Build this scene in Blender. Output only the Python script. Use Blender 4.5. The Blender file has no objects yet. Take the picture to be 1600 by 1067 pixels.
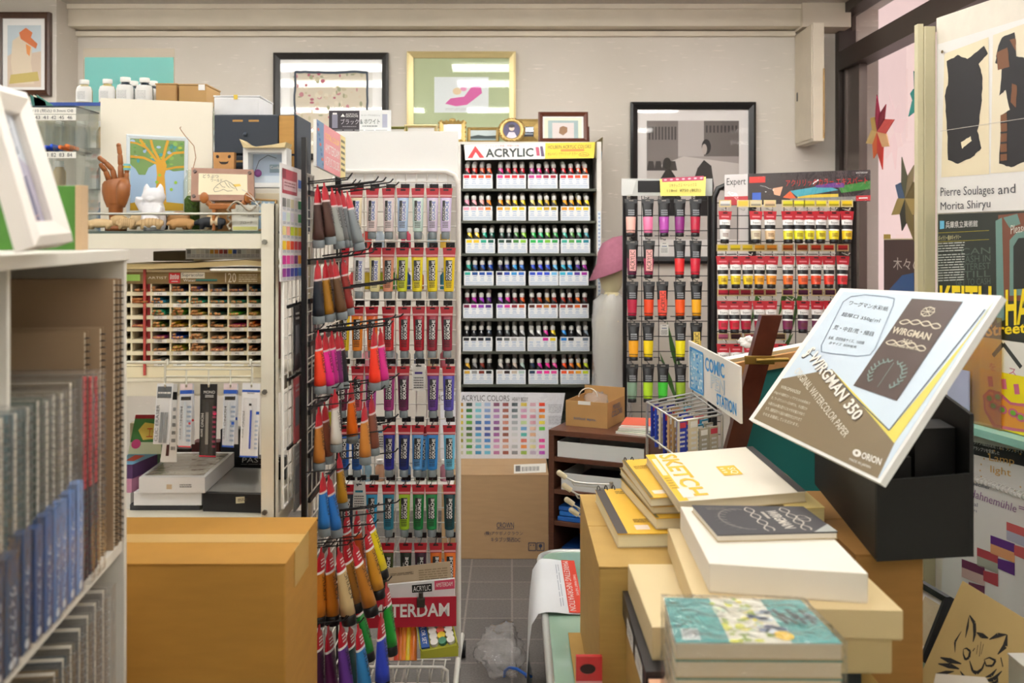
import bpy, bmesh, math, random
from mathutils import Vector, Matrix
random.seed(7)
SC = bpy.context.scene
COL = SC.collection
PI = math.pi

# ---------------------------------------------------------------- camera
F, CX, CY, CZ = 1556.0, 800.0, 372.0, 1.45
cam_d = bpy.data.cameras.new('camera')
cam = bpy.data.objects.new('camera', cam_d); COL.objects.link(cam)
cam_d.sensor_fit = 'HORIZONTAL'; cam_d.sensor_width = 36.0
cam_d.lens = 36.0 * F / 1600.0
cam_d.shift_y = -(533.5 - CY) / 1600.0
cam_d.clip_start = 0.05
cam.location = (0, 0, CZ); cam.rotation_euler = (PI / 2, 0, 0)
cam_d.dof.use_dof = True; cam_d.dof.focus_distance = 3.2; cam_d.dof.aperture_fstop = 4.0
SC.camera = cam
SC.view_settings.view_transform = 'Standard'; SC.view_settings.look = 'None'
SC.view_settings.gamma = 1.0; SC.view_settings.use_curve_mapping = False
SC.view_settings.exposure = 0.0
if hasattr(SC, 'cycles'): SC.cycles.transparent_max_bounces = 24
# ---------------------------------------------------------------- world
wd = bpy.data.worlds.new('world'); SC.world = wd; wd.use_nodes = True
wd.node_tree.nodes['Background'].inputs[0].default_value = (0.9, 0.93, 1.0, 1)
wd.node_tree.nodes['Background'].inputs[1].default_value = 1.45
TUBE_POWER = 35.0        # emission of the ceiling tubes

# ---------------------------------------------------------------- materials
def lin(h):
    h = h.lstrip('#')
    return tuple((c / 12.92 if c <= 0.04045 else ((c + 0.055) / 1.055) ** 2.4) for c in (int(h[i:i + 2], 16) / 255 for i in (0, 2, 4)))
MATS = {}
def mat(h, rough=0.5, metal=0.0, emit=0.0, noise=0.0, scale=30.0, bump=0.0, stretch=None, coat=0.0):
    key = (h, rough, metal, emit, noise, scale, bump, stretch, coat)
    if key in MATS: return MATS[key]
    m = bpy.data.materials.new('surface_' + h.lstrip('#')); m.use_nodes = True
    nt = m.node_tree; b = nt.nodes['Principled BSDF']
    c = lin(h) + (1,)
    b.inputs['Base Color'].default_value = c; b.inputs['Roughness'].default_value = rough
    b.inputs['Metallic'].default_value = metal
    if coat: b.inputs['Coat Weight'].default_value = coat
    if emit:
        b.inputs['Emission Color'].default_value = c; b.inputs['Emission Strength'].default_value = emit
    if noise or bump:
        tc = nt.nodes.new('ShaderNodeTexCoord'); mp = nt.nodes.new('ShaderNodeMapping'); nz = nt.nodes.new('ShaderNodeTexNoise')
        nt.links.new(tc.outputs['Object'], mp.inputs[0]); nt.links.new(mp.outputs[0], nz.inputs['Vector'])
        if stretch: mp.inputs['Scale'].default_value = stretch
        nz.inputs['Scale'].default_value = scale; nz.inputs['Detail'].default_value = 4
        if noise:
            mr = nt.nodes.new('ShaderNodeMapRange'); mx = nt.nodes.new('ShaderNodeMix'); mx.data_type = 'RGBA'; mx.blend_type = 'MULTIPLY'
            nt.links.new(nz.outputs['Fac'], mr.inputs[0]); mr.inputs[1].default_value = 0.3; mr.inputs[2].default_value = 0.7
            mr.inputs[3].default_value = 1 - noise; mr.inputs[4].default_value = 1 + noise * 0.3
            mx.inputs['Factor'].default_value = 1; mx.inputs[6].default_value = c
            nt.links.new(mr.outputs[0], mx.inputs[7]); nt.links.new(mx.outputs[2], b.inputs['Base Color'])
        if bump:
            bp = nt.nodes.new('ShaderNodeBump'); bp.inputs['Strength'].default_value = bump; bp.inputs['Distance'].default_value = 0.01
            nt.links.new(nz.outputs['Fac'], bp.inputs['Height']); nt.links.new(bp.outputs[0], b.inputs['Normal'])
    MATS[key] = m
    return m
def film(name, tint='#ffffff', ior=1.45, rough=0.03, bump=0.0, scale=25.0, haze=0.0):
    """thin clear sheet: transparent with a Fresnel gloss, optionally crumpled or milky"""
    if name in MATS: return MATS[name]
    m = bpy.data.materials.new(name); m.use_nodes = True; nt = m.node_tree; N = nt.nodes
    N.remove(N['Principled BSDF']); out = N['Material Output']
    tr = N.new('ShaderNodeBsdfTransparent'); tr.inputs[0].default_value = lin(tint) + (1,)
    gl = N.new('ShaderNodeBsdfGlossy'); gl.inputs['Roughness'].default_value = rough
    fr = N.new('ShaderNodeFresnel'); ge = N.new('ShaderNodeNewGeometry'); ma = N.new('ShaderNodeMath'); ma.operation = 'MULTIPLY_ADD'
    ma.inputs[1].default_value = 1 / ior - ior; ma.inputs[2].default_value = ior; nt.links.new(ge.outputs['Backfacing'], ma.inputs[0]); nt.links.new(ma.outputs[0], fr.inputs[0])
    mx = N.new('ShaderNodeMixShader')
    base = tr
    if haze:
        df = N.new('ShaderNodeBsdfDiffuse'); df.inputs[0].default_value = (0.85, 0.85, 0.86, 1)
        hz = N.new('ShaderNodeMixShader'); hz.inputs[0].default_value = haze
        nt.links.new(tr.outputs[0], hz.inputs[1]); nt.links.new(df.outputs[0], hz.inputs[2]); base = hz
    nt.links.new(fr.outputs[0], mx.inputs[0]); nt.links.new(base.outputs[0], mx.inputs[1]); nt.links.new(gl.outputs[0], mx.inputs[2])
    if bump:
        tc = N.new('ShaderNodeTexCoord'); nz = N.new('ShaderNodeTexNoise'); bp = N.new('ShaderNodeBump')
        nz.inputs['Scale'].default_value = scale; nz.inputs['Detail'].default_value = 3; nz.inputs['Distortion'].default_value = 1.5
        bp.inputs['Strength'].default_value = bump; bp.inputs['Distance'].default_value = 0.02
        nt.links.new(tc.outputs['Object'], nz.inputs['Vector']); nt.links.new(nz.outputs['Fac'], bp.inputs['Height'])
        nt.links.new(bp.outputs[0], gl.inputs['Normal']); nt.links.new(bp.outputs[0], fr.inputs['Normal'])
    nt.links.new(mx.outputs[0], out.inputs[0])
    MATS[name] = m
    return m
GLASS = film('picture_glass', ior=1.5, rough=0.02)
WRAP = film('crumpled_wrap', ior=1.35, rough=0.12, bump=0.5, scale=22, haze=0.03)
ACRYL = film('clear_acrylic', tint='#f5f7f6', ior=1.5, rough=0.03, haze=0.04)
GLOSSY = film('gloss_sheet', ior=1.9, rough=0.05, bump=0.35, scale=7)
WHITE, CREAM, BLACK = '#f2f0ec', '#e9e0cc', '#171719'
KRAFT = mat('#b98d4d', 0.75, noise=0.10, scale=18, stretch=(1, 1, 6))
KRAFT2 = mat('#b08a60', 0.8, noise=0.10, scale=14, stretch=(1, 1, 6))
PAPER = mat('#efece4', 0.8)

# ---------------------------------------------------------------- mesh builder
def P(px, py, d): return Vector(((px - CX) * d / F, d, CZ - (py - CY) * d / F))
def PZ(px, py, z): return P(px, py, (CZ - z) * F / (py - CY))
def PX(px, py, x): return P(px, py, x * F / (px - CX))
TEXTS = {}
def text_mesh(s):
    if s not in TEXTS:
        cu = bpy.data.curves.new('lettering', 'FONT'); cu.body = s.lstrip('*'); cu.offset = 0.025 if s[0] == '*' else 0.0; cu.resolution_u = 2
        ob = bpy.data.objects.new('lettering', cu)
        me = bpy.data.meshes.new_from_object(ob)
        vs = [(v.co.x, v.co.y) for v in me.vertices]; fs = [tuple(p.vertices) for p in me.polygons]
        bpy.data.objects.remove(ob); bpy.data.meshes.remove(me); bpy.data.curves.remove(cu)
        if vs:
            x0 = min(v[0] for v in vs); x1 = max(v[0] for v in vs); y0 = min(v[1] for v in vs); y1 = max(v[1] for v in vs)
            vs = [((x - x0) / max(1e-6, x1 - x0), (y - y0) / max(1e-6, y1 - y0)) for x, y in vs]
        TEXTS[s] = (vs, fs)
    return TEXTS[s]
class Q:
    """a flat four-cornered field: u runs along the top edge, v runs down, w lifts off the face"""
    def __init__(s, tl, tr, br, bl):
        s.c = [Vector(x) for x in (tl, tr, br, bl)]
        U = (s.c[1] - s.c[0]) + (s.c[2] - s.c[3]); V = (s.c[3] - s.c[0]) + (s.c[2] - s.c[1])
        s.n = -U.cross(V).normalized()
    def __call__(s, u, v, w=0.0):
        a, b, c, d = s.c
        return a * ((1 - u) * (1 - v)) + b * (u * (1 - v)) + c * (u * v) + d * ((1 - u) * v) + s.n * w
    def sub(s, u0, v0, u1, v1, w=0.0): return Q(s(u0, v0, w), s(u1, v0, w), s(u1, v1, w), s(u0, v1, w))
def flat(q):
    cam_ = Vector((0, 0, CZ)); n = (q.c[1] - q.c[0]).cross(q.c[2] - q.c[0]); d = q.c[3] - cam_
    return Q(q.c[0], q.c[1], q.c[2], cam_ + d * ((q.c[0] - cam_).dot(n) / d.dot(n)))
def QF(x0, y0, x1, y1, d, lean=0.0):
    return Q(P(x0, y0, d) + Vector((0, lean, 0)), P(x1, y0, d) + Vector((0, lean, 0)), P(x1, y1, d), P(x0, y1, d))
def QL(cx, cz, w, h, y=0.0):     # local field facing -y
    return Q((cx - w / 2, y, cz + h / 2), (cx + w / 2, y, cz + h / 2), (cx + w / 2, y, cz - h / 2), (cx - w / 2, y, cz - h / 2))
class MB:
    def __init__(s): s.v, s.f, s.m, s.s, s.mats, s.mi = [], [], [], [], [], {}
    def idx(s, m):
        if isinstance(m, str): m = mat(m)
        if m.name not in s.mi: s.mi[m.name] = len(s.mats); s.mats.append(m)
        return s.mi[m.name]
    def add(s, vs, fs, m, smooth=False, M=None):
        b = len(s.v); s.v += [(M @ Vector(v)) if M is not None else Vector(v) for v in vs]
        i = s.idx(m)
        for f in fs: s.f.append(tuple(b + k for k in f)); s.m.append(i); s.s.append(smooth)
        return s
    def box(s, lo, hi, m, bev=0.0, M=None):
        lo = [min(a, b) for a, b in zip(lo, hi)] if False else lo
        l = [min(a, b) for a, b in zip(lo, hi)]; h = [max(a, b) for a, b in zip(lo, hi)]
        if bev:
            bm = bmesh.new(); bmesh.ops.create_cube(bm, size=1)
            for v in bm.verts: v.co = Vector([(l[i] + h[i]) / 2 + v.co[i] * (h[i] - l[i]) for i in range(3)])
            bmesh.ops.bevel(bm, geom=bm.edges[:], offset=min(bev, 0.45 * min(h[i] - l[i] for i in range(3))), segments=2, affect='EDGES', profile=0.6)
            bm.verts.index_update()
            s.add([v.co.copy() for v in bm.verts], [[v.index for v in f.verts] for f in bm.faces], m, False, M); bm.free()
            return s
        v = [(x, y, z) for x in (l[0], h[0]) for y in (l[1], h[1]) for z in (l[2], h[2])]
        return s.add(v, [(0, 1, 3, 2), (4, 6, 7, 5), (0, 4, 5, 1), (2, 3, 7, 6), (0, 2, 6, 4), (1, 5, 7, 3)], m, False, M)
    def hexa(s, top, bot, m):     # top, bot: four points each, same order (counter-clockwise seen from above or not: normals fixed later)
        return s.add(list(top) + list(bot), [(0, 1, 2, 3), (7, 6, 5, 4), (0, 4, 5, 1), (1, 5, 6, 2), (2, 6, 7, 3), (3, 7, 4, 0)], m)
    def rings(s, rs, m, smooth=True, caps=True, M=None):
        n = len(rs[0]); vs = [p for r in rs for p in r]; fs = []
        for i in range(len(rs) - 1):
            for k in range(n): fs.append((i * n + k, i * n + (k + 1) % n, (i + 1) * n + (k + 1) % n, (i + 1) * n + k))
        s.add(vs, fs, m, smooth, M)
        if caps:
            s.add(rs[0], [tuple(range(n))[::-1]], m, False, M); s.add(rs[-1], [tuple(range(n))], m, False, M)
        return s
    def cyl(s, p0, p1, r0, m, r1=None, n=12, caps=True, smooth=True):
        p0, p1 = Vector(p0), Vector(p1); d = (p1 - p0).normalized()
        a = d.orthogonal().normalized(); b = d.cross(a)
        R = lambda p, r: [p + a * (r * math.cos(2 * PI * k / n)) + b * (r * math.sin(2 * PI * k / n)) for k in range(n)]
        return s.rings([R(p0, r0), R(p1, r0 if r1 is None else r1)], m, smooth, caps)
    def tube(s, pts, r, m, n=6, closed=False):
        pts = [Vector(p) for p in pts]; rs = []; a = None; N = len(pts)
        rad = r if isinstance(r, (list, tuple)) else [r] * N
        for i, p in enumerate(pts):
            d = ((pts[min(i + 1, N - 1)] - p).normalized() + (p - pts[max(i - 1, 0)]).normalized())
            if d.length < 1e-6: d = pts[min(i + 1, N - 1)] - p
            d.normalize()
            a = d.orthogonal().normalized() if a is None else (a - d * a.dot(d)).normalized()
            b = d.cross(a)
            rs.append([p + a * (rad[i] * math.cos(2 * PI * k / n)) + b * (rad[i] * math.sin(2 * PI * k / n)) for k in range(n)])
        return s.rings(rs, m, True, True)
    def lathe(s, prof, m, n=16, M=None, smooth=True):
        rs = [[(max(r, 1e-5) * math.cos(2 * PI * k / n), max(r, 1e-5) * math.sin(2 * PI * k / n), z) for k in range(n)] for r, z in prof]
        return s.rings(rs, m, smooth, True, M)
    def ball(s, c, r, m, n=12, M=None):
        r = (r, r, r) if not isinstance(r, (tuple, list)) else r
        T = Matrix.Translation(c) @ (M if M is not None else Matrix()) @ Matrix.Diagonal((r[0], r[1], r[2], 1))
        return s.lathe([(math.sin(PI * i / n), -math.cos(PI * i / n)) for i in range(n + 1)], m, n + 4, T)
    def poly(s, q, pts, m, w=0.0005): return s.add([q(u, v, w) for u, v in pts], [tuple(range(len(pts)))], m)
    def rect(s, q, u0, v0, u1, v1, m, w=0.0005): return s.poly(q, [(u0, v1), (u1, v1), (u1, v0), (u0, v0)], m, w)
    def disc(s, q, u, v, ru, rv, m, w=0.0006, n=16, a0=0.0):
        return s.poly(q, [(u + ru * math.cos(2 * PI * k / n + a0), v - rv * math.sin(2 * PI * k / n + a0)) for k in range(n)], m, w)
    def text(s, q, t, u0, v0, u1, v1, m, w=0.0009, rot=0):
        vs, fs = text_mesh(t)
        def g(a, b):
            if rot == 90: return q(u0 + b * (u1 - u0), v0 + a * (v1 - v0), w)
            if rot == -90: return q(u1 - b * (u1 - u0), v1 - a * (v1 - v0), w)
            return q(u0 + a * (u1 - u0), v1 - b * (v1 - v0), w)
        return s.add([g(a, b) for a, b in vs], fs, m)
    def stroke(s, q, pts, wd, m, w=0.0008, asp=1.0, taper=False):
        n = len(pts)
        for i in range(n - 1):
            (x0, y0), (x1, y1) = pts[i], pts[i + 1]
            dx, dy = (x1 - x0) * asp, y1 - y0; L = math.hypot(dx, dy) or 1
            a = wd * (1 - 0.8 * abs(2 * i / (n - 1) - 1) if taper else 1); b = wd * (1 - 0.8 * abs(2 * (i + 1) / (n - 1) - 1) if taper else 1)
            nx, ny = -dy / L / asp, dx / L
            s.poly(q, [(x0 + nx * a / 2, y0 + ny * a / 2), (x0 - nx * a / 2, y0 - ny * a / 2), (x1 - nx * b / 2, y1 - ny * b / 2), (x1 + nx * b / 2, y1 + ny * b / 2)], m, w)
        return s
    def lines(s, q, u0, v0, u1, v1, n, m, w=0.0008, fill=0.45):   # rows of small print
        rnd = random.Random(int(1000 * (u0 + 3 * v0 + n)))
        for i in range(n):
            a = v0 + (v1 - v0) * i / n; b = a + (v1 - v0) / n * fill; x = u0
            while x < u1 - 1e-6:
                L = (u1 - u0) * rnd.uniform(0.08, 0.3); e = min(x + L, u1)
                s.rect(q, x, a, e, b, m, w); x = e + (u1 - u0) * 0.03
        return s
    def slab(s, q, t, m, edge=None):      # board whose face is q, thickness t behind it
        f = [q(0, 0), q(1, 0), q(1, 1), q(0, 1)]; b = [q(0, 0, -t), q(1, 0, -t), q(1, 1, -t), q(0, 1, -t)]
        s.add(f, [(3, 2, 1, 0)], m)
        return s.add(f + b, [(4, 5, 6, 7), (0, 1, 5, 4), (1, 2, 6, 5), (2, 3, 7, 6), (3, 0, 4, 7)], edge or m)
    def border(s, q, bu, bv, t, m, back=0.0):  # mitred picture-frame moulding around q, front raised by t
        o = [(0, 0), (1, 0), (1, 1), (0, 1)]; i = [(bu, bv), (1 - bu, bv), (1 - bu, 1 - bv), (bu, 1 - bv)]
        hu, hv = bu * 0.35, bv * 0.35; h = [(hu, hv), (1 - hu, hv), (1 - hu, 1 - hv), (hu, 1 - hv)]
        L = [[q(*p, w) for p in r] for r, w in ((o, -back), (o, t * 0.75), (h, t), (i, t * 0.5), (i, -back))]
        for k in range(4):
            n = (k + 1) % 4
            for a, b in ((0, 1), (1, 2), (2, 3), (3, 4), (4, 0)):
                s.add([L[a][k], L[a][n], L[b][n], L[b][k]], [(0, 1, 2, 3)], m)
        return s
    def mesh(s, name, inv=None, fix=True):
        me = bpy.data.meshes.new(name)
        vs = [inv @ v for v in s.v] if inv is not None else s.v
        me.from_pydata([tuple(v) for v in vs], [], s.f)
        for m in s.mats: me.materials.append(m)
        me.polygons.foreach_set('material_index', s.m); me.polygons.foreach_set('use_smooth', s.s)
        me.update()
        return me
    def build(s, name, parent=None, label=None, smooth_angle=None):
        """a part: geometry given in world space, put under PARENT's frame"""
        me = s.mesh(name, RM[parent.name].inverted() if parent is not None else None)
        o = bpy.data.objects.new(name, me); COL.objects.link(o)
        if parent is not None: o.parent = parent; RM[o.name] = RM[parent.name]
        if label: o['label'] = label
        return o
    def local(s, name, parent, label=None):
        """a part: geometry given in the thing's own frame"""
        o = bpy.data.objects.new(name, s.mesh(name)); COL.objects.link(o); o.parent = parent; RM[o.name] = RM[parent.name]
        if label: o['label'] = label
        return o
RM = {}; SEEN = {}
def tag(o, label, cat, group=None):
    o['label'] = label; o['category'] = cat
    if group: o['group'] = group
    if SEEN.setdefault(label, group or o.name) != (group or o.name): print('SAME LABEL', label)
    if not 4 <= len(label.split()) <= 16: print('LABEL LENGTH', len(label.split()), label)
    return o
def thing(name, label, cat, loc=(0, 0, 0), rz=0.0, group=None, M=None):
    o = bpy.data.objects.new(name, None); COL.objects.link(o); o.empty_display_size = 0.03
    o.matrix_basis = M if M is not None else Matrix.Translation(Vector(loc)) @ Matrix.Rotation(rz, 4, 'Z')
    RM[o.name] = o.matrix_basis.copy()
    return tag(o, label, cat, group)
def single(name, mb, label, cat, group=None):
    c = Vector((sum(v.x for v in mb.v) / len(mb.v), sum(v.y for v in mb.v) / len(mb.v), min(v.z for v in mb.v)))
    o = bpy.data.objects.new(name, mb.mesh(name, Matrix.Translation(-c))); COL.objects.link(o); o.location = c
    RM[o.name] = Matrix.Translation(c)
    return tag(o, label, cat, group)
def struct(name, mb, kind='structure', parent=None):
    o = mb.build(name, parent)
    if parent is None: RM[o.name] = Matrix(); o['kind'] = kind
    return o
def share(name, me, parent):
    o = bpy.data.objects.new(name, me); COL.objects.link(o); o.parent = parent; RM[o.name] = RM[parent.name]
    return o
def copy_tree(o, M, label, group=None):
    c = o.copy(); COL.objects.link(c); c.matrix_basis = M; RM[c.name] = M.copy(); tag(c, label, c['category'], group)
    for ch in list(o.children):
        d = ch.copy(); COL.objects.link(d); d.parent = c; RM[d.name] = M
        for g in list(ch.children):
            e = g.copy(); COL.objects.link(e); e.parent = d
    return c
def remesh(o, vox):
    m = o.modifiers.new('Remesh', 'REMESH'); m.mode = 'VOXEL'; m.voxel_size = vox; m.use_smooth_shade = True
    s = o.modifiers.new('Smooth', 'SMOOTH'); s.factor = 0.5; s.iterations = 3
ORD = ['first', 'second', 'third', 'fourth', 'fifth', 'sixth', 'seventh', 'eighth', 'ninth', 'tenth', 'eleventh', 'twelfth']
ROW = ['top', 'second', 'third', 'fourth', 'fifth', 'sixth', 'bottom']
class Line:
    """a vertical face standing on the floor line o + s*dir; nrm points into the room"""
    def __init__(s, o, dr, nrm): s.o, s.d, s.n = Vector(o), Vector(dr).normalized(), Vector(nrm).normalized()
    def s_at(s, px):
        k = (px - CX) / F
        return (k * s.o.y - s.o.x) / (s.d.x - k * s.d.y)
    def pt(s, t, z, off=0.0):
        p = s.o + s.d * t + s.n * off
        return Vector((p.x, p.y, z))
    def px(s, px, py, off=0.0):
        t = s.s_at(px); y = (s.o + s.d * t).y
        return s.pt(t, CZ - (py - CY) * y / F, off)

# ---------------------------------------------------------------- the room
def wall_mat():
    m = mat('#d9d0ca', 0.85); nt = m.node_tree; b = nt.nodes['Principled BSDF']
    tc = nt.nodes.new('ShaderNodeTexCoord'); mp = nt.nodes.new('ShaderNodeMapping'); mp.inputs['Scale'].default_value = (3, 3, 30)
    n1 = nt.nodes.new('ShaderNodeTexNoise'); n1.inputs['Scale'].default_value = 4; n1.inputs['Detail'].default_value = 2
    r1 = nt.nodes.new('ShaderNodeValToRGB'); r1.color_ramp.elements[0].position = 0.68; r1.color_ramp.elements[1].position = 0.74
    n2 = nt.nodes.new('ShaderNodeTexNoise'); n2.inputs['Scale'].default_value = 1.3; n2.inputs['Detail'].default_value = 5
    r2 = nt.nodes.new('ShaderNodeValToRGB'); r2.color_ramp.elements[0].position = 0.3; r2.color_ramp.elements[1].position = 0.7
    r2.color_ramp.elements[0].color = lin('#cdc5b8') + (1,); r2.color_ramp.elements[1].color = lin('#dbd3c9') + (1,)
    mx = nt.nodes.new('ShaderNodeMix'); mx.data_type = 'RGBA'
    L = nt.links.new
    L(tc.outputs['Object'], mp.inputs[0]); L(mp.outputs[0], n1.inputs['Vector']); L(n1.outputs['Fac'], r1.inputs[0])
    L(tc.outputs['Object'], n2.inputs['Vector']); L(n2.outputs['Fac'], r2.inputs[0])
    L(r1.outputs[0], mx.inputs[0]); L(r2.outputs[0], mx.inputs[6]); mx.inputs[7].default_value = lin('#e8ded4') + (1,)
    L(mx.outputs[2], b.inputs['Base Color'])
    return m
def floor_mat():
    m = mat('#6a6562', 0.55); nt = m.node_tree; b = nt.nodes['Principled BSDF']; L = nt.links.new
    tc = nt.nodes.new('ShaderNodeTexCoord'); br = nt.nodes.new('ShaderNodeTexBrick')
    br.offset = 0.0; br.inputs['Scale'].default_value = 1.0; br.inputs['Brick Width'].default_value = 0.18; br.inputs['Row Height'].default_value = 0.2
    br.inputs['Mortar Size'].default_value = 0.004; br.inputs['Color1'].default_value = lin('#6f6a67') + (1,); br.inputs['Color2'].default_value = lin('#625e5c') + (1,)
    br.inputs['Mortar'].default_value = lin('#8a837c') + (1,)
    nz = nt.nodes.new('ShaderNodeTexNoise'); nz.inputs['Scale'].default_value = 120
    mx = nt.nodes.new('ShaderNodeMix'); mx.data_type = 'RGBA'; mx.blend_type = 'OVERLAY'; mx.inputs[0].default_value = 0.5
    L(tc.outputs['Object'], br.inputs['Vector']); L(tc.outputs['Object'], nz.inputs['Vector'])
    L(br.outputs['Color'], mx.inputs[6]); L(nz.outputs['Fac'], mx.inputs[7]); L(mx.outputs[2], b.inputs['Base Color'])
    return m
WALL = wall_mat(); TRIM = mat('#ddd2bf', 0.6, noise=0.06, scale=6)
XL, XR, YB, YF, ZC = -3.2, 1.75, 5.3, -2.6, 2.665
struct('floor', MB().box((XL, YF, -0.1), (XR + 0.2, YB, 0), floor_mat()))
struct('ceiling', MB().box((XL, YF, ZC), (XR + 0.2, YB, ZC + 0.1), mat('#cfc9c0', 0.9, noise=0.08, scale=40)))
struct('wall_back', MB().box((XL, YB, 0), (XR + 0.2, YB + 0.1, ZC), WALL))
struct('wall_left', MB().box((XL - 0.1, YF, 0), (XL, YB, ZC), WALL))
struct('wall_front', MB().box((XL, YF - 0.1, 0), (XR + 0.2, YF, ZC), WALL))
struct('wall_pillar', MB().box((XL, 5.05, 0), (-2.31, YB, ZC), WALL))
struct('trim_1', MB().box((-2.31, 5.18, 2.553), (1.5, YB, ZC), TRIM).box((-2.31, 5.165, 2.64), (1.5, 5.18, ZC), TRIM))
struct('trim_2', MB().box((-2.31, 5.27, 2.52), (1.5, YB, 2.545), TRIM))
struct('trim_3', MB().box((1.5, 5.14, 2.54), (XR, YB, ZC), TRIM))
# right wall: window band from z 0.9 up, frames of dark bronze
BRONZE = mat('#3a302b', 0.4, 0.3); SASH = mat('#6d625c', 0.35, 0.5)
struct('wall_right', MB().box((XR, YF, 0), (XR + 0.2, YB, 0.7), WALL).box((XR, YF, 0.7), (XR + 0.2, 2.4, ZC), WALL))
w1 = struct('window_1', MB().box((XR - 0.03, 5.24, 0.7), (XR + 0.06, YB, ZC), BRONZE).box((XR - 0.03, 2.4, 2.33), (XR + 0.06, 5.24, 2.43), BRONZE)
            .box((XR - 0.03, 2.4, 0.7), (XR + 0.06, 5.24, 0.76), BRONZE).box((XR - 0.03, 2.4, ZC - 0.05), (XR + 0.06, 5.24, ZC), BRONZE))
MB().box((XR, 5.02, 0.76), (XR + 0.04, 5.24, 2.33), SASH).box((XR - 0.012, 5.19, 0.76), (XR, 5.215, 2.33), SASH).build('sash', w1)
MB().add([(XR + 0.02, 2.4, 0.76), (XR + 0.02, 5.02, 0.76), (XR + 0.02, 5.02, 2.33), (XR + 0.02, 2.4, 2.33)], [(0, 1, 2, 3)], GLASS).build('pane', w1)
MB().add([(XR + 0.02, 2.4, 2.43), (XR + 0.02, 5.24, 2.43), (XR + 0.02, 5.24, 2.62), (XR + 0.02, 2.4, 2.62)], [(0, 1, 2, 3)], GLASS).build('pane', w1)
struct('wall_outside', MB().box((XR + 0.75, 0, 0), (XR + 0.85, 7.5, 4.6), mat('#ecc9bf', 0.9, noise=0.05, scale=3)))
# ceiling lamps: twin fluorescent battens
def batten(x, y, L, k, label):
    t = thing('ceiling_light', label, 'light', (x, y, ZC), group=None)
    MB().box((-L / 2, -0.11, -0.03), (L / 2, 0.11, 0), mat(WHITE, 0.4), 0.008).local('housing', t)
    for s in (-1, 1):
        MB().cyl((-L / 2 + 0.03, s * 0.06, -0.052), (L / 2 - 0.03, s * 0.06, -0.052), 0.016, mat('#fffefb', 0.5, emit=TUBE_POWER * k), n=12).local('fluorescent_tube', t)
        for e in (-1, 1): MB().box((e * (L / 2 - 0.03) - 0.012, s * 0.06 - 0.02, -0.072), (e * (L / 2 - 0.03) + 0.012, s * 0.06 + 0.02, -0.028), mat(WHITE, 0.4), 0.004).local('lamp_holder', t)
for y, k, n in ((3.75, .65, 'over the racks'), (3.05, .6, 'over the aisle'), (1.5, .75, 'over the box stacks'), (-.2, .45, 'over the camera'), (-1.6, .35, 'at the shop front')):
    for x, w in ((-1.75, 'window-far'), (.55, 'window-side')): batten(x, y, 2.0, k, f'white {w} ceiling batten with two fluorescent tubes {n}')
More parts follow.
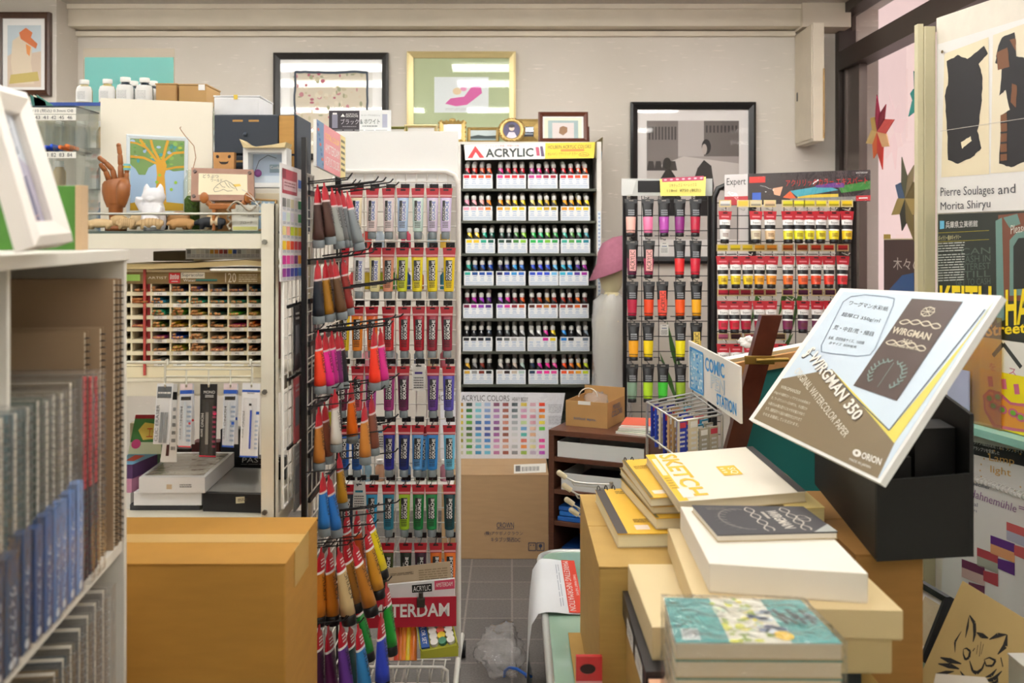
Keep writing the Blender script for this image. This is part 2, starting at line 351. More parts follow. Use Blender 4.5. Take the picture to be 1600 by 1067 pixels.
# ---------------------------------------------------------------- paint tubes
DARK = mat(BLACK, 0.35); GREYCAP = mat('#7b8488', 0.45); RED = mat('#bb1629', 0.3, coat=0.3); WHT = mat('#f4f2ee', 0.45)
BLUE = mat('#2c4fae', 0.5)
TMESH = {}
def ell(a, b, z, n=16): return [(a * math.cos(2 * PI * k / n), b * math.sin(2 * PI * k / n), z) for k in range(n)]
def loft(mb, secs, m): return mb.rings([ell(a, b, z) for z, a, b in secs], m)
def tube_meshes(kind, color, extra=None):
    key = (kind, color, extra)
    if key in TMESH: return TMESH[key]
    c = mat(color, 0.32, coat=0.25); out = []
    if kind == 'gouache':
        L = 0.160
        h = MB(); h.rings([[(-.0205, -.0015, 0), (.0205, -.0015, 0), (.0205, .0015, 0), (-.0205, .0015, 0)], [(-.018, -.003, -.03), (.018, -.003, -.03), (.018, .003, -.03), (-.018, .003, -.03)]], RED, False)
        h.rect(QL(0, -.006, .016, .005, -.0022), 0, 0, 1, 1, DARK, .0006)
        h.rect(QL(0, -.0245, .036, .006, -.0032), 0, 0, 1, 1, mat('#e6a7ab', 0.5), .0004)
        out.append(('hang_header', h))
        b = MB(); loft(b, [(-.029, .0182, .0022), (-.05, .0175, .007), (-.09, .0165, .0115), (-.136, .0155, .0135)], c); loft(b, [(-.136, .0155, .0135), (-.1385, .011, .011)], c)
        out.append(('tube_body', b))
        lab = MB(); q = Q((-.0112, -.0068, -.040), (.0112, -.0068, -.040), (.0112, -.0136, -.104), (-.0112, -.0136, -.104))
        light = extra == 'blue'
        lab.rect(q, 0.05, 0, .42 if light else 0.95, 1, DARK, .0012)
        if light: lab.rect(q, .42, 0, .98, 1, WHT, .0012)
        lab.text(q, '*GOUACHE', .46, .03, .92, .97, BLUE if light else WHT, .0018, -90)
        lab.text(q, 'ACRYLIC', .14, .3, .36, .97, WHT, .0018, -90)
        lab.lines(Q((-.011, -.0137, -.108), (.011, -.0137, -.108), (.011, -.0152, -.128), (-.011, -.0152, -.128)), .1, 0, .9, 1, 4, DARK if not light else mat('#555555'), .0008)
        out.append(('label', lab))
        k = MB().lathe([(.0125, -.160), (.0133, -.157), (.0133, -.1405), (.0118, -.1385)], GREYCAP, 18); out.append(('cap', k))
    elif kind in ('jumbo', 'stand'):
        s = 1.0 if kind == 'jumbo' else 1.22
        h = MB(); loft(h, [(0, .004 * s, .0014), (-.012 * s, .006 * s, .0016), (-.02 * s, .016 * s, .002), (-.05 * s, .0195 * s, .006 * s)], RED)
        if kind == 'stand': h.lines(Q((-.012, -.004, -.03), (.012, -.004, -.03), (.012, -.0066, -.055), (-.012, -.0066, -.055)), .1, 0, .9, 1, 3, WHT, .001)
        out.append(('hang_header', h))
        b = MB(); ring = mat('#d9c4c4', 0.5) if kind == 'jumbo' else WHT
        loft(b, [(-.049 * s, .0197 * s, .006 * s), (-.054 * s, .0198 * s, .0068 * s)], ring)
        loft(b, [(-.054 * s, .0198 * s, .0068 * s), (-.09 * s, .019 * s, .011 * s), (-.125 * s, .0175 * s, .0142 * s), (-.147 * s, .0165 * s, .0158 * s), (-.149 * s, .012 * s, .012 * s)], c)
        out.append(('tube_body', b))
        lab = MB(); q = Q((-.009 * s, -.0072 * s, -.058 * s), (.009 * s, -.0072 * s, -.058 * s), (.009 * s, -.0140 * s, -.115 * s), (-.009 * s, -.0140 * s, -.115 * s))
        lab.text(q, 'ACRYLIC', .1, 0, .9, 1, DARK, .0016, -90)
        out.append(('label', lab))
        k = MB().lathe([(.0150 * s, -.170 * s), (.0158 * s, -.168 * s), (.0158 * s, -.151 * s), (.0140 * s, -.149 * s)], GREYCAP if kind == 'jumbo' else DARK, 18); out.append(('cap', k))
    elif kind == 'slim':      # black-topped tubes of the wire rack by the street photo
        h = MB(); h.rings([[(-.0245, -.0012, 0), (.0245, -.0012, 0), (.0245, .0012, 0), (-.0245, .0012, 0)], [(-.0235, -.003, -.018), (.0235, -.003, -.018), (.0235, .003, -.018), (-.0235, .003, -.018)]], DARK, False)
        h.rect(QL(0, -.007, .018, .005, -.0032), 0, 0, 1, 1, mat('#8c8780'), .0004)
        out.append(('hang_header', h))
        top = DARK if extra != 'red' else RED
        b = MB(); loft(b, [(-.017, .0235, .003), (-.045, .0215, .010), (-.078, .0205, .0135)], top if extra is None else DARK)
        loft(b, [(-.078, .0205, .0135), (-.11, .0195, .0155), (-.136, .0185, .0165)], c)
        loft(b, [(-.136, .0185, .0165), (-.139, .0185, .0166)], DARK); loft(b, [(-.139, .0185, .0166), (-.147, .018, .017), (-.149, .014, .014)], c); out.append(('tube_body', b))
        lab = MB(); q = Q((-.016, -.011, -.045), (.016, -.011, -.045), (.016, -.0138, -.075), (-.016, -.0138, -.075))
        if extra is None: lab.lines(q, .1, .1, .9, 1, 3, mat('#8f9296'), .001, .6)
        else:
            q = Q((-.013, -.0106, -.04), (.013, -.0106, -.04), (.013, -.0166, -.132), (-.013, -.0166, -.132))
            lab.rect(q, 0, 0, 1, 1, mat('#e8a9a4') if extra == 'red' else c, .0022); lab.text(q, 'ACRYLIC', .15, .05, .85, .95, DARK, .003, -90)
        out.append(('label', lab))
        out.append(('cap', MB().lathe([(.0165, -.164), (.0175, -.162), (.0175, -.151), (.016, -.149)], DARK, 18)))
    else:                     # 'student' tubes: red header, white and black bands, colour at the foot
        h = MB(); h.rings([[(-.0265, -.0012, 0), (.0265, -.0012, 0), (.0265, .0012, 0), (-.0265, .0012, 0)], [(-.0225, -.003, -.034), (.0225, -.003, -.034), (.0225, .003, -.034), (-.0225, .003, -.034)]], RED, False)
        h.rect(QL(0, -.007, .018, .005, -.003), 0, 0, 1, 1, DARK, .0004); h.rect(QL(0, -.022, .03, .006, -.0035), .0, 0, 1, 1, mat('#e2808a'), .0003); out.append(('hang_header', h))
        b = MB(); loft(b, [(-.033, .0225, .003), (-.055, .0215, .011)], mat('#e9e6e2', 0.3)); loft(b, [(-.055, .0215, .011), (-.072, .0208, .0145)], DARK)
        loft(b, [(-.072, .0208, .0145), (-.078, .0206, .015)], WHT); loft(b, [(-.078, .0206, .015), (-.112, .0185, .0172)], c); out.append(('tube_body', b))
        lab = MB(); lab.text(Q((-.014, -.009, -.042), (.014, -.009, -.042), (.014, -.0116, -.053), (-.014, -.0116, -.053)), 'Expert', 0, 0, 1, 1, DARK, .001)
        out.append(('label', lab)); lab = MB().lines(Q((-.011, -.0165, -.088), (.011, -.0165, -.088), (.011, -.0175, -.104), (-.011, -.0175, -.104)), 0, 0, 1, 1, 3, mat('#6b3a24'), .001); out.append(('small_print', lab))
        out.append(('cap', MB().lathe([(.0155, -.127), (.0165, -.125), (.0165, -.1135), (.015, -.112)], DARK, 18)))
    kz = {'slim': .93, 'jumbo': .955, 'stand': .97}.get(kind, 1)
    for _, m in out: m.v = [Vector((v.x, v.y, v.z * kz)) for v in m.v]
    r = [(n, m.mesh(n)) for n, m in out]
    TMESH[key] = r
    return r
def hang(kind, color, top, label, rz=0.0, bottom=None, group=None, extra=None):
    """one paint tube hanging from TOP; BOTTOM leans it"""
    M = Matrix.Rotation(rz, 4, 'Z')
    if bottom is not None:
        d = (Vector(bottom) - Vector(top)).normalized(); M = Vector((0, 0, -1)).rotation_difference(d).to_matrix().to_4x4() @ M
    t = thing('paint_tube', label, 'paint tube', M=Matrix.Translation(Vector(top)) @ M, group=group)
    for n, me in tube_meshes(kind, color, extra): share(n, me, t)
    return t
def tagcard(name, label, x, z, y, w, h, sw, back='#eceae4', group=None):
    q = Q((x - w / 2, y, z + h / 2), (x + w / 2, y, z + h / 2), (x + w / 2, y, z - h / 2), (x - w / 2, y, z - h / 2))
    m = MB().slab(q, .0012, mat(back, 0.6)); m.rect(q, .28, .06, .72, .1, DARK)
    m.rect(q, .2, .3, .8, .38, mat(sw)); m.lines(q, .12, .5, .88, .95, 5, mat('#666666'))
    return single(name, m, label, 'price card', group)

# ---- white wire rack of gouache tubes
RK = thing('wire_rack', 'white wire floor rack of gouache tubes with a blank white header board', 'display rack', (-.36, 3.25, 0))
WIRE = mat('#e6e2da', 0.4)
xl, xr, dG = P(520, 0, 3.2).x, P(716, 0, 3.2).x, 3.2
fr = MB(); ztop = P(0, 268, 3.2).z
fr.tube([(xr, dG, .07), (xr, dG, ztop - .04), (xr - .012, dG, ztop - .012), (xr - .04, dG, ztop), (xl + .04, dG, ztop), (xl + .012, dG, ztop - .012), (xl, dG, ztop - .04), (xl, dG, .07)], .009, WIRE, 10); fr.build('frame', RK)
g = MB()
for k in range(1, 12): x = xl + (xr - xl) * k / 12; g.cyl((x, dG, .25), (x, dG, ztop - .002), .0022, WIRE, n=6)
z = .3
while z < ztop - .03: g.cyl((xl, dG - .004, z), (xr, dG - .004, z), .0022, WIRE, n=6); z += .0475
g.build('wire_grid', RK)
q = QF(524, 205, 716, 291, 3.22); MB().slab(q, .012, mat('#f6f5f2', 0.35)).build('header_board', RK)
for sx in (xl, xr):
    f = MB().tube([(sx, 3.0, .075), (sx, 3.2, .1), (sx, 3.45, .075)], .009, WIRE, 8).build('foot', RK)
    for yy in (3.0, 3.45):
        MB().cyl((sx - .012, yy, .028), (sx + .012, yy, .028), .028, DARK, n=16).build('caster', f)
rowy = [294, 387, 479, 572, 664, 757, 848]
bar = lambda y: P(0, y - 3, 3.2).z
A = [  # row: list of (px, colour, colour word, extra)
 [(557, '#efe0bb', 'cream', 'blue'), (582, '#efd9d6', 'pale pink', 'blue'), (607, '#f0dede', 'pinkish white', 'blue'), (630, '#b9d0ee', 'light blue', 'blue'), (653, '#cfe6dc', 'pale mint', 'blue'), (676, '#dccde6', 'pale lilac', 'blue'), (697, '#d8c8e8', 'pastel violet', 'blue')],
 [(536, '#c02a2e', 'scarlet', None), (562, '#eceae6', 'white', 'blue'), (586, '#efe6a8', 'pale cream yellow', 'blue'), (607, '#e59a78', 'peach', None), (629, '#d8df2a', 'lime yellow', None), (652, '#f5e21e', 'lemon yellow', None), (675, '#f2dc1a', 'bright yellow', None), (702, '#f0d010', 'deep yellow', None)],
 [(538, '#f2d21c', 'yellow', None), (558, '#ef8a1c', 'orange', None), (581, '#ee6a1c', 'dark orange', None), (607, '#d8202a', 'red', None), (632, '#c41428', 'crimson red', None), (654, '#b51228', 'carmine', None), (676, '#98162e', 'dark carmine', None), (698, '#8e1a34', 'wine red', None)],
 [(535, '#7c1f44', 'maroon', None), (559, '#e0505a', 'coral', None), (580, '#b44aa0', 'orchid', None), (608, '#a8307c', 'magenta violet', None), (630, '#6a1c4e', 'plum', None), (654, None, 'violet', None), (677, '#6a3a98', 'purple', None), (701, '#5a52b8', 'blue violet', None)],
 [(537, '#2a64c0', 'mid blue', None), (558, '#1e5cae', 'strong blue', None), (591, None, 'sky blue', None), (608, '#2c2e9a', 'ultramarine', None), (632, '#1e2f80', 'navy blue', None), (653, '#5aa0dc', 'pale sky blue', None), (676, '#2f8cd8', 'cerulean', None), (702, '#6fc4e4', 'light cyan', None)],
 [(543, '#16283c', 'blue black', None), (561, None, 'teal', None), (581, '#2a9ccc', 'cyan blue', None), (607, '#2a86a2', 'teal blue', None), (632, '#a4cc26', 'lime green', None), (654, '#15843e', 'green', None), (674, '#1f8f4c', 'emerald green', None), (702, '#12484e', 'dark teal', None)],
 [(606, '#3c4a20', 'olive', None), (634, '#1c2a20', 'dark green', None), (657, '#3a1a34', 'blackish purple', None), (681, '#e87424', 'orange', None), (703, '#ee7a28', 'warm orange', None)]]
WHICH = ['top', 'second', 'third', 'fourth', 'fifth', 'sixth', 'lowest']
for r, row in enumerate(A):
    for k, (px, c, w, ex) in enumerate(row):
        p = P(px, rowy[r], 3.13)
        if c is None:
            tagcard('price_card', f'white card with a {w} stripe on an empty hook, {WHICH[r]} row of white rack', p.x, p.z - .035, 3.13, .04, .085, {'violet': '#4a3a8c', 'sky blue': '#4aa0dc', 'teal': '#2a7f98'}[w])
        else:
            bot = P(px + random.uniform(-1.2, 1.2), rowy[r] + 80, 3.12)
            hang('gouache', c, p, f'{w} gouache tube, {ORD[k]} from the left in {WHICH[r]} row of white rack', 0, bot, extra=ex)
        hk = MB().tube([(p.x, 3.185, p.z + .006), (p.x, 3.10, p.z + .003), (p.x, 3.092, p.z + .011)], .0016, DARK, 5); hk.box((p.x - .014, 3.184, p.z), (p.x + .014, 3.194, p.z + .016), DARK); hk.build('hook', RK)
hang('gouache', '#58a6e2', P(660, 666, 3.155), 'sky blue gouache tube tucked behind another, fifth row of white rack', 0, P(660, 742, 3.155))

# ---- black side rack with big tubes
XS = -.526
SR = thing('side_rack', 'black wire side rack of large acrylic tubes with long hooks', 'display rack', (XS, 2.75, 0))
zt = P(0, 215, 2.53).z
m = MB().box((XS - .008, 2.522, 0), (XS + .004, 2.536, zt), DARK); m.build('post', SR)
MB().box((XS - .012, 3.03, 0), (XS + .004, 3.05, P(0, 250, 3.04).z), DARK).build('post', SR)
g = MB()
for k in range(9): y = 2.56 + k * .058; g.cyl((XS, y, .1), (XS, y, zt - .12), .002, WIRE, n=6)
z = .12
while z < zt - .12: g.cyl((XS + .002, 2.54, z), (XS + .002, 3.04, z), .002, WIRE, n=6); z += .06
g.build('wire_grid', SR)
def sidehook(y, z, xe):
    MB().tube([(XS + .004, y, z - .004), (xe, y, z + .016 * (xe - XS) / .15), (xe + .006, y, z + .018 * (xe - XS) / .15), (xe + .014, y, z + .03)], .0021, DARK, 5).build('hook', SR)
for r, z in enumerate((1.578, 1.40, 1.30, 1.19, 1.085, 1.015, .905, .79, .69, .60, .47)): MB().box((XS + .003, 2.55, z - .018), (XS + .010, 3.03, z - .006), DARK).build('hook_bar', SR)
q = Q(PX(486, 186, XS + .012), P(536, 215, 2.98), P(536, 281, 2.98), PX(486, 259, XS + .012)); q = Q(q.c[0], Vector((XS + .012, 2.985, q.c[1].z)), Vector((XS + .012, 2.985, q.c[2].z)), q.c[3])
q = Q(*[Vector((-.500, v.y, v.z)) for v in q.c]); sg = MB().slab(q, .008, mat('#e58a93', 0.35), WHT)
sg.rect(q, 0, 0, .22, 1, mat('#6f8fb4')); sg.rect(q, .8, .0, 1, 1, mat('#e8d694')); sg.text(q, 'TOTAL COLOR', .26, .18, .75, .3, mat('#f4dc5a')); sg.text(q, 'AMSTERDAM', .26, .4, .76, .6, WHT); sg.text(q, 'ACRYLIC COLORS', .26, .68, .76, .88, WHT)
for k in range(9): sg.disc(q, .03 + .02 * k % .18, .1 + .1 * k, .03, .035, mat(['#3a62a0', '#d86a5a', '#4a7a9a'][k % 3]), .0008)
sg.lines(q, .83, .1, .97, .9, 6, mat('#5a5a48'))
single('rack_sign', sg, 'pink acrylic colours sign board on top of the black side rack', 'sign')
B = [  # kind, colour, words, top px, bottom px, depth
 ('jumbo', '#4d3430', 'dark brown', (496, 288), (498, 386), 2.54, 'top row, nearest the black post'), ('jumbo', '#53372f', 'brown', (506, 284), (517, 384), 2.56, 'top row, second from the black post'),
 ('jumbo', '#a2a6a2', 'light grey', (518, 293), (530, 384), 2.62, 'top row, third from the post'), ('jumbo', '#8a8f90', 'mid grey', (526, 294), (537, 382), 2.70, 'top row, fourth from the post'),
 ('jumbo', '#6e767a', 'dark grey', (534, 297), (546, 381), 2.78, 'top row, fifth from the post'), ('jumbo', '#899296', 'cool grey', (542, 298), (560, 380), 2.66, 'top row, farthest out'),
 ('jumbo', '#222a36', 'blue black', (496, 407), (498, 503), 2.54, 'second row, nearest the post'), ('jumbo', '#b07a20', 'ochre', (508, 406), (513, 496), 2.60, 'second row, beside the blue black one'),
 ('jumbo', '#4a3528', 'umber', (516, 406), (520, 493), 2.70, 'second row, mostly hidden'), ('jumbo', '#6a4a2e', 'raw brown', (522, 404), (534, 492), 2.62, 'second row, middle'),
 ('jumbo', '#9a2f2a', 'red brown', (535, 402), (545, 485), 2.76, 'second row, farthest out'),
 ('jumbo', '#ff4a2c', 'fluorescent red', (497, 516), (501, 621), 2.54, 'third row, nearest the post'), ('jumbo', '#f02a9a', 'hot pink', (507, 518), (515, 611), 2.60, 'third row, second from the post'),
 ('jumbo', '#d02a98', 'magenta', (518, 516), (521, 604), 2.66, 'third row, third from the post'), ('jumbo', '#8a2a7c', 'purple', (527, 518), (528, 596), 2.74, 'third row, fourth from the post'),
 ('jumbo', '#20222c', 'black', (532, 519), (536, 589), 2.84, 'third row, fifth from the post'), ('jumbo', '#ff3e28', 'fluorescent orange red', (584, 512), (586, 613), 2.58, 'third row, at the hook end'),
 ('jumbo', '#e02a90', 'deep pink', (594, 512), (599, 596), 2.68, 'third row, behind the one at the hook end'),
 ('jumbo', '#c9803a', 'tan', (498, 636), (499, 738), 2.54, 'fourth row, nearest the post'), ('jumbo', '#8a4a34', 'sienna', (507, 628), (512, 726), 2.60, 'fourth row, second from the post'),
 ('jumbo', '#e9e7e0', 'white', (523, 608), (526, 712), 2.57, 'fourth row, middle'), ('jumbo', '#d8e02a', 'fluorescent yellow', (518, 612), (519, 690), 2.72, 'fourth row, behind the white one'),
 ('jumbo', '#ff7a1c', 'bright orange', (548, 598), (551, 690), 2.66, 'fourth row, alone in the middle'), ('jumbo', '#d2893e', 'light tan', (569, 628), (571, 732), 2.57, 'fourth row, at the hook end'),
 ('jumbo', '#8c5240', 'red sienna', (580, 617), (585, 720), 2.66, 'fourth row, behind the light tan one'), ('jumbo', '#d09a2a', 'yellow ochre', (529, 708), (535, 782), 2.84, 'behind the two blue ones'),
 ('jumbo', '#2f80d4', 'blue', (504, 738), (507, 840), 2.52, 'fifth row, nearest the post'), ('jumbo', '#2a78cc', 'cobalt blue', (513, 742), (527, 839), 2.56, 'fifth row, leaning'),
 ('stand', '#d98428', 'orange yellow', (502, 855), (496, 985), 2.53, 'black capped row, nearest the post'), ('stand', '#d47f24', 'dark yellow', (514, 855), (520, 980), 2.56, 'black capped row, second from the post'),
 ('stand', '#d8bd8a', 'beige', (528, 855), (547, 980), 2.54, 'black capped row, third from the post'), ('stand', '#a8702a', 'ochre brown', (539, 842), (557, 956), 2.68, 'black capped row, behind the beige one'),
 ('stand', '#b8762a', 'golden brown', (552, 846), (580, 956), 2.60, 'black capped row, leaning outward'), ('stand', '#d0922c', 'golden', (571, 822), (593, 938), 2.70, 'black capped row, near the hook end'),
 ('stand', '#f0d81e', 'bright yellow', (573, 796), (598, 902), 2.80, 'black capped row, at the hook end'), ('stand', '#1e9a3a', 'green', (556, 925), (573, 1012), 2.82, 'low behind the violet one'),
 ('stand', '#2aa63a', 'light green', (603, 910), (610, 1010), 2.72, 'low at the hook end'),
 ('stand', '#4c1c40', 'aubergine', (499, 976), (494, 1095), 2.50, 'bottom row, nearest the post'), ('stand', '#5e2250', 'plum', (513, 978), (519, 1095), 2.54, 'bottom row, second from the post'),
 ('stand', '#6a3a9a', 'violet', (532, 972), (543, 1092), 2.52, 'bottom row, third from the post'), ('stand', '#1d4a48', 'dark green', (546, 975), (552, 1075), 2.70, 'bottom row, behind the violet one'),
 ('stand', '#3a90d0', 'light blue', (559, 975), (572, 1092), 2.54, 'bottom row, fourth from the post'), ('stand', '#3a50d8', 'ultramarine blue', (595, 958), (598, 1078), 2.55, 'bottom row, at the hook end'),
 ('stand', '#c0382a', 'vermilion', (541, 798), (545, 905), 2.86, 'upper black capped row, innermost'), ('stand', '#c8542a', 'burnt orange', (557, 798), (563, 905), 2.82, 'upper black capped row, middle')]
EXTRA = ((2.66, 1.585, -.37), (2.74, 1.588, -.36), (2.82, 1.588, -.35), (2.92, 1.585, -.345), (2.7, 1.395, -.40), (2.8, 1.395, -.40), (2.64, 1.31, -.34), (2.76, 1.31, -.335), (2.88, 1.31, -.33), (2.65, 1.205, -.34), (2.78, 1.205, -.34), (2.9, 1.20, -.33),
                 (2.64, 1.03, -.35), (2.76, 1.035, -.34), (2.86, 1.03, -.34), (2.62, .92, -.345), (2.74, .92, -.34), (2.86, .915, -.34), (2.94, .80, -.35), (2.66, .70, -.345), (2.78, .69, -.345), (2.9, .66, -.34))
SEG = []
for kind, c, w, tp, bt, d, where in B:
    a, b = P(tp[0], tp[1], d), P(bt[0], bt[1], d + .01); sc = 1 if kind == 'jumbo' else 1.22; SEG.append((a, a + (b - a).normalized() * .17 * sc, .0185 * sc))
def clear(p0, p1, skip=-1):
    for n_, (a, b, r) in enumerate(SEG):
        if n_ == skip: continue
        for i in range(13):
            t_ = a.lerp(b, i / 12); rr = r * min(1, .25 + i / 6)
            for k in range(9):
                if (p0.lerp(p1, k / 8) - t_).length < rr + .0045: return False
    return True
for n_, (kind, c, w, tp, bt, d, where) in enumerate(B):
    tpp = P(tp[0], tp[1], d)
    for xe in (max(tpp.x + .025, -.42), tpp.x + .025, tpp.x + .012, tpp.x + .006):
        ends = [Vector((XS + .004, d, tpp.z + .0045 - .1 * (tpp.x - XS))), Vector((xe, d, tpp.z + .0045 + .1 * (xe - tpp.x)))]
        if clear(ends[0], ends[1], n_): break
    else: ends = [Vector((tpp.x - .008, d, tpp.z + .0037)), Vector((tpp.x + .006, d, tpp.z + .0051))]
    MB().tube(ends + [ends[1] + Vector((.010, 0, .012))], .0019, DARK, 5).build('hook', SR)
    hang(kind, c, tpp, f'{w} acrylic tube on side rack, {where}', 1.32, P(bt[0], bt[1], d + .01))
for y, z, xe in EXTRA:
    for dy, dz in ((0, 0), (.02, 0), (-.02, 0), (.04, .01), (-.04, .01), (.06, -.02), (-.06, .02), (0, .03), (.03, -.04)):
        if clear(Vector((XS, y + dy, z + dz - .004)), Vector((xe + .014, y + dy, z + dz + .02))): sidehook(y + dy, z + dz, xe); break

# ---- rack of acrylic jars against the back wall
DJ = 4.9
jx0, jx1 = P(720, 0, DJ).x, P(932, 0, DJ).x
JR = thing('jar_rack', 'tall display rack of small acrylic jars with yellow and white header', 'display rack', ((jx0 + jx1) / 2, DJ, 0))
OLIVE = mat('#4a4d42', 0.55); SIDE = mat('#dcd8d0', 0.5)
zr = P(0, 226, DJ).z
MB().box((jx0 - .02, DJ - .02, .05), (jx0, DJ + .28, zr), SIDE).build('side_panel', JR)
MB().box((jx1, DJ - .02, .05), (jx1 + .022, DJ + .28, zr), SIDE).build('side_panel', JR)
MB().box((jx0, DJ + .255, .05), (jx1, DJ + .28, zr), OLIVE).build('back_panel', JR)
MB().box((jx0 - .02, DJ - .03, 0), (jx1 + .022, DJ + .28, .05), OLIVE).build('base', JR)
MB().box((jx0 - .02, DJ - .02, zr), (jx1 + .022, DJ + .28, zr + .012), SIDE).build('top_board', JR)
ROWB = [294.5, 344.5, 395.5, 446, 497, 548.5, 600]
for y in ROWB + [655]:
    z = P(0, y, DJ).z; MB().box((jx0, DJ - .012, z - .013), (jx1, DJ + .255, z - .001), OLIVE).build('shelf', JR)
q = Q(P(725, 226, 4.872), P(930, 222, 4.872), P(928, 247, 4.858), P(727, 250, 4.858))
hd = MB().slab(q, .004, WHT)
hd.rect(q, .62, 0, 1, 1, mat('#eecb2e'), .001); hd.poly(q, [(.02, .88), (.085, .1), (.15, .88)], mat('#d8333a'), .001); hd.poly(q, [(.055, .9), (.085, .5), (.115, .9)], WHT, .0016)
hd.text(q, '*ACRYLIC', .16, .3, .53, .86, mat('#26302c'), .0018); hd.text(q, 'アーティスト待望、待望の35色', .16, .06, .42, .2, mat('#d87070'), .0018)
hd.text(q, 'HOLBEIN ACRYLIC COLORS', .64, .16, .97, .38, mat('#4a3c10'), .002); hd.text(q, 'ホルベイン アクリリック カラー', .64, .62, .87, .82, mat('#4a3c10'), .002)
hd.rect(q, .74, .42, .92, .56, mat('#d8842a'), .0016); hd.poly(q, [(.555, .8), (.545, .25), (.57, .25), (.58, .8)], mat('#c0506a'), .0016); hd.poly(q, [(.59, .85), (.58, .2), (.6, .2), (.615, .85)], mat('#5a4668'), .0016)
hd.disc(q, .92, .78, .04, .13, mat('#4a3c10'), .0014, 20); hd.disc(q, .92, .78, .037, .11, mat('#eecb2e'), .0018, 20); hd.text(q, 'holbein', .893, .72, .947, .84, mat('#4a3c10'), .0022)
hd.build('header_sign', JR)
q = Q(P(931, 222, 4.86), P(942, 214, 5.0), P(940, 252, 5.02), P(931, 247, 4.86)); MB().slab(q, .003, mat('#7a6a30', .5)).rect(q, .1, .6, .95, .95, mat('#3a86b8')).poly(q, [(.2, .5), (.5, .1), (.8, .5)], mat('#d8a83a')).build('header_wing', JR)
q = QF(934, 330, 938.5, 480, DJ - .021); st = MB().slab(q, .001, mat('#dfe8f0', .6)); st.lines(q, .2, .02, .8, .98, 24, mat('#8fa8cc')); st.build('sticker', JR)
SW = ['e01830f03a2af5502af4552a e83a8ad8203ae02a35c02030 b83a8ae83a80a02040b02035 d82030e83030f05028f86020',
      'f0a0b8f4a8b0f4a8a0f08a20 f4a020f4c060f4d020f0d020 f4e080f0d830c8a018a89010 f0a020f0a818f4c018f4d020',
      'f8d820f0c82820a888106050 20504020383040883888c838 28b85020b87880c83830a850 40b8a058a04828a070208898',
      '30a8981848882050a82050b8 1818582848b03898d83870c8 3050c83850e03858d868b8e8 38b8d83898d85838a0a828a0',
      '781840a828989838b8602888 a068c8d83898902838c85020 502018a83818b87828a03020 a83020802818e86818601818',
      '202428202830202028283848 303840606868a8a8a8d0d0d0 e4e4e0ecece8d82898f0d020 2888d8202428f0f0ee708090',
      'd8a838989898883020181818 d8d0c8382828c8b8a8b8d0c8 203858e038a8f02890f048a0 f05020f88028f8b030d8e828']
JB = {}
capm = MB().lathe([(.0105, .100), (.0112, .1015), (.0112, .117), (.0102, .119)], mat('#dcdbd6', 0.4), 14); capm.cyl((0, 0, .119), (0, 0, .1225), .007, mat('#c9c8c4', .4), n=12); CAPM = capm.mesh('cap')
def jar(color, p, label):
    if color not in JB:
        b = MB().lathe([(.014, 0), (.0148, .003), (.0148, .076), (.0135, .086), (.0098, .095), (.009, .101)], mat(color, 0.15, coat=0.5), 14)
        l = MB(); n = 8; vs = []
        for k in range(n + 1):
            a = -PI * 0.98 + 1.25 * PI * k / n * .75; zz = .1 - .032 * k / n
            for r_, z_ in ((.01535, .03), (.01535, max(.031, min(.078, zz)))): vs.append((r_ * math.cos(a), r_ * math.sin(a), z_))
            r2 = .0152 - (max(0, zz - .078)) * .22; vs.append((r2 * math.cos(a) * 1.02, r2 * math.sin(a) * 1.02, max(.031, zz)))
        fs = []
        for k in range(n):
            for j in (0, 1): fs.append((3 * k + j, 3 * k + 3 + j, 3 * k + 4 + j, 3 * k + 1 + j))
        l.add(vs, fs, DARK, True)
        JB[color] = (b.mesh('jar_body'), l.mesh('jar_label'))
    t = thing('paint_jar', label, 'paint jar', p)
    share('jar_body', JB[color][0], t); share('jar_label', JB[color][1], t); share('cap', CAPM, t)
COLW = lambda h: (lambda r, g, b: ('black' if max(r, g, b) < 60 else 'white' if min(r, g, b) > 205 else 'grey' if max(r, g, b) - min(r, g, b) < 28 else
    'brown' if r > g >= b and r < 170 and r - b > 40 and g < r * .72 else 'yellow' if r > 180 and g > 150 and b < 150 else 'orange' if r > 180 and g > 75 and b < 90 else 'red' if r > 150 and g < 75 and b < 90 else
    'green' if g >= r and g > b else 'blue' if b > r and b > g and r < 110 else 'purple' if b > g and r < 180 else 'pink'))(*(int(h[i:i + 2], 16) for i in (0, 2, 4)))
TX = [(723.8, 769.9), (775.7, 821.7), (824.8, 870.9), (874.7, 920.5)]
BLTXT = mat('#9fb8d8', 0.6)
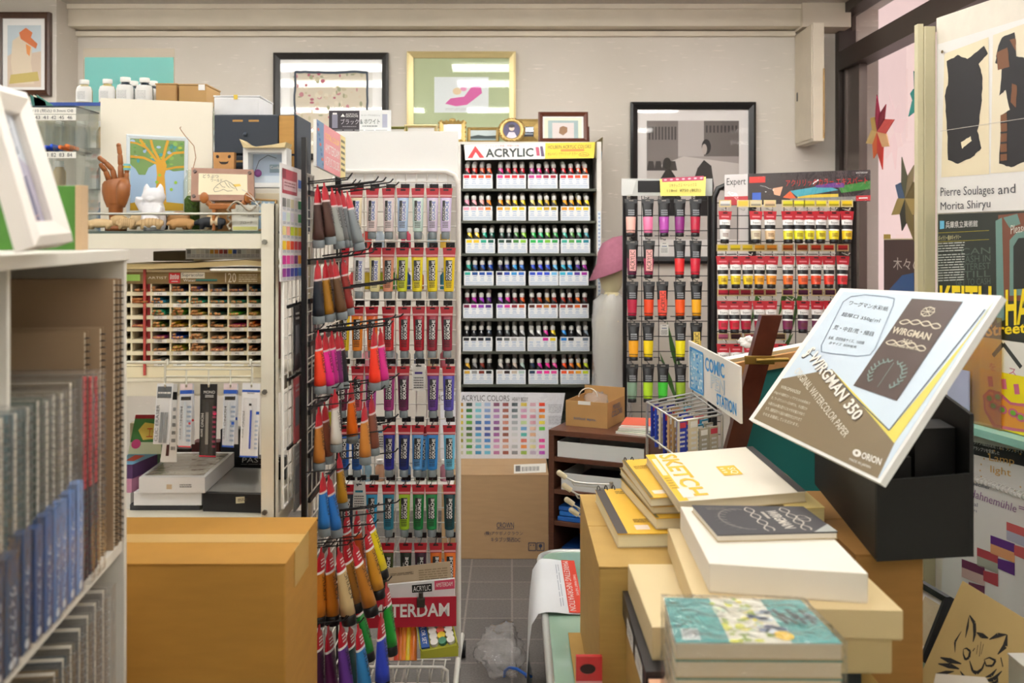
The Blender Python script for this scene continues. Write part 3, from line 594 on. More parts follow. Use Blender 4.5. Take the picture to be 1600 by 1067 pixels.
for r in range(7):
    z = P(0, ROWB[r], DJ).z
    for t4, hexs in enumerate(SW[r].split()):
        sh = random.uniform(-1.2, 1.6) + (2.5 if r in (2,) else 0)
        a, b = P(TX[t4][0] + sh, 0, DJ).x, P(TX[t4][1] + sh, 0, DJ).x
        wh = f'{ROW[r]} shelf, {ORD[t4]} box from the left'
        t = thing('jar_box', f'white open box of acrylic jars with colour swatches, {wh}', 'box', ((a + b) / 2, DJ, z))
        q = Q((a, DJ, z + .07), (b, DJ, z + .07), (b, DJ, z), (a, DJ, z))
        c = MB().slab(q, .0015, mat('#f0f2f4', .5)); cs = [hexs[i:i + 6] for i in range(0, 24, 6)]
        for k in range(4):
            c.rect(q, .03 + .245 * k, .06, .215 + .245 * k, .27, mat('#' + cs[k], .5), .0006)
            c.rect(q, .06 + .245 * k, .34, .19 + .245 * k, .4, BLTXT, .0006); c.rect(q, .07 + .245 * k, .5, .18 + .245 * k, .54, BLTXT, .0006); c.rect(q, .05 + .245 * k, .62, .2 + .245 * k, .66, BLTXT, .0006)
        c.rect(q, .04, .76, .96, .8, BLTXT, .0006); c.rect(q, .04, .88, .96, .92, BLTXT, .0006); c.build('front_card', t)
        k2 = MB().box((a, DJ + .0015, z), (b, DJ + .15, z + .002), WHT); k2.box((a, DJ + .0015, z), (a + .0015, DJ + .15, z + .045), WHT); k2.box((b - .0015, DJ + .0015, z), (b, DJ + .15, z + .045), WHT); k2.build('tray', t)
        MB().box((a + .002, DJ + .07, z + .002), (b - .002, DJ + .145, z + .017), WHT).build('step', t)
        for k in range(4):
            x = a + (b - a) * (k + .5) / 4 + random.uniform(-.002, .002)
            jar('#' + cs[k], (x, DJ + .022 + random.uniform(0, .006), z + .002), f'{COLW(cs[k])} paint jar, {ORD[k]} in front, {wh}')
            if random.random() < .85: jar('#' + cs[k], (x + random.uniform(-.002, .002), DJ + .095 + random.uniform(0, .015), z + .0175), f'{COLW(cs[k])} paint jar, {ORD[k]} in rear, {wh}')

# ---- black wire rack with black-topped tubes
def wire_rack(name, label, x0, x1, d, ytop, zb, rows, cols, rounded=False):
    t = thing(name, label, 'display rack', ((x0 + x1) / 2, d, 0)); zt = P(0, ytop, d).z
    if rounded: MB().tube([(x0, d, .02), (x0, d, zt - .05), (x0 + .015, d, zt - .015), (x0 + .05, d, zt), (x1 - .05, d, zt), (x1 - .015, d, zt - .015), (x1, d, zt - .05), (x1, d, .02)], .012, DARK, 10).build('frame', t)
    else:
        for x in (x0, x1): MB().box((x - .008, d - .01, 0), (x + .008, d + .01, zt), DARK).build('post', t)
    g = MB(); BW = mat('#3c3a38', .4)
    for k in range(1, cols): x = x0 + (x1 - x0) * k / cols; g.cyl((x, d, zb), (x, d, zt - .01), .0017, BW, n=5)
    for k in range(rows + 1): z = zb + (zt - .02 - zb) * k / rows; g.cyl((x0, d, z), (x1, d, z), .0019, BW, n=5)
    g.build('wire_grid', t)
    for x in (x0, x1): MB().box((x - .02, d - (.2 if rounded else .03), 0), (x + .02, d + (.03 if rounded else .25), .03), DARK).build('foot', t)
    return t
LR = wire_rack('wire_rack', 'black wire rack of black topped acrylic tubes with a taped yellow note', P(976, 0, 4.1).x, P(1109, 0, 4.1).x, 4.1, 282, .3, 22, 5)
q = QF(971, 279, 1113, 306, 4.085); hd = MB().slab(q, .004, mat('#b9bab6', .35)); hd.rect(q, .18, .12, .62, .8, DARK, .0006); hd.poly(q, [(0, 0), (.16, .1), (.12, .9), (0, 1)], mat('#cfd0cc', .3), .0007); hd.build('header_card', LR)
q = Q(P(1031, 280, 4.07), P(1103, 276, 4.07), P(1102, 306, 4.06), P(1032, 306, 4.07)); nt_ = MB().slab(q, .0008, mat('#efe07a', .7)); nt_.rect(q, .05, -.05, .95, .18, mat('#c0506a'), .0006)
for k in range(7): nt_.disc(q, .12 + .13 * k, .06, .035, .05, mat('#efc0c8'), .0009, 8)
nt_.text(q, 'リキテックス ベーシックス', .2, .3, .8, .5, mat('#7a6a30'), .003); nt_.text(q, '118ml  ¥750 (税別)', .15, .6, .9, .82, mat('#5a4a20'), .003)
single('paper_note', nt_, 'yellow handwritten note with red tape on black wire rack header', 'note')
LQ = [(311, [(986, '#ecb4a8', 'pale pink', None), (1012, '#ea7aa4', 'pink', None), (1037, '#b048a8', 'orchid', None), (1062, '#8c2a7c', 'magenta purple', None), (1087, '#b81c3c', 'crimson', None)]),
      (376, [(988, '#6a1c44', 'plum', 'red'), (1014, '#a82a54', 'raspberry', 'red'), (1038, None, '', None), (1062, '#e02a2c', 'red', None), (1087, '#cc2038', 'rose red', None)]),
      (440, [(988, '#b41c40', 'carmine', None), (1014, '#ea4a20', 'red orange', None), (1035, '#f0503c', 'coral red', 'red2'), (1062, '#f0581c', 'orange', None), (1088, '#f4ac1c', 'amber', None)]),
      (504, [(990, '#f5ac20', 'golden yellow', None), (1013, '#f6d81c', 'yellow', None), (1038, None, '', None), (1063, '#f4e41e', 'lemon yellow', None), (1088, '#e8c85a', 'sand yellow', 'yel')]),
      (569, [(988, '#7f9c84', 'sage green', None), (1013, '#b4dc2c', 'lime green', None), (1036, '#46c83a', 'bright green', None), (1063, '#94b42c', 'olive green', None)])]
for r, (y, row) in enumerate(LQ):
    for k, (px, c, w, ex) in enumerate(row):
        p = P(px, y, 4.03)
        MB().tube([(p.x, 4.098, p.z + .010), (p.x, 4.03, p.z + .003), (p.x, 4.006, p.z + .003), (p.x, 4.003, p.z + .0065)], .0018, DARK, 5).build('hook', LR)
        MB().tube([(p.x - .03, 4.095, p.z + .02), (p.x - .005, 4.095, p.z + .02), (p.x - .005, 4.095, p.z + .006), (p.x, 4.095, p.z + .006)], .0018, DARK, 5).build('wire_clip', LR)
        if c is None: tagcard('price_card', f'small white price tag on an empty hook, {["top", "second", "third", "fourth"][r]} row of black wire rack', p.x, p.z - .03, 4.03, .034, .045, '#6f7f9a')
        else: hang('slim', c, p, f'{w} acrylic tube with black top, {ORD[k]} from the left in {["top", "second", "third", "fourth", "fifth"][r]} row', 0, P(px + random.uniform(-1, 1), y + 60, 4.02), extra=ex)
# ---- red-topped student tubes
ER = wire_rack('wire_rack', 'black rounded wire rack of red topped acrylic tubes under a glossy header', P(1116, 0, 4.0).x, P(1334, 0, 4.0).x, 4.0, 289, .3, 26, 12, True)
q = Q(P(1132, 273, 3.982), P(1360, 265, 3.982), P(1360, 314, 3.95), P(1132, 321, 3.95)); hd = MB().slab(q, .004, mat('#3a3234', .4))
hd.rect(q, 0, 0, .16, 1, mat('#d9d4d2')); hd.rect(q, 0, .72, .16, 1, mat('#c03038'), .0007); hd.text(q, 'Expert', .015, .12, .145, .42, mat('#3a3a3a'), .001)
hd.rect(q, .17, .1, .28, .3, mat('#d8342c'), .0007); hd.rect(q, .19, .62, .25, .86, mat('#3a66c8'), .0007); hd.poly(q, [(.33, .5), (.4, .45), (.38, .75), (.34, .7)], mat('#e8b090'), .0007); hd.poly(q, [(.4, .8), (.45, .6), (.5, .9)], mat('#e8622c'), .0007)
hd.poly(q, [(.45, .6), (.7, .45), (.78, .62), (.5, .8)], mat('#4aa8b8'), .0007); hd.poly(q, [(.62, .45), (.75, .38), (.82, .4), (.82, .55), (.63, .52)], mat('#6a3a8c'), .0009); hd.poly(q, [(.78, .5), (1, .35), (1, .62), (.8, .72)], mat('#3f8a3c'), .0008); hd.rect(q, .5, .74, .78, .86, mat('#e0c23c'), .0007)
hd.text(q, 'アクリリックカラー エキスパート', .42, .24, .98, .46, mat('#e02a24'), .0012); hd.text(q, 'AMSTERDAM', .9, .06, .98, .12, WHT, .001); hd.rect(q, .45, .84, .9, .98, mat('#8a8a88'), .001); hd.rect(q, .9, .82, 1, .99, mat('#c8202c'), .0012); hd.rect(q, .92, .88, .98, .92, WHT, .0015)
hd.build('header_sign', ER)
MB().poly(q, [(0, 0), (1, 0), (1, 1), (0, 1)], GLOSSY, .003).build('header_film', ER)
EX = [(318, 330, [(1133, '#e8e6e2', 'white'), (1161, None, ''), (1181, '#dcd2b4', 'off white'), (1203, '#e8c89c', 'buff'), (1231, '#e2dc3a', 'pale yellow'), (1248.5, '#e8e428', 'lemon'), (1265, '#ece026', 'light yellow'), (1283, '#eee02a', 'yellow'), (1303, '#f2de24', 'warm yellow'), (1323.5, '#f2d01e', 'golden yellow')]),
      (387, 400, [(1129, '#f4d41c', 'sunny yellow'), (1149, '#ecd21c', 'mid yellow'), (1168, '#eccb1c', 'mustard yellow'), (1187, '#f4aa1c', 'amber'), (1206, '#f49a24', 'light orange'), (1231, '#f2742c', 'orange'), (1254, '#f0602c', 'deep orange'), (1275, '#f24e28', 'red orange'), (1295, '#ee3c28', 'vermilion'), (1317, '#dc2a34', 'red')]),
      (457, 470, [(1130, '#d82446', 'rose'), (1147, '#d41e3a', 'scarlet'), (1165, '#b01838', 'crimson'), (1186, '#a81c34', 'deep red'), (1204, '#a01c34', 'dark red'), (1231, '#7c2454', 'purple red'), (1255, '#6a2350', 'plum'), (1277, '#6a2048', 'wine'), (1297, '#5c2448', 'dark wine')]),
      (526, 537, [(1130, '#e07098', 'pink'), (1150, '#5a2f38', 'brown violet'), (1172, '#d86a74', 'salmon'), (1196, '#7a3c30', 'red brown'), (1219, '#6a4a34', 'brown')])]
for r, (yt, y, row) in enumerate(EX):
    for k, (px, c, w) in enumerate(row):
        p = P(px, y, 3.93); h = P(px, yt, 3.985 if r else 3.942); wh = f'{ORD[k]} in {["top", "second", "third", "fourth"][r]} row of the rounded rack'
        q = Q(h + Vector((-.024, 0, .014)), h + Vector((.024, 0, .014)), h + Vector((.024, 0, -.014)), h + Vector((-.024, 0, -.014)))
        cc = MB().slab(q, .0015, mat('#e2cf96', .6)); cc.rect(q, .1, .14, .9, .82, mat(c or '#e6c84e'), .0005)
        if c: cc.rect(q, .1, .55, .9, .82, mat('#%02x%02x%02x' % tuple(int(int(c[i:i + 2], 16) * .72) for i in (1, 3, 5))), .0008)
        single('swatch_tag', cc, f'{w or "golden"} colour swatch tag, {wh}'.replace('colour swatch', 'swatch') if c else f'plain golden swatch tag, {wh}', 'swatch tag')
        MB().tube([(h.x, 3.998, p.z + .012), (h.x, 3.92, p.z + .003), (h.x, 3.905, p.z + .012)], .0018, WIRE, 5).build('hook', ER)
        if c: hang('student', c, p, f'{w} acrylic tube with red top, {wh}', 0, P(px + random.uniform(-1, 1), y + 48, 3.92))
# ---------------------------------------------------------------- helpers for goods
def carton(name, label, cat, lo, hi, m, rz=0.0, group=None, flaps=True, seam=None):
    """closed carton: body, lid flaps with a slit, tape"""
    c = ((lo[0] + hi[0]) / 2, (lo[1] + hi[1]) / 2, lo[2]); w, d, h = hi[0] - lo[0], hi[1] - lo[1], hi[2] - lo[2]
    t = thing(name, label, cat, c, rz, group)
    MB().box((-w / 2, -d / 2, 0), (w / 2, d / 2, h - .004), m, .004).local('body', t)
    if flaps:
        MB().box((-w / 2 - .001, -d / 2 - .001, h - .004), (w / 2 + .001, -.002, h), m, .001).local('flap', t)
        MB().box((-w / 2 - .001, .002, h - .004), (w / 2 + .001, d / 2 + .001, h), m, .001).local('flap', t)
        if seam: MB().box((-w / 2 - .0015, -.03, h), (w / 2 + .0015, .03, h + .0008), seam).local('tape', t)
    return t
def lidbox(name, label, lo, hi, m, rz=0.0, cat='box', lip=.7, group=None):
    """flat paper box: tray and a lid that comes part of the way down"""
    c = ((lo[0] + hi[0]) / 2, (lo[1] + hi[1]) / 2, lo[2]); w, d, h = hi[0] - lo[0], hi[1] - lo[1], hi[2] - lo[2]
    t = thing(name, label, cat, c, rz, group)
    MB().box((-w / 2 + .002, -d / 2 + .002, 0), (w / 2 - .002, d / 2 - .002, h * .9), m, .002).local('tray', t)
    MB().box((-w / 2, -d / 2, h * (1 - lip)), (w / 2, d / 2, h), m, .003).local('lid', t)
    return t
def framed(name, label, q, bu, bv, t, fm, draw, group=None, glass=True, mount=None):
    o = thing(name, label, 'picture', (q(0.5, 1)))
    m = MB().border(q, bu, bv, t, fm, .012); m.build('frame', o)
    i = q.sub(bu * .9, bv * .9, 1 - bu * .9, 1 - bv * .9); p = MB().slab(i, .006, mount or WHT); draw(p, i); p.build('print', o)
    if glass: MB().poly(i, [(0, 0), (1, 0), (1, 1), (0, 1)], GLASS, .003).build('glass', o)
    return o

# ---------------------------------------------------------------- notebook shelf in front on the left
SH = Line((-.735, 1.9), (.121, -.9927), (.9927, .121))
SHM = mat('#e6e1d6', 0.55)
def shm(t, z, inset=0.0): # frame: x to the far end, y into the shelf, z up
    o = SH.pt(t, z, -inset); R = Matrix(((-SH.d.x, -SH.n.x, 0), (-SH.d.y, -SH.n.y, 0), (0, 0, 1))).to_4x4()
    return Matrix.Translation(o) @ R
FS = thing('notebook_shelf', 'cream open shelf in front full of spiral notebooks', 'shelf', M=shm(0, 0))
DP = .34
MB().box((-.018, 0, 0), (0, DP, 1.408), SHM, .001).local('end_panel', FS)
MB().box((-.86, -.004, 1.408), (.004, DP, 1.428), SHM, .002).local('top_board', FS)
for z in (.858, .43): MB().box((-.86, 0.004, z), (-.018, DP - .01, z + .02), SHM, .001).local('shelf_board', FS)
MB().box((-.86, DP - .01, 0), (-.018, DP, 1.408), mat('#d8d2c4', .6)).local('back_panel', FS)
MB().box((-.5155, .03, .878), (-.503, DP - .01, 1.408), SHM).local('divider', FS)
MB().box((-.86, .02, 0), (-.018, DP, .06), SHM).local('plinth', FS)
COILS = {}
def coil_mesh(H, r, col, n):
    k = (H, r, col, n)
    if k not in COILS:
        m = MB(); c = mat(col, .35, .6)
        for i in range(n):
            z = .012 + (H - .024) * i / (n - 1)
            m.tube([(0, r * 1.0 - r * math.cos(a), z + .0008 * a) if False else (r * math.sin(a) * .9, -r * math.cos(a) + r * .55, z) for a in [2 * PI * j / 9 - PI for j in range(10)]], .0009, c, 4)
        COILS[k] = m.mesh('coil')
    return COILS[k]
def notebook(label, M, T, D, H, cover, pages='#d8d0c0', coil='#2b2a2a', band=None, wrap=False, spine=None, n=30, group=None):
    t = thing('notebook', label, 'notebook', M=M, group=group)
    MB().box((.0025, .004, .003), (T - .0025, D - .003, H - .003), mat(pages, .8)).local('pages', t)
    cm = mat(cover, .6)
    MB().box((0, 0, 0), (.002, D, H), cm, .0005).local('cover', t); MB().box((T - .002, 0, 0), (T, D, H), cm, .0005).local('cover', t)
    me = coil_mesh(H, max(.006, T * .42), coil, n); o = share('coil', me, t); o.location = (T / 2, -.002, 0)
    if spine:
        MB().box((.003, -.0015, H * .45), (T - .003, .003, H - .004), mat(spine, .6)).local('spine_strip', t); MB().box((.003, -.0015, .004), (T - .003, .003, H * .45), mat('#2a2a34', .6)).local('spine_strip', t)
    if band:
        b = MB().box((-.0012, -.009 - T * .12, .002), (T + .0012, D * .98, band[1]), mat(band[0], .5)); q = Q((0, -.0095 - T * .12, band[1]), (T, -.0095 - T * .12, band[1]), (T, -.0095 - T * .12, 0), (0, -.0095 - T * .12, 0))
        b.text(q, 'ヴィフアール', .25, .28, .78, .86, mat('#e8eef6'), .0008, 90); b.disc(q, .5, .92, .3, .04, mat('#e8eef6')); b.local('paper_band', t)
    if wrap: MB().box((-.0025, -.012 - T * .12, -.0005 + .001), (T + .0025, D + .003, H + .008), WRAP, .002).local('plastic_wrap', t)
    return t
ZS = .8785
for k, (px, T, c, b) in enumerate([(13, .05, '#5f7f86', '#2e4a6e'), (40, .031, '#6f8488', '#31507c'), (58, .03, '#7f8c88', '#38558a'), (71, .031, '#6a756a', '#41629a'), (84, .032, '#8a8f86', '#5c7fb8'), (97, .032, '#8f8878', '#6c8fc8'), (110, .034, '#a39a84', '#5f84c2'), (122, .034, '#8f8270', '#7a9ad0')]):
    t = SH.s_at(px) + T / 2
    notebook(f'plastic wrapped spiral notebook with blue paper band, {ORD[k]} counted from the near end of shelf', shm(t, ZS, .006 + random.uniform(0, .006)), T * .9, .24, .335 + random.uniform(-.006, .006), c, coil='#6a6660', band=(b, .155 + .02 * k / 8 + random.uniform(0, .01)), wrap=True, n=26)
notebook('plastic wrapped sketchbook with blue band, nearest the frame edge on shelf', shm(.66, ZS, .006), .03, .24, .338, '#557a86', coil='#5a5856', band=('#2a4468', .15), wrap=True)
for k, px in enumerate((137, 146, 154)):
    notebook(f'spiral notebook with red and black spine, {ORD[k]} after the blue banded ones', shm(SH.s_at(px) + .013, ZS, .005), .022, .24, .345 - .004 * k, '#8a7f70', coil='#6d2a2a', spine='#c0222c', wrap=True, n=28)
notebook('large brown kraft spiral sketchbook at the far end of shelf, outer one', shm(.078, ZS, .004), .03, .3, .497, '#a58a6c', pages='#cdbfa8', coil='#3a2f28', n=40)
notebook('large brown kraft spiral sketchbook leaning on the end panel', shm(.0445, ZS, .004), .024, .3, .495, '#9c8264', pages='#cdbfa8', coil='#3a2f28', n=40)
notebook('medium kraft spiral sketchbook behind the red spined notebooks, far one', shm(.135, ZS, .012), .026, .26, .412, '#a88e70', pages='#cdbfa8', coil='#3a2f28', n=34)
notebook('medium kraft spiral sketchbook behind the red spined notebooks, near one', shm(.165, ZS, .03), .026, .26, .408, '#a2886a', pages='#cdbfa8', coil='#3a2f28', n=34)
for k, (t, T, H, c, cl) in enumerate([(.60, .04, .30, '#2d6a58', '#444444'), (.55, .035, .33, '#4f6a70', '#555555'), (.505, .03, .345, '#3a3f44', '#777777'), (.46, .028, .35, '#77706a', '#8a8a86'), (.425, .028, .355, '#8a7360', '#777777'), (.39, .026, .36, '#6f6a66', '#8a8a86'), (.355, .028, .365, '#a08a6a', '#6a6a68'), (.315, .03, .37, '#7a8084', '#999999'), (.275, .03, .375, '#9a9284', '#8a8a86'), (.23, .032, .385, '#8a8a88', '#aaaaaa'), (.185, .032, .39, '#a8a49c', '#9a9a98'), (.14, .034, .395, '#b0aca8', '#b0b0b0'), (.09, .034, .40, '#bcb6ae', '#b8b8b8')]):
    notebook(f'wrapped spiral pad on the lower shelf board, {ORD[k] if k < 12 else "last"} counted from the near end', shm(t, .4505, .02), T * .88, .24, H - .045, c, coil=cl, wrap=(k > 2), n=24)
# picture frame and green canvas on the shelf top
ZT = 1.4285
fq = flat(Q(P(-40, 134, 1.32), P(24, 150, 1.54), P(97, 383, 1.49), P(33, 392, 1.27)))
o = thing('leaning_picture', 'white moulded picture frame leaning on top of the notebook shelf', 'picture frame', fq(.5, 1))
MB().border(fq, .27, .15, .022, mat('#ece4da', .45), .008).build('frame', o)
i = fq.sub(.2, .1, .8, .9); p = MB().slab(i, .005, mat('#cfd8e6', .5)); p.poly(i, [(0, .55), (.5, .4), (1, .5), (1, 1), (0, 1)], mat('#a9a2c0')); p.poly(i, [(.2, .7), (.6, .6), (.8, .9), (.3, .95)], mat('#8f8aa8'), .0008); p.build('print', o)
MB().poly(i, [(0, 0), (1, 0), (1, 1), (0, 1)], GLASS, .004).build('glass', o)
gz0, gz1 = ZT + .0005, P(0, 290, 1.75).z
o = thing('canvas', 'small green canvas standing on the shelf behind the white frame', 'canvas', (-.86, 1.74, gz0))
xa, xb = -.98, P(118, 0, 1.75).x
MB().box((xa, 1.75, gz0), (xb, 1.775, gz1), mat('#4f8a30', .6, noise=.15, scale=30), .002).build('cloth_face', o)
MB().box((xb, 1.748, gz0), (xb + .011, 1.777, gz1 + .001), mat('#c9ab86', .7), .001).build('edge', o)
MB().tube([(xb - .055, 1.749, gz1 - .05), (xb - .055, 1.746, gz1 - .03), (xb - .03, 1.746, gz1 - .028), (xb - .03, 1.749, gz1 - .05)], .0012, mat('#355f22'), 5).build('wire_loop', o)

# ---------------------------------------------------------------- cream steel shelving
STEEL = mat('#ebe5d3', 0.45)
xR, xLs, yF_, yB_ = P(430, 0, 2.4).x, -1.42, 2.4, 2.86
ST = thing('steel_shelving', 'cream slotted steel shelving unit holding pencils and figurines', 'shelf', ((xR + xLs) / 2, 2.6, 0))
pw = .034
for x in (xR, xLs):
    s = 1 if x == xLs else -1
    for y, sy in ((yF_, 1), (yB_, -1)):
        zp = P(0, 318 if y == yF_ else 366, 2.4).z; m = MB().box((x, y, 0), (x + s * pw, y + sy * .003, zp), STEEL).box((x, y, 0), (x + s * .003, y + sy * pw, zp), STEEL)
        m.build('post', ST)
        if y == yF_ and x == xR:
            for py in (378, 612, 800): p = P(414, py, 2.4); MB().cyl((p.x, 2.4, p.z), (p.x, 2.393, p.z), .0065, mat('#8a8880', .4, .8), n=6).build('bolt', ST)
zA, zB, zC = P(0, 365, 2.4).z, P(0, 597, 2.4).z, P(0, 806, 2.42).z
for z, h in ((zA, .036), (zB, .034), (zC, .034)):
    m = MB().box((xLs, yF_ + .003, z - h), (xR - pw - .001, yF_ + .005, z), STEEL).box((xLs + .004, yF_ + .005, z - .003), (xR - .004, yB_ - .004, z), STEEL).box((xR - .005, yF_ + .01, z - h), (xR - .003, yB_ - .01, z), STEEL)
    m.build('shelf_tray', ST)
r = MB(); zr_ = P(0, 334, 2.4).z; r.tube([(xLs, 2.404, zr_), (xR - pw, 2.404, zr_)], .0032, mat('#b9b8ae', .3, .7), 8); r.build('guard_rail', ST)
MB().box((xLs + .01, yF_ + .008, zA + .0005), (xR - .01, yB_ - .01, zA + .006), mat('#59645e', .1)).build('glass_sheet', ST)
zA += .0065

# pencil display in the bay
DPn = 2.47
pX = lambda px: P(px, 0, DPn).x
pZ = lambda py: P(0, py, DPn).z
PD = thing('pencil_display', 'cream counter display of colour pencils in small bins under a brown header', 'pencil display', (pX(300), DPn, zB))
CRM = mat('#e3d8b8', .5); INS = mat('#a8844e', .7)
colx = [174, 204.5, 235.6, 265.6, 295.6, 325.6, 356, 386.5, 408]
x0, x1 = pX(172), pX(409)
MB().box((x0, DPn + .2, zB + .001), (x1, DPn + .206, pZ(421)), INS).build('back_panel', PD)
MB().box((x0, DPn, pZ(425)), (x1, DPn + .2, pZ(421)), CRM).build('top_board', PD)
rows = [455.3, 473.5, 492.3, 511, 529.3, 548.3, 565.5]
q = QF(172, 425, 409, 443.5, DPn); hd = MB().slab(q, .004, mat('#8c7342', .5)); U = lambda px: (px - 172) / 237
hd.text(q, 'ARTIST', U(231.5), .38, U(261), .58, mat('#efe6cc')); hd.rect(q, U(264), .06, U(281.5), .94, mat('#d8242c')); 
for k in range(4): hd.stroke(q, [(U(266.5 + 3.6 * k), .62), (U(266.8 + 3.6 * k), .2 + .08 * (k % 2)), (U(268.8 + 3.6 * k), .3), (U(268 + 3.6 * k), .6)], .05, WHT, .0012, 12)
hd.rect(q, U(268), .76, U(278), .82, WHT, .001); hd.rect(q, U(283), .04, U(320), .52, mat('#f2ecdc')); hd.text(q, 'Supracolor', U(284.5), .1, U(318.5), .46, mat('#3a3226'), .0014)
hd.text(q, 'Water', U(286.5), .58, U(306), .8, WHT, .001); hd.rect(q, U(306), .6, U(339.5), .8, mat('#2a7f74')); hd.rect(q, U(306), .74, U(339.5), .8, mat('#2a3a3c'), .0008)
hd.text(q, '120', U(352), .08, U(369), .88, mat('#e8dfc8'), .001); hd.lines(q, U(373), .2, U(402), .92, 4, mat('#d8cba8'), .0008)
hd.rect(q, U(186), .2, U(219), .75, mat('#a8d868'), .0008); hd.build('header', PD)
NUM = [['', '', '120', '140', '149', '155', '159', '160'], ['', '', '171', '180', '181', '190', '200', '201'], ['', '', '211', '220', '221', '225', '230', '231'], ['', '', '239', '240', '245', '249', '270', '300'], ['', '', '350', '370', '401', '402', '403', '405'], ['', '', '407', '470', '491', '493', '495', '497'], ['', '', '498', '499', '', '', '', '']]
for r, y in enumerate(rows):
    z = pZ(y)
    MB().box((x0, DPn, z - .0105), (x1, DPn + .2, z - .001), CRM).build('shelf_board', PD)
    lab = MB(); q = QF(172, y + .7, 409, y + 6.3, DPn)
    for k in range(2, 8):
        cx = (colx[k] + colx[min(k + 1, 8)]) / 2 - 1
        lab.rect(q, U(cx - 9), .02, U(min(cx + 11, 408)), .98, PAPER, .0006)
        if NUM[r][k]: lab.text(q, NUM[r][k], U(cx - 3), .3, U(cx + 3.5), .8, mat('#555550'), .001)
    lab.build('number_strip', PD)
MB().box((x0, DPn, zB + .001), (x1, DPn + .2, pZ(573)), CRM).build('base', PD)
for k, px in enumerate(colx[:-1]):
    MB().box((pX(px) - .002, DPn + .003, pZ(573)), (pX(px) + .002, DPn + .2, pZ(443)), CRM).build('divider', PD)
MB().box((pX(409) + .001, DPn + .004, pZ(573)), (pX(409) + .006, DPn + .2, pZ(425)), mat('#8a2a2c', .6)).build('side_panel', PD)
MB().box((pX(225), DPn - .006, pZ(586)), (pX(225) + .006, DPn - .001, pZ(421)), mat('#b0423c', .5)).build('red_strip', PD)
MB().box((pX(227.5), DPn + .01, pZ(573)), (pX(235), DPn + .198, pZ(443)), mat('#a02a2c', .6)).build('red_strip', PD)
PM = {}
def pencil(c, p, label, grp):
    if c not in PM:
        m = MB(); R = lambda r, y: [(r * math.cos(PI * k / 3), y, r * math.sin(PI * k / 3)) for k in range(6)]
        m.rings([R(.0035, .02), R(.0035, .175)], mat(c, .35), False); m.rings([R(.0035, .02), R(.0034, .014), R(.0013, .004)], mat('#c98f5a', .7), False); m.rings([R(.0013, .004), R(.0004, 0)], mat(c, .5), False)
        PM[c] = m.mesh('colour_pencil')
    o = bpy.data.objects.new('colour_pencil', PM[c]); COL.objects.link(o); o.location = p; o.rotation_euler = (0, random.uniform(0, 1), random.uniform(-.03, .03)); RM[o.name] = Matrix()
    tag(o, label, 'pencil', grp)
BIN = {(0, 1): ('#6a4434', 'brown', 4), (1, 1): ('#d8702a', 'orange', 8), (3, 1): ('#d8607a', 'pink', 4),
 (0, 2): ('#8a6a5a', 'taupe', 5), (0, 3): ('#2a3060', 'indigo', 6), (0, 4): ('#6a5a98', 'lilac', 6), (0, 5): ('#7a98c0', 'grey blue', 4), (0, 6): ('#4a3f6a', 'dusky violet', 5), (0, 7): ('#2a8aa8', 'teal blue', 4),
 (1, 2): ('#3aa8d0', 'sky blue', 6), (1, 3): ('#3aa8a0', 'turquoise', 3), (1, 4): ('#3ac8b0', 'aqua', 6), (1, 5): ('#2a9a98', 'deep turquoise', 5), (1, 6): ('#1f8a6a', 'viridian', 4), (1, 7): ('#4aa868', 'sea green', 3),
 (2, 2): ('#3ac8a0', 'mint', 7), (2, 3): ('#5a9a2a', 'leaf green', 11), (2, 4): ('#b0a84a', 'olive yellow', 6), (2, 5): ('#1f5a4a', 'pine green', 4), (2, 6): ('#4ab82a', 'grass green', 3), (2, 7): ('#c8c04a', 'moss yellow', 3),
 (3, 2): ('#6a8a2a', 'olive green', 6), (3, 3): ('#e0c020', 'yellow', 5), (3, 4): ('#b8942a', 'ochre', 4), (3, 5): ('#7a7a4a', 'khaki', 6), (3, 6): ('#e0408a', 'rose', 5), (3, 7): ('#ee7a1c', 'orange', 4),
 (4, 2): ('#b03a8a', 'magenta', 4), (4, 3): ('#2a5ac8', 'blue', 5), (4, 4): ('#d8c8a0', 'ivory', 7), (4, 5): ('#c8a888', 'beige', 4), (4, 6): ('#9a7a5a', 'fawn', 4), (4, 7): ('#8a6a4a', 'umber', 3),
 (5, 2): ('#5a5a5a', 'grey', 4), (5, 3): ('#c8d02a', 'lime', 7), (5, 4): ('#d8b890', 'flesh', 10), (5, 5): ('#d8808a', 'dusty pink', 4), (5, 6): ('#3a3a3e', 'charcoal', 4), (5, 7): ('#6a3f2a', 'dark brown', 4), (6, 2): ('#9a9a9a', 'silver grey', 3)}
for (r, k), (c, w, n) in BIN.items():
    a, b = pX(colx[k]) + .006, pX(colx[k + 1]) - .006; per = max(1, int((b - a) / .0072)); st = random.uniform(0, max(0, (b - a) - .0074 * min(n, per)))
    for j in range(n):
        x = a + st + .0074 * (j % per) if n <= per else a + .0074 * (j % per)
        pencil(c, (x + (.0035 if j >= per else 0), DPn - random.uniform(.006, .024), pZ(rows[r]) + .0032 + .0064 * (j // per)), f'{w} colour pencil, tip out, {ORD[r]} bin row, {["", "column left of red strip", "first column", "second column", "third column", "fourth column", "fifth column", "last column"][k]}', f'{w} colour pencils in one bin, row {r + 1} column {k}')
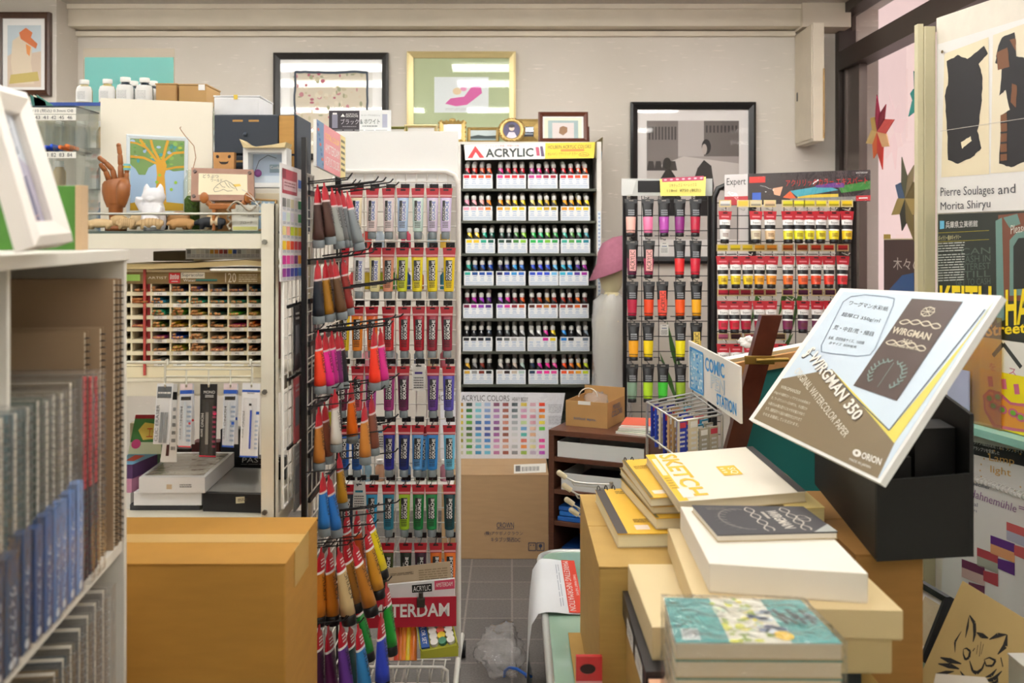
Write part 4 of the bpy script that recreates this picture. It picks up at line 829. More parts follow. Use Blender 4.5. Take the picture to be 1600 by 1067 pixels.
# things lying on the display and behind
sw = ['#8f9296', '#dfe6e6', '#e6e6e0', '#d8d8d4', '#b8b8b4', '#c89a2a', '#c87a20', '#b8402a', '#7a1a2a', '#e8c820', '#2a4a9a']
q = QF(290, 388, 409, 405, 2.5); c = MB().slab(q, .003, mat('#eef0f2', .4))
for k in range(16): c.rect(q, .02 + .06 * k, .12, .07 + .06 * k, .5, mat(sw[k % 11])); c.lines(q, .02 + .06 * k, .58, .07 + .06 * k, .9, 2, mat('#9999aa'))
single('swatch_card', c, 'long white swatch card of earth tones above the pencil display', 'swatch card')
m = MB()
for k, (x_, y_) in enumerate([(172, 412), (205, 412.5), (290, 411.5), (340, 408), (380, 406.5), (409, 408)]): pass
pts = [(172, 413), (240, 412.5), (300, 411), (350, 408), (385, 406.5), (409, 408.5)]
tp = [P(a, b, 2.44) for a, b in pts]; vs = []; 
for p in tp: vs += [p, p + Vector((0, .28, 0)), p + Vector((0, .28, -.012)), p + Vector((0, 0, -.012))]
fs = []
for k in range(5):
    for j in range(4): fs.append((4 * k + j, 4 * k + 4 + j, 4 * k + 4 + (j + 1) % 4, 4 * k + (j + 1) % 4))
fs += [(0, 1, 2, 3), (20, 21, 22, 23)]
single('curved_board', MB().add(vs, fs, mat('#d8c08a', .5)), 'bowed pale wooden board lying over the pencil display', 'board')
MB_ = MB().box((pX(336), 2.43, pZ(422)), (pX(409), 2.6, pZ(418.8)), mat('#f2f0e8', .6)); single('paper_pad', MB_, 'thin white paper pad at right above the pencil header', 'paper')
single('small_carton', MB().box((pX(205), 2.62, pZ(410)), (pX(276), 2.8, pZ(394)), mat('#7a7058', .7), .002), 'dull small carton behind the curved board under the top shelf', 'box')
single('small_carton', MB().box((pX(276), 2.6, pZ(410)), (pX(289), 2.8, pZ(390)), mat('#d8c898', .7), .002), 'narrow cream carton beside the earth tone swatch card', 'box')

# wire rail and hanging packs
RL = thing('hook_rail', 'white wire rail with five hooks under the pencil display', 'hook rail', P(326, 600, 2.38))
rp = lambda px, py, d=2.375: P(px, py, d)
WR = mat('#d8d4c4', .4)
m = MB().tube([rp(172, 566), rp(407, 566)], .004, WR, 8); m.build('bar', RL)
m = MB().tube([rp(258, 596), rp(258, 568), rp(259.5, 563), rp(262, 562, 2.37), rp(262, 570, 2.365)], .0028, WR, 6); m.build('bracket', RL)
m = MB().tube([rp(394, 596), rp(394, 568), rp(393, 563), rp(391, 562, 2.37), rp(391, 570, 2.365)], .0028, WR, 6); m.build('bracket', RL)
for y in (577, 588): MB().tube([rp(258, y), rp(394, y)], .0022, WR, 6).build('cross_wire', RL)
HK = [258, 291, 326, 360, 393]
for px in HK: MB().tube([rp(px, 577), rp(px, 600), rp(px, 604, 2.35), rp(px, 603, 2.33), rp(px, 600, 2.325)], .0022, WR, 6).build('hook', RL)
def pack(label, tl, tr, br, bl, d, base, draw, film_=True):
    q = Q(P(*tl, d), P(*tr, d), P(*br, d), P(*bl, d))
    t = thing('hanging_pack', label, 'packet', q(.5, 1))
    m = MB().slab(q, .0015, base); draw(m, q); m.build('card', t)
    if film_: 
        i = q.sub(.14, .2, .86, .97); MB().box((0, 0, 0), (1, 1, 1), GLASS).v
        b = MB().slab(Q(i(0, 0, .008), i(1, 0, .008), i(1, 1, .008), i(0, 1, .008)), .007, GLASS); b.build('blister', t)
    return t
g1, g2, blu = mat('#62686e'), mat('#8d9296', .5), mat('#2a5cc0')
def d1(m, q): m.rect(q, .06, .05, .92, .24, g1); m.lines(q, .1, .14, .88, .2, 1, WHT); m.rect(q, .36, .47, .58, .97, g2, .003); m.rect(q, .62, .47, .84, .97, g2, .003); m.text(q, 'CLIC ERASER', .06, .35, .26, .95, mat('#555b66'), .001, -90)
def d2(m, q, w='MONO zero'): m.rect(q, 0, 0, 1, .1, mat('#e8d6d8')); m.rect(q, 0, .1, 1, .16, blu); m.rect(q, .1, .2, .9, .26, DARK); m.text(q, w, .08, .36, .26, .88, DARK, .001, 90); m.rect(q, .36, .28, .56, .9, mat('#cfd8e0'), .003); m.disc(q, .85, .62, .1, .025, mat('#e0404a')); m.lines(q, .62, .35, .95, .95, 8, mat('#9ab0cc')); m.rect(q, 0, .98, 1, 1, mat('#d8404a'))
def d3(m, q): m.text(q, 'MONO', .22, .09, .88, .13, WHT); m.lines(q, .3, .15, .8, .19, 2, WHT); m.rect(q, .36, .24, .56, .95, mat('#3a3a3c'), .003); m.rect(q, .37, .38, .55, .82, mat('#8f8d86'), .004); m.text(q, 'MONO zero', .08, .4, .24, .72, WHT, .001, 90); m.disc(q, .88, .4, .12, .022, mat('#ee2a6a')); m.lines(q, .76, .3, .96, .9, 9, mat('#a03a5a')); m.rect(q, 0, .975, 1, .99, mat('#e02a4a'))
def d5(m, q): m.rect(q, 0, .09, 1, .12, blu); m.text(q, 'MONO', .3, .125, .7, .145, DARK); m.text(q, 'MONO zero', .08, .38, .2, .74, DARK, .001, 90); m.rect(q, .42, .27, .58, .92, mat('#f0f2f6'), .003); m.rect(q, .5, .36, .6, .88, mat('#2a4ab8'), .004); m.rect(q, .43, .27, .57, .3, DARK, .004); m.rect(q, .82, .38, 1, .42, blu); m.lines(q, .78, .5, .95, .92, 7, mat('#b8c4d8')); m.rect(q, 0, .98, 1, 1, blu)
pack('white packet with black band hanging behind the grey eraser packet', (267, 600), (277, 600), (276, 722), (250, 722), 2.40, mat('#e6e6e4'), lambda m, q: (m.rect(q, 0, .1, 1, .2, DARK), m.rect(q, .3, .75, .5, .92, mat('#4a2020')), m.lines(q, .6, .3, .9, .9, 6, mat('#888888'))), False)
pack('white eraser packet holding two grey refills, first on the rail', (245.8, 599), (271, 599), (264, 694.7), (239, 693.6), 2.35, mat('#eceef0'), d1)
pack('second clear pen packet tucked behind the one with red foot', (292, 600), (303, 600), (304, 694), (294, 694), 2.385, mat('#e2e4e8'), lambda m, q: (m.rect(q, 0, .1, 1, .16, blu), m.disc(q, .7, .6, .3, .02, mat('#e0404a'))), False)
pack('narrow clear eraser pen packet with red foot, second on the rail', (281.8, 600), (301, 599), (298, 699), (278.4, 698), 2.35, mat('#dfe3e8'), d2)
pack('black eraser pen packet with pink dot, middle of the rail', (313, 600), (339.6, 600), (337, 715), (311, 714), 2.35, mat('#1c1b1e', .35), d3)
pack('second clear pen packet tucked behind the one with blue foot', (361, 600), (372, 600), (372, 694), (362, 694), 2.385, mat('#e2e6ee'), lambda m, q: (m.rect(q, 0, .1, 1, .16, blu), m.rect(q, .4, .55, .9, .6, blu)), False)
def d4(m, q): d2(m, q); m.rect(q, 0, .1, 1, .16, blu, .0012); m.rect(q, .7, .6, .95, .645, blu, .0014); m.rect(q, 0, .97, 1, 1.0, blu, .0012)
pack('narrow clear eraser pen packet with blue foot, fourth on the rail', (350, 599), (371, 599), (365, 699), (347, 698), 2.35, mat('#dfe5ee'), d4)
pack('white packet with a blue eraser pen, last on the rail by the post', (379, 598.4), (407, 599), (402.5, 715), (374.4, 714), 2.345, mat('#f0f0f2'), d5)

# boxes on the lower shelf
zc = zC + .0005
def rbox(name, label, corners, z0, z1, m, cat='box', **kw):   # carton from four floor corners given in plan
    t = thing(name, label, cat, (sum(c[0] for c in corners) / 4, sum(c[1] for c in corners) / 4, z0))
    b = MB().hexa([Vector((c[0], c[1], z1)) for c in corners], [Vector((c[0], c[1], z0)) for c in corners], m); b.build('body', t)
    return t
pl = lambda px, d: (P(px, 0, d).x, d)
rbox('flat_box', 'flat dark box at the bottom of the lower shelf under the white boxes', [pl(203, 2.47), pl(312, 2.47), pl(312, 2.75), pl(252, 2.75)], zc, zc + .014, mat('#3a3d44', .5))
rbox('flat_box', 'plain white flat box under the window box', [pl(209, 2.46), pl(315, 2.46), (P(345, 0, 2.7).x, 2.7), (P(258, 0, 2.7).x, 2.7)], zc + .0145, zc + .047, mat('#efeff0', .5))
cn = [pl(217, 2.45), pl(320, 2.45), (P(366, 0, 2.74).x, 2.74), (P(272, 0, 2.74).x, 2.74)]
wb = rbox('window_box', 'white box with a clear window lid on top of the white flat box', cn, zc + .0475, zc + .086, mat('#f2f2f2', .45))
q = Q(*[Vector((x, y, zc + .0862)) for x, y in (cn[3], cn[2], cn[1], cn[0])]); m = MB().rect(q, .07, .08, .94, .93, mat('#a89c84', .6), .0004); m.rect(q, .12, .2, .88, .8, mat('#8f7f62', .6), .0007); m.build('inner_card', wb)
MB().rect(q, .05, .06, .96, .95, film('crisp_film', ior=1.6, rough=.1, bump=.4, scale=16, haze=.1), .0014).build('clear_lid', wb)
q = Q(Vector((cn[0][0], 2.45, zc + .086)), Vector((cn[1][0], 2.45, zc + .086)), Vector((cn[1][0], 2.45, zc + .0475)), Vector((cn[0][0], 2.45, zc + .0475)))
m = MB().rect(q, .42, .45, .5, .75, mat('#d8c0a0')); m.lines(q, .62, .45, .8, .7, 2, mat('#777777')); m.build('price_label', wb)
bb = rbox('black_case', 'black shallow case with clear silver lid beside the white boxes', [pl(317, 2.46), pl(425, 2.44), pl(430, 2.72), pl(355, 2.74)], zc, zc + .045, mat('#222326', .4))
q = Q(*[Vector((x, y, zc + .0452)) for x, y in (pl(352, 2.74), pl(430, 2.72), pl(425, 2.44), pl(317, 2.46))]); MB().rect(q, .04, .04, .97, .95, mat('#b8b8b6', .2, .3), .0006).build('clear_lid', bb)
q = Q(P(367, 778, 2.4399), P(398, 776, 2.4399), P(398, 786, 2.4399), P(367, 788, 2.4399)); q = Q(*[v + Vector((0, .008, 0)) for v in q.c]); MB().slab(q, .001, mat('#d8cfae')).lines(q, .1, .3, .9, .8, 2, mat('#5a4a3a')).build('price_label', bb)
q = Q(P(370, 714, 2.78), P(446, 714, 2.78), P(446, 782, 2.78), P(366, 782, 2.78)); q.c[2].z = q.c[3].z = zc; m = MB().slab(q, .03, mat('#141416', .35)); m.text(q, 'PASTELS', .12, .02, .88, .24, mat('#d8d8d4')); m.lines(q, .1, .3, .8, .36, 1, mat('#888888')); m.lines(q, .1, .52, .7, .56, 1, mat('#777777'))
single('pastel_box', m, 'black upright pastel box behind the shelf post', 'box')
q = Q(P(212, 648, 2.66), P(252, 648, 2.66), P(252, 704, 2.6), P(200, 704, 2.6)); q.c[2].z, q.c[3].z = zc + .1105, zc + .1105; m = MB().slab(q, .03, mat('#4a8a4a', .4)); m.rect(q, 0, 0, 1, .1, mat('#b02a3a')); m.poly(q, [(.2, .4), (.4, .2), (.9, .25), (1, .6), (.4, .65)], mat('#e8d060')); m.text(q, '工作', .5, .32, .95, .6, mat('#d84a2a'), .0014); m.rect(q, 0, .7, 1, 1, mat('#d8e0c0')); m.disc(q, .2, .75, .15, .12, mat('#d84a8a'), .0012)
single('clay_box', m, 'colourful modelling clay box standing at the end of lower shelf', 'box')
for k, (z0, z1, c, w) in enumerate([(zc, zc + .04, '#e4e2dc', 'white'), (zc + .0405, zc + .075, '#c88aa8', 'pink'), (zc + .0755, zc + .11, '#5a3a6a', 'purple striped')]):
    o = rbox('craft_box', f'{w} craft box in the small stack at the shelf end', [pl(170 + 3 * k, 2.48), pl(204 + 1.5 * k, 2.48), pl(240 + 3 * k, 2.6), pl(205, 2.62)], z0, z1, mat(c, .5))
    if k == 2:
        q = Q(*[Vector((x, y, z1 + .0003)) for x, y in (pl(205, 2.62), pl(246, 2.6), pl(207, 2.48), pl(176, 2.48))]); m = MB().rect(q, 0, 0, 1, 1, mat('#6ab0d8')); m.rect(q, .3, .2, .7, .7, mat('#d84a3a'), .0008); m.build('print', o)
for k, (a, b, y0, y1, c, w) in enumerate([(205, 232, 660, 800, '#c9bfa0', 'tan'), (233, 262, 690, 800, '#3a5a3a', 'green'), (263, 300, 700, 800, '#3a2f2c', 'dark brown'), (301, 345, 690, 800, '#6a3030', 'maroon'), (346, 400, 670, 800, '#2a2c34', 'blue black'), (205, 300, 625, 655, '#c8b8b0', 'pale'), (301, 402, 640, 668, '#2f2f33', 'charcoal')]):
    if y1 == 800: m = MB().box((P(a, 0, 2.8).x, 2.79, zc), (P(b, 0, 2.8).x - .001, 2.84, P(0, y0, 2.8).z), mat(c, .6), .001)
    else: continue
    single('storage_box', m, f'{w} box standing at the back of the lower shelf', 'box')

# white wire grid on the shelf side with a colour chart and black hooks
XG = -.560
GR = thing('grid_screen', 'white wire grid panel hung on the side of the steel shelving', 'wire panel', (XG, 2.62, 0))
g = MB(); za, zb = P(431, 806, XG * F / (431 - 800)).z, P(438, 262, 2.47).z
m = MB().tube([(XG, 2.43, za), (XG, 2.43, zb), (XG, 2.80, zb), (XG, 2.80, za), (XG, 2.43, za)], .0042, mat('#f0eee8', .4), 8); m.build('frame', GR)
for k in range(1, 8): y = 2.43 + .37 * k / 8; g.cyl((XG + .003, y, za), (XG + .003, y, zb), .0018, WIRE, n=5)
k = 0
while za + .046 * k < zb: g.cyl((XG, 2.43, za + .046 * k), (XG, 2.80, za + .046 * k), .0018, WIRE, n=5); k += 1
g.build('wire_grid', GR)
for z in (1.28, 1.10, .93):
    for k in range(5): y = 2.5 + .065 * k; MB().tube([(XG, y, z), (XG + .012, y, z + .004), (XG + .018, y, z + .004), (XG + .020, y, z + .014)], .002, DARK, 5).build('hook', GR)
    MB().box((XG + .003, 2.46, z - .004), (XG + .008, 2.79, z + .004), DARK).build('hook_bar', GR)
ch = lambda px, py: PX(px, py, XG + .008)
q = Q(ch(438.5, 254), ch(478, 268), ch(478, 436), ch(438.5, 440)); m = MB().slab(q, .003, mat('#efecec', .35), WHT)
m.rect(q, .05, .04, .62, .25, mat('#b04050')); m.rect(q, .05, .04, .18, .12, mat('#7a1f30'), .0008); m.rect(q, .08, .13, .58, .22, mat('#d8b8bc'), .0008); m.lines(q, .12, .15, .54, .2, 2, mat('#8a4a54'), .001)
CH = ['2a5ab0 1f4a8a', '6a6a6a a8a8a0 d8d0b0 e8dcd8 2a8a5a 1f6a6a', 'd0dcf0 d8e8d8 e0d8e8 e8e0e0 3a9a5a 2a5a5a', 'e8d890 f0a898 c8d820 e8e020 f0d020 7a3030', 'f4d020 f08a20 e84a2a d82838 c01838 3a3a44', 'c01888 e83a9a d878b0 8a2a88 f0a020 e0d020', '9a3090 6a3098 3a3a98 2a50c0 2a80d0 40b0a0']
for r, row in enumerate(CH):
    cs = row.split()
    for k, c in enumerate(cs):
        w = .9 / 6; off = .05 + (6 - len(cs)) * w; v = (.1, .29, .41, .53, .655, .78, .89)[r]
        m.rect(q, off + w * k + .01, v, off + w * (k + 1) - .01, v + .075, mat('#' + c)); m.lines(q, off + w * k + .02, v + .082, off + w * (k + 1) - .02, v + .105, 2, mat('#8890a8'))
m.rect(q, .68, .1, .93, .175, mat('#2a5ab0'), .0008)
single('colour_chart', m, 'tall paint colour chart hung on the white wire grid', 'colour chart')

for r, z in enumerate((1.28, 1.10, .93)):
    for k in range(5):
        y = 2.5 + .065 * k; c, w = [('#1f1f22', 'black'), ('#6a6866', 'grey'), ('#2a2a30', 'charcoal'), ('#8a3a3e', 'dull red'), ('#3c2c30', 'dark plum')][(2 * k + 3 * r) % 5]
        qc = Q((XG + .021, y - .029, z), (XG + .021, y + .029, z), (XG + .021, y + .029, z - .16), (XG + .021, y - .029, z - .16)); m = MB().slab(qc, .004, mat(c, .4)); m.rect(qc, .1, .3, .9, .75, mat('#55555a')); m.lines(qc, .15, .1, .85, .25, 2, mat('#9a9a9a'))
        single('hanging_card', m, f'{w} narrow pack on the white wire grid, {ORD[k]} from the shelf front, {["top", "middle", "lower"][r]} hooks', 'packet')
# ---------------------------------------------------------------- big carton in front of the shelving
BC = carton('cardboard_box', 'large plain cardboard box on the floor in front of the steel shelving', 'box', (-1.05, 2.0, .0), (-.455, 2.33, .797), mat('#be8a38', .75, noise=.08, scale=10, stretch=(1, 1, 5)), seam=mat('#d0a862', .35))
MB().box((-.4545, 2.08, .72), (-.4535, 2.22, .798), mat('#cda85e', .35)).build('tape', BC)
# ---------------------------------------------------------------- on top of the steel shelving
def pz(px, py, d): return P(px, py, d)
# clear acrylic case behind with bottles and cartons on its roof
zA0 = zA + .0005
x0, x1, zt = P(62, 0, 2.74).x, P(331, 0, 2.74).x, P(0, 165, 2.72).z
t = thing('acrylic_case', 'wide clear acrylic case with a blue front edge at the back of the top shelf', 'display case', ((x0 + x1) / 2, 2.72, zA0))
MB().box((x0, 2.66, zt - .006), (x1, 2.845, zt), ACRYL).build('lid', t)
MB().box((x0, 2.655, zt - .009), (x1, 2.66, zt), mat('#2a4a9a', .4)).build('edge_strip', t)
for a in (x0, x1 - .005): MB().box((a, 2.665, zA0), (a + .005, 2.84, zt - .0065), ACRYL).build('side_panel', t)
MB().box((x0 + .0055, 2.836, zA0), (x1 - .0055, 2.84, zt - .0065), ACRYL).build('back_panel', t)
for k in (1, 2): MB().box((x0 + .0055, 2.67, zA0 + .11 * k), (x1 - .0055, 2.835, zA0 + .11 * k + .004), ACRYL).build('inner_shelf', t)
bl = 0
for k in range(3):
    for j in range(7):
        if random.random() < .25: continue
        xx = x0 + .05 + j * .06; z0 = zA0 + (.11 * k + .0045 if k else .0005)
        o = MB().lathe([(.016, 0), (.017, .004), (.017, .05), (.01, .062), (.01, .066)], mat(['#d8d4c8', '#8aa0b8', '#c8b088', '#b0b4b0'][bl % 4], .25), 12, Matrix.Translation((xx, 2.75, z0)))
        o.cyl((xx, 2.75, z0 + .064), (xx, 2.75, z0 + .08), .012, WHT, n=12)
        single('small_bottle', o, f'small bottle inside the clear acrylic case, {ORD[j]} on the {["lower", "middle", "upper"][k]} level', 'bottle'); bl += 1
# clear pen organiser with pens
x0, x1, zt2, zf = P(40, 0, 2.5).x, P(119, 0, 2.5).x, P(0, 167, 2.5).z, zA0
t = thing('pen_organiser', 'clear acrylic pen organiser with handwritten price strip and felt pens', 'pen case', ((x0 + x1) / 2, 2.5, zf))
for a in (x0, x1 - .003): MB().box((a, 2.5, zf), (a + .003, 2.64, zt2), ACRYL).build('side_panel', t)
MB().box((x0 + .003, 2.636, zf), (x1 - .003, 2.64, zt2), ACRYL).build('back_panel', t)
for py in (235, 320): MB().box((x0 + .003, 2.52, P(0, py, 2.5).z - .003), (x1 - .003, 2.636, P(0, py, 2.5).z), ACRYL).build('tray', t)
MB().box((x0, 2.5, zt2), (x1, 2.64, zt2 + .003), mat('#33404a', .2)).build('lid', t)
for px in (55, 67.5, 80, 93, 106): MB().box((P(px, 0, 2.5).x, 2.51, P(0, 235, 2.5).z), (P(px, 0, 2.5).x + .002, 2.63, P(0, 188, 2.5).z), ACRYL).build('divider', t)
def strip(y0, y1, txts, big=None):
    q = QF(40, y0, 118.5, y1, 2.498); m = MB().slab(q, .001, PAPER)
    if big: m.text(q, big, .08, .2, .95, .85, mat('#3a3a40'))
    for k, s in enumerate(txts): m.text(q, s, .03 + .16 * k, .2, .13 + .16 * k, .8, mat('#44444a'))
    m.build('price_strip', t)
strip(168, 178, [], '¥110 (税込) 0.3mm OB'); strip(179, 188, ['24', '43', '41', '42', '45', '46']); strip(237, 247, ['40', '20', '61', '82', '83', '84'])
for k, (px, c, w) in enumerate([(48, '#3a2a28', 'dark brown'), (56, '#3a2420', 'brown'), (63, '#5a2a22', 'red brown'), (72, '#1f4ac8', 'blue'), (81, '#2a5ad8', 'bright blue'), (94, '#ee7a30', 'orange'), (104, '#f0803a', 'light orange')]):
    a = P(px, 228 + (k % 2) * 2, 2.515); b = a + Vector((.022, .09, -.01))
    m = MB().cyl(a, a + (b - a) * .45, .0055, c, n=10); m.cyl(a + (b - a) * .45, b, .005, '#d8d4cc', n=10); m.ball(a, .0055, c, 6)
    single('felt_pen', m, f'{w} capped felt pen lying in the clear organiser', 'pen')
for k, px in enumerate((60, 75, 92)):
    a = P(px, 316, 2.53); m = MB().cyl(a, a + Vector((.04, .06, 0)), .0048, '#2a6ab8', n=10); m.ball(a, .0048, '#2a6ab8', 6)
    single('felt_pen', m, f'blue felt pen on the lower tray of the organiser, {ORD[k]} one', 'pen')
o = MB()
for k, c in enumerate(('#2a6a60', '#d8d4c0', '#3a7a6a')):
    a = P(47 + 5 * k, 166, 2.56); q = Q(a + Vector((0, 0, .03)), a + Vector((.02 + .01 * k, 0, .02 - .008 * k)), a + Vector((.024 + .01 * k, 0, 0)), a + Vector((.004, 0, 0)))
    single('paper_bag', MB().slab(q, .002 , mat(c)), f'{["dark green", "cream", "green"][k]} folded paper leaning on the pen organiser lid', 'paper')
# bottles on the case
def medium(px, py, d, col, label):
    p = P(px, 165, d); p.z = zt + .0005; s = (P(0, py, d).z - p.z) / .075; t = thing('medium_bottle', label, 'bottle', p)
    MB().lathe([(.0225 * s, 0), (.024 * s, .003 * s), (.024 * s, .042 * s), (.02 * s, .053 * s), (.0115 * s, .058 * s), (.011 * s, .061 * s)], mat(col, .1, coat=.5), 18).local('body', t)
    m = MB(); n = 10; vs = []
    for k in range(n + 1): a = -PI * .95 + PI * .9 * k / n; vs += [(.0244 * s * math.cos(a), .0244 * s * math.sin(a), .006 * s), (.0244 * s * math.cos(a), .0244 * s * math.sin(a), .042 * s), (.021 * s * math.cos(a), .021 * s * math.sin(a), .0525 * s)]
    m.add(vs, [(3 * k + j, 3 * k + 3 + j, 3 * k + 4 + j, 3 * k + 1 + j) for k in range(n) for j in (0, 1)], mat('#f0eeea', .6), True)
    m.lines(Q((-.012 * s, -.0248 * s, .036 * s), (.012 * s, -.0248 * s, .036 * s), (.012 * s, -.0248 * s, .012 * s), (-.012 * s, -.0248 * s, .012 * s)), 0, 0, 1, 1, 6, mat('#b0b0b0'), 0.0004, .3); m.local('label', t)
    MB().lathe([(.0135 * s, .061 * s), (.014 * s, .062 * s), (.014 * s, .074 * s), (.0132 * s, .075 * s)], WHT, 20).local('cap', t)
medium(132, 125, 2.70, '#b8ac88', 'amber medium bottle with white cap, leftmost on the acrylic case')
medium(168, 124, 2.70, '#c0b078', 'yellowish medium bottle with white cap, second on the acrylic case')
medium(196, 121, 2.70, '#2a3440', 'dark medium bottle with white cap, third on the acrylic case')
medium(226, 122, 2.70, '#28323c', 'dark medium bottle with white cap, beside the kraft cartons')
medium(208, 127, 2.79, '#4a5058', 'medium bottle mostly hidden behind the third bottle')
medium(238, 127, 2.79, '#50565c', 'medium bottle mostly hidden behind the fourth bottle')
def cart(label, px0, px1, y0, y1, d, dep, z0, col):
    a, b = P(px0, y0, d), P(px1, y1, d); return carton('small_carton', label, 'box', (a.x, d, z0), (b.x - .001, d + dep, a.z), mat(col, .75, noise=.06, scale=20))
cart('small kraft carton on the acrylic case, beside the dark bottles', 243, 277, 130, 165, 2.69, .13, zt + .0005, '#b48c58')
c2 = cart('small kraft carton with a white label on the acrylic case corner', 279, 323, 131, 165, 2.68, .13, zt + .0005, '#b8925c')
MB().box((P(310, 0, 2.679).x, 2.6785, P(0, 141, 2.68).z), (P(320, 0, 2.679).x, 2.6795, P(0, 132, 2.68).z), WHT).build('label', c2)
# turquoise sheet pack leaning behind the bottles
q = QF(131, 76, 272, 166, 2.835, 0.0); q = Q(q.c[0], q.c[1], q.c[2], q.c[3]); z0 = zt + .0005
q.c[2].z = q.c[3].z = z0
t = thing('paper_pack', 'turquoise paper pack in a clear sleeve standing behind the bottles', 'paper pack', q(.5, 1))
i = q.sub(.01, .14, .99, 1); MB().slab(i, .004, mat('#6ccad0', .55)).build('sheets', t)
MB().slab(Q(q(0, 0, .004), q(1, 0, .004), q(1, 1, .004), q(0, 1, .004)), .010, film('sleeve_film', tint='#faf6ee', ior=1.2, rough=.15, bump=.2, scale=10, haze=.06)).build('sleeve', t)
# dark drawer cabinet with two drawers and things on it
a, b = P(333, 178, 2.6), P(462, 300, 2.6); zt3 = a.z
t = thing('drawer_cabinet', 'dark blue grey cardboard drawer cabinet with a kraft inner at one side', 'cabinet', ((a.x + b.x) / 2, 2.6, zA0))
NAVY = mat('#2c3440', .55)
MB().box((a.x, 2.615, zA0), (b.x, 2.80, zt3), NAVY, .002).build('body', t)
zm = P(0, 242, 2.6).z
for z0, z1 in ((zm + .004, zt3 - .003), (zA0 + .004, zm - .002)):
    f = MB().box((a.x + .002, 2.603, z0), (P(434, 0, 2.6).x, 2.6149, z1), NAVY, .002).build('drawer', t)
    MB().box((P(435, 0, 2.6).x, 2.607, z0), (P(458, 0, 2.6).x, 2.6149, z1), KRAFT, .001).build('side_flap', t)
    for px in (363, 388): MB().box((P(px, 0, 2.6).x, 2.6022, z1 - .017), (P(px + 16, 0, 2.6).x, 2.604, z1 - .012), KRAFT).build('slot', f)
    p = P(383, 0, 2.6); MB().ball((p.x, 2.6, (z0 + z1) / 2), (.006, .004, .006), mat('#3a4452', .4), 8).build('button', f)
cart('small white carton with a yellow tab on top of the drawer cabinet', 334, 406, 149, 177, 2.64, .15, zt3 + .0005, '#e8e8ea')
single('note_tab', MB().box((P(365, 0, 2.636).x, 2.6365, P(0, 155, 2.636).z), (P(371, 0, 2.636).x, 2.638, P(0, 148, 2.636).z), mat('#e8c84a')), 'tiny yellow tab stuck on the small white carton', 'tab')
# cream mounted tree picture
q = Q(P(157, 153, 2.615), P(332, 160, 2.615), P(332, 345, 2.58), P(157, 345, 2.58)); q.c[2].z = q.c[3].z = zA0 + .001
t = thing('mounted_picture', 'tree painting in a wide cream mount standing behind the wooden hand', 'picture', q(.5, 1))
m = MB().slab(q, .006, mat('#f2ead8', .6)); m.build('mount', t)
i = Q(q(.235, .27, .0), q(.785, .28, .0), q(.775, .88, .0), q(.235, .88, .0)); MB().border(i, .055, .05, .004, mat('#dfe8ec', .4)).build('inner_frame', t)
i = i.sub(.06, .055, .94, .945); m = MB().rect(i, 0, 0, 1, 1, mat('#a9c6e4', .6), .001)
m.poly(i, [(0, .9), (.3, .86), (.7, .88), (1, .9), (1, 1), (0, 1)], mat('#c8a020', .6), .0016)
G = mat('#7a9c5a', .6); m.poly(i, [(0, 0), (1, 0), (1, .42), (.8, .44), (.66, .4), (.5, .32), (.34, .4), (.28, .5), (.16, .5), (.1, .42), (0, .36)], G, .0016)
for k in range(46): m.disc(i, random.uniform(.03, .97), random.uniform(.03, .36), random.uniform(.015, .05), random.uniform(.01, .035), mat(['#5a9a4a', '#8ab85a', '#4aa0a8', '#a9c6e4', '#b8c83a', '#6a8a4a'][k % 6], .6), .0019, 10)
Y = mat('#d8a02a', .6); m.poly(i, [(.46, .9), (.5, .5), (.48, .34), (.52, .28), (.64, .28), (.68, .36), (.64, .5), (.68, .9)], Y, .0022)
for pts, w in (([(.5, .34), (.25, .26), (0, .25)], .035), ([(.52, .32), (.3, .12), (.18, 0)], .04), ([(.55, .3), (.42, .12), (.38, 0)], .045), ([(.6, .3), (.66, .1), (.7, 0)], .05), ([(.62, .3), (.8, .18), (1, .16)], .035), ([(.64, .42), (.85, .38), (1, .37)], .03), ([(.3, .12), (.12, .06), (0, .05)], .025)): m.stroke(i, pts, w, Y, .0024)
for u, v in ((.85, .6), (.77, .7), (.55, .5), (.5, .6), (.6, .72)): m.disc(i, u, v, .03, .022, mat('#9ac83a'), .0028, 12)
m.build('print', t)
# wooden jointed hand
WD = mat('#a05f2c', .4, noise=.18, scale=60, stretch=(1, 1, .2), coat=.2)
D = 2.5; h = lambda px, py, dd=0: P(px, py, D + dd)
t = thing('wooden_hand', 'jointed wooden mannequin hand raising its index finger', 'mannequin hand', (h(181, 350).x, D, zA0))
b0 = h(181, 347).x; MB().lathe([(.0, 0), (.026, 0), (.026, .012), (.0, .013)], WD, 20, Matrix.Translation((b0, D, zA0))).build('base', t)
MB().tube([(b0, D, zA0 + .01), h(181, 322), h(181, 318)], [.014, .018, .021], WD, 14).build('wrist', t)
m = MB(); secs = [(181, 324, .022, .018), (181, 312, .030, .02), (181, 300, .0345, .021), (181.5, 288, .035, .02), (182, 280, .031, .017)]
m.rings([[h(px, py) + Vector((a * math.cos(2 * PI * k / 16), b * math.sin(2 * PI * k / 16), (.0 if py > 285 else .006 * math.cos(2 * PI * k / 16)))) for k in range(16)] for px, py, a, b in secs], WD); m.build('palm', t)
m = MB(); m.tube([h(190, 318, -.02), h(192, 303, -.028), h(193.5, 290, -.026), h(193, 284, -.02)], [.012, .0165, .0165, .012], WD, 12); m.build('thumb', t)
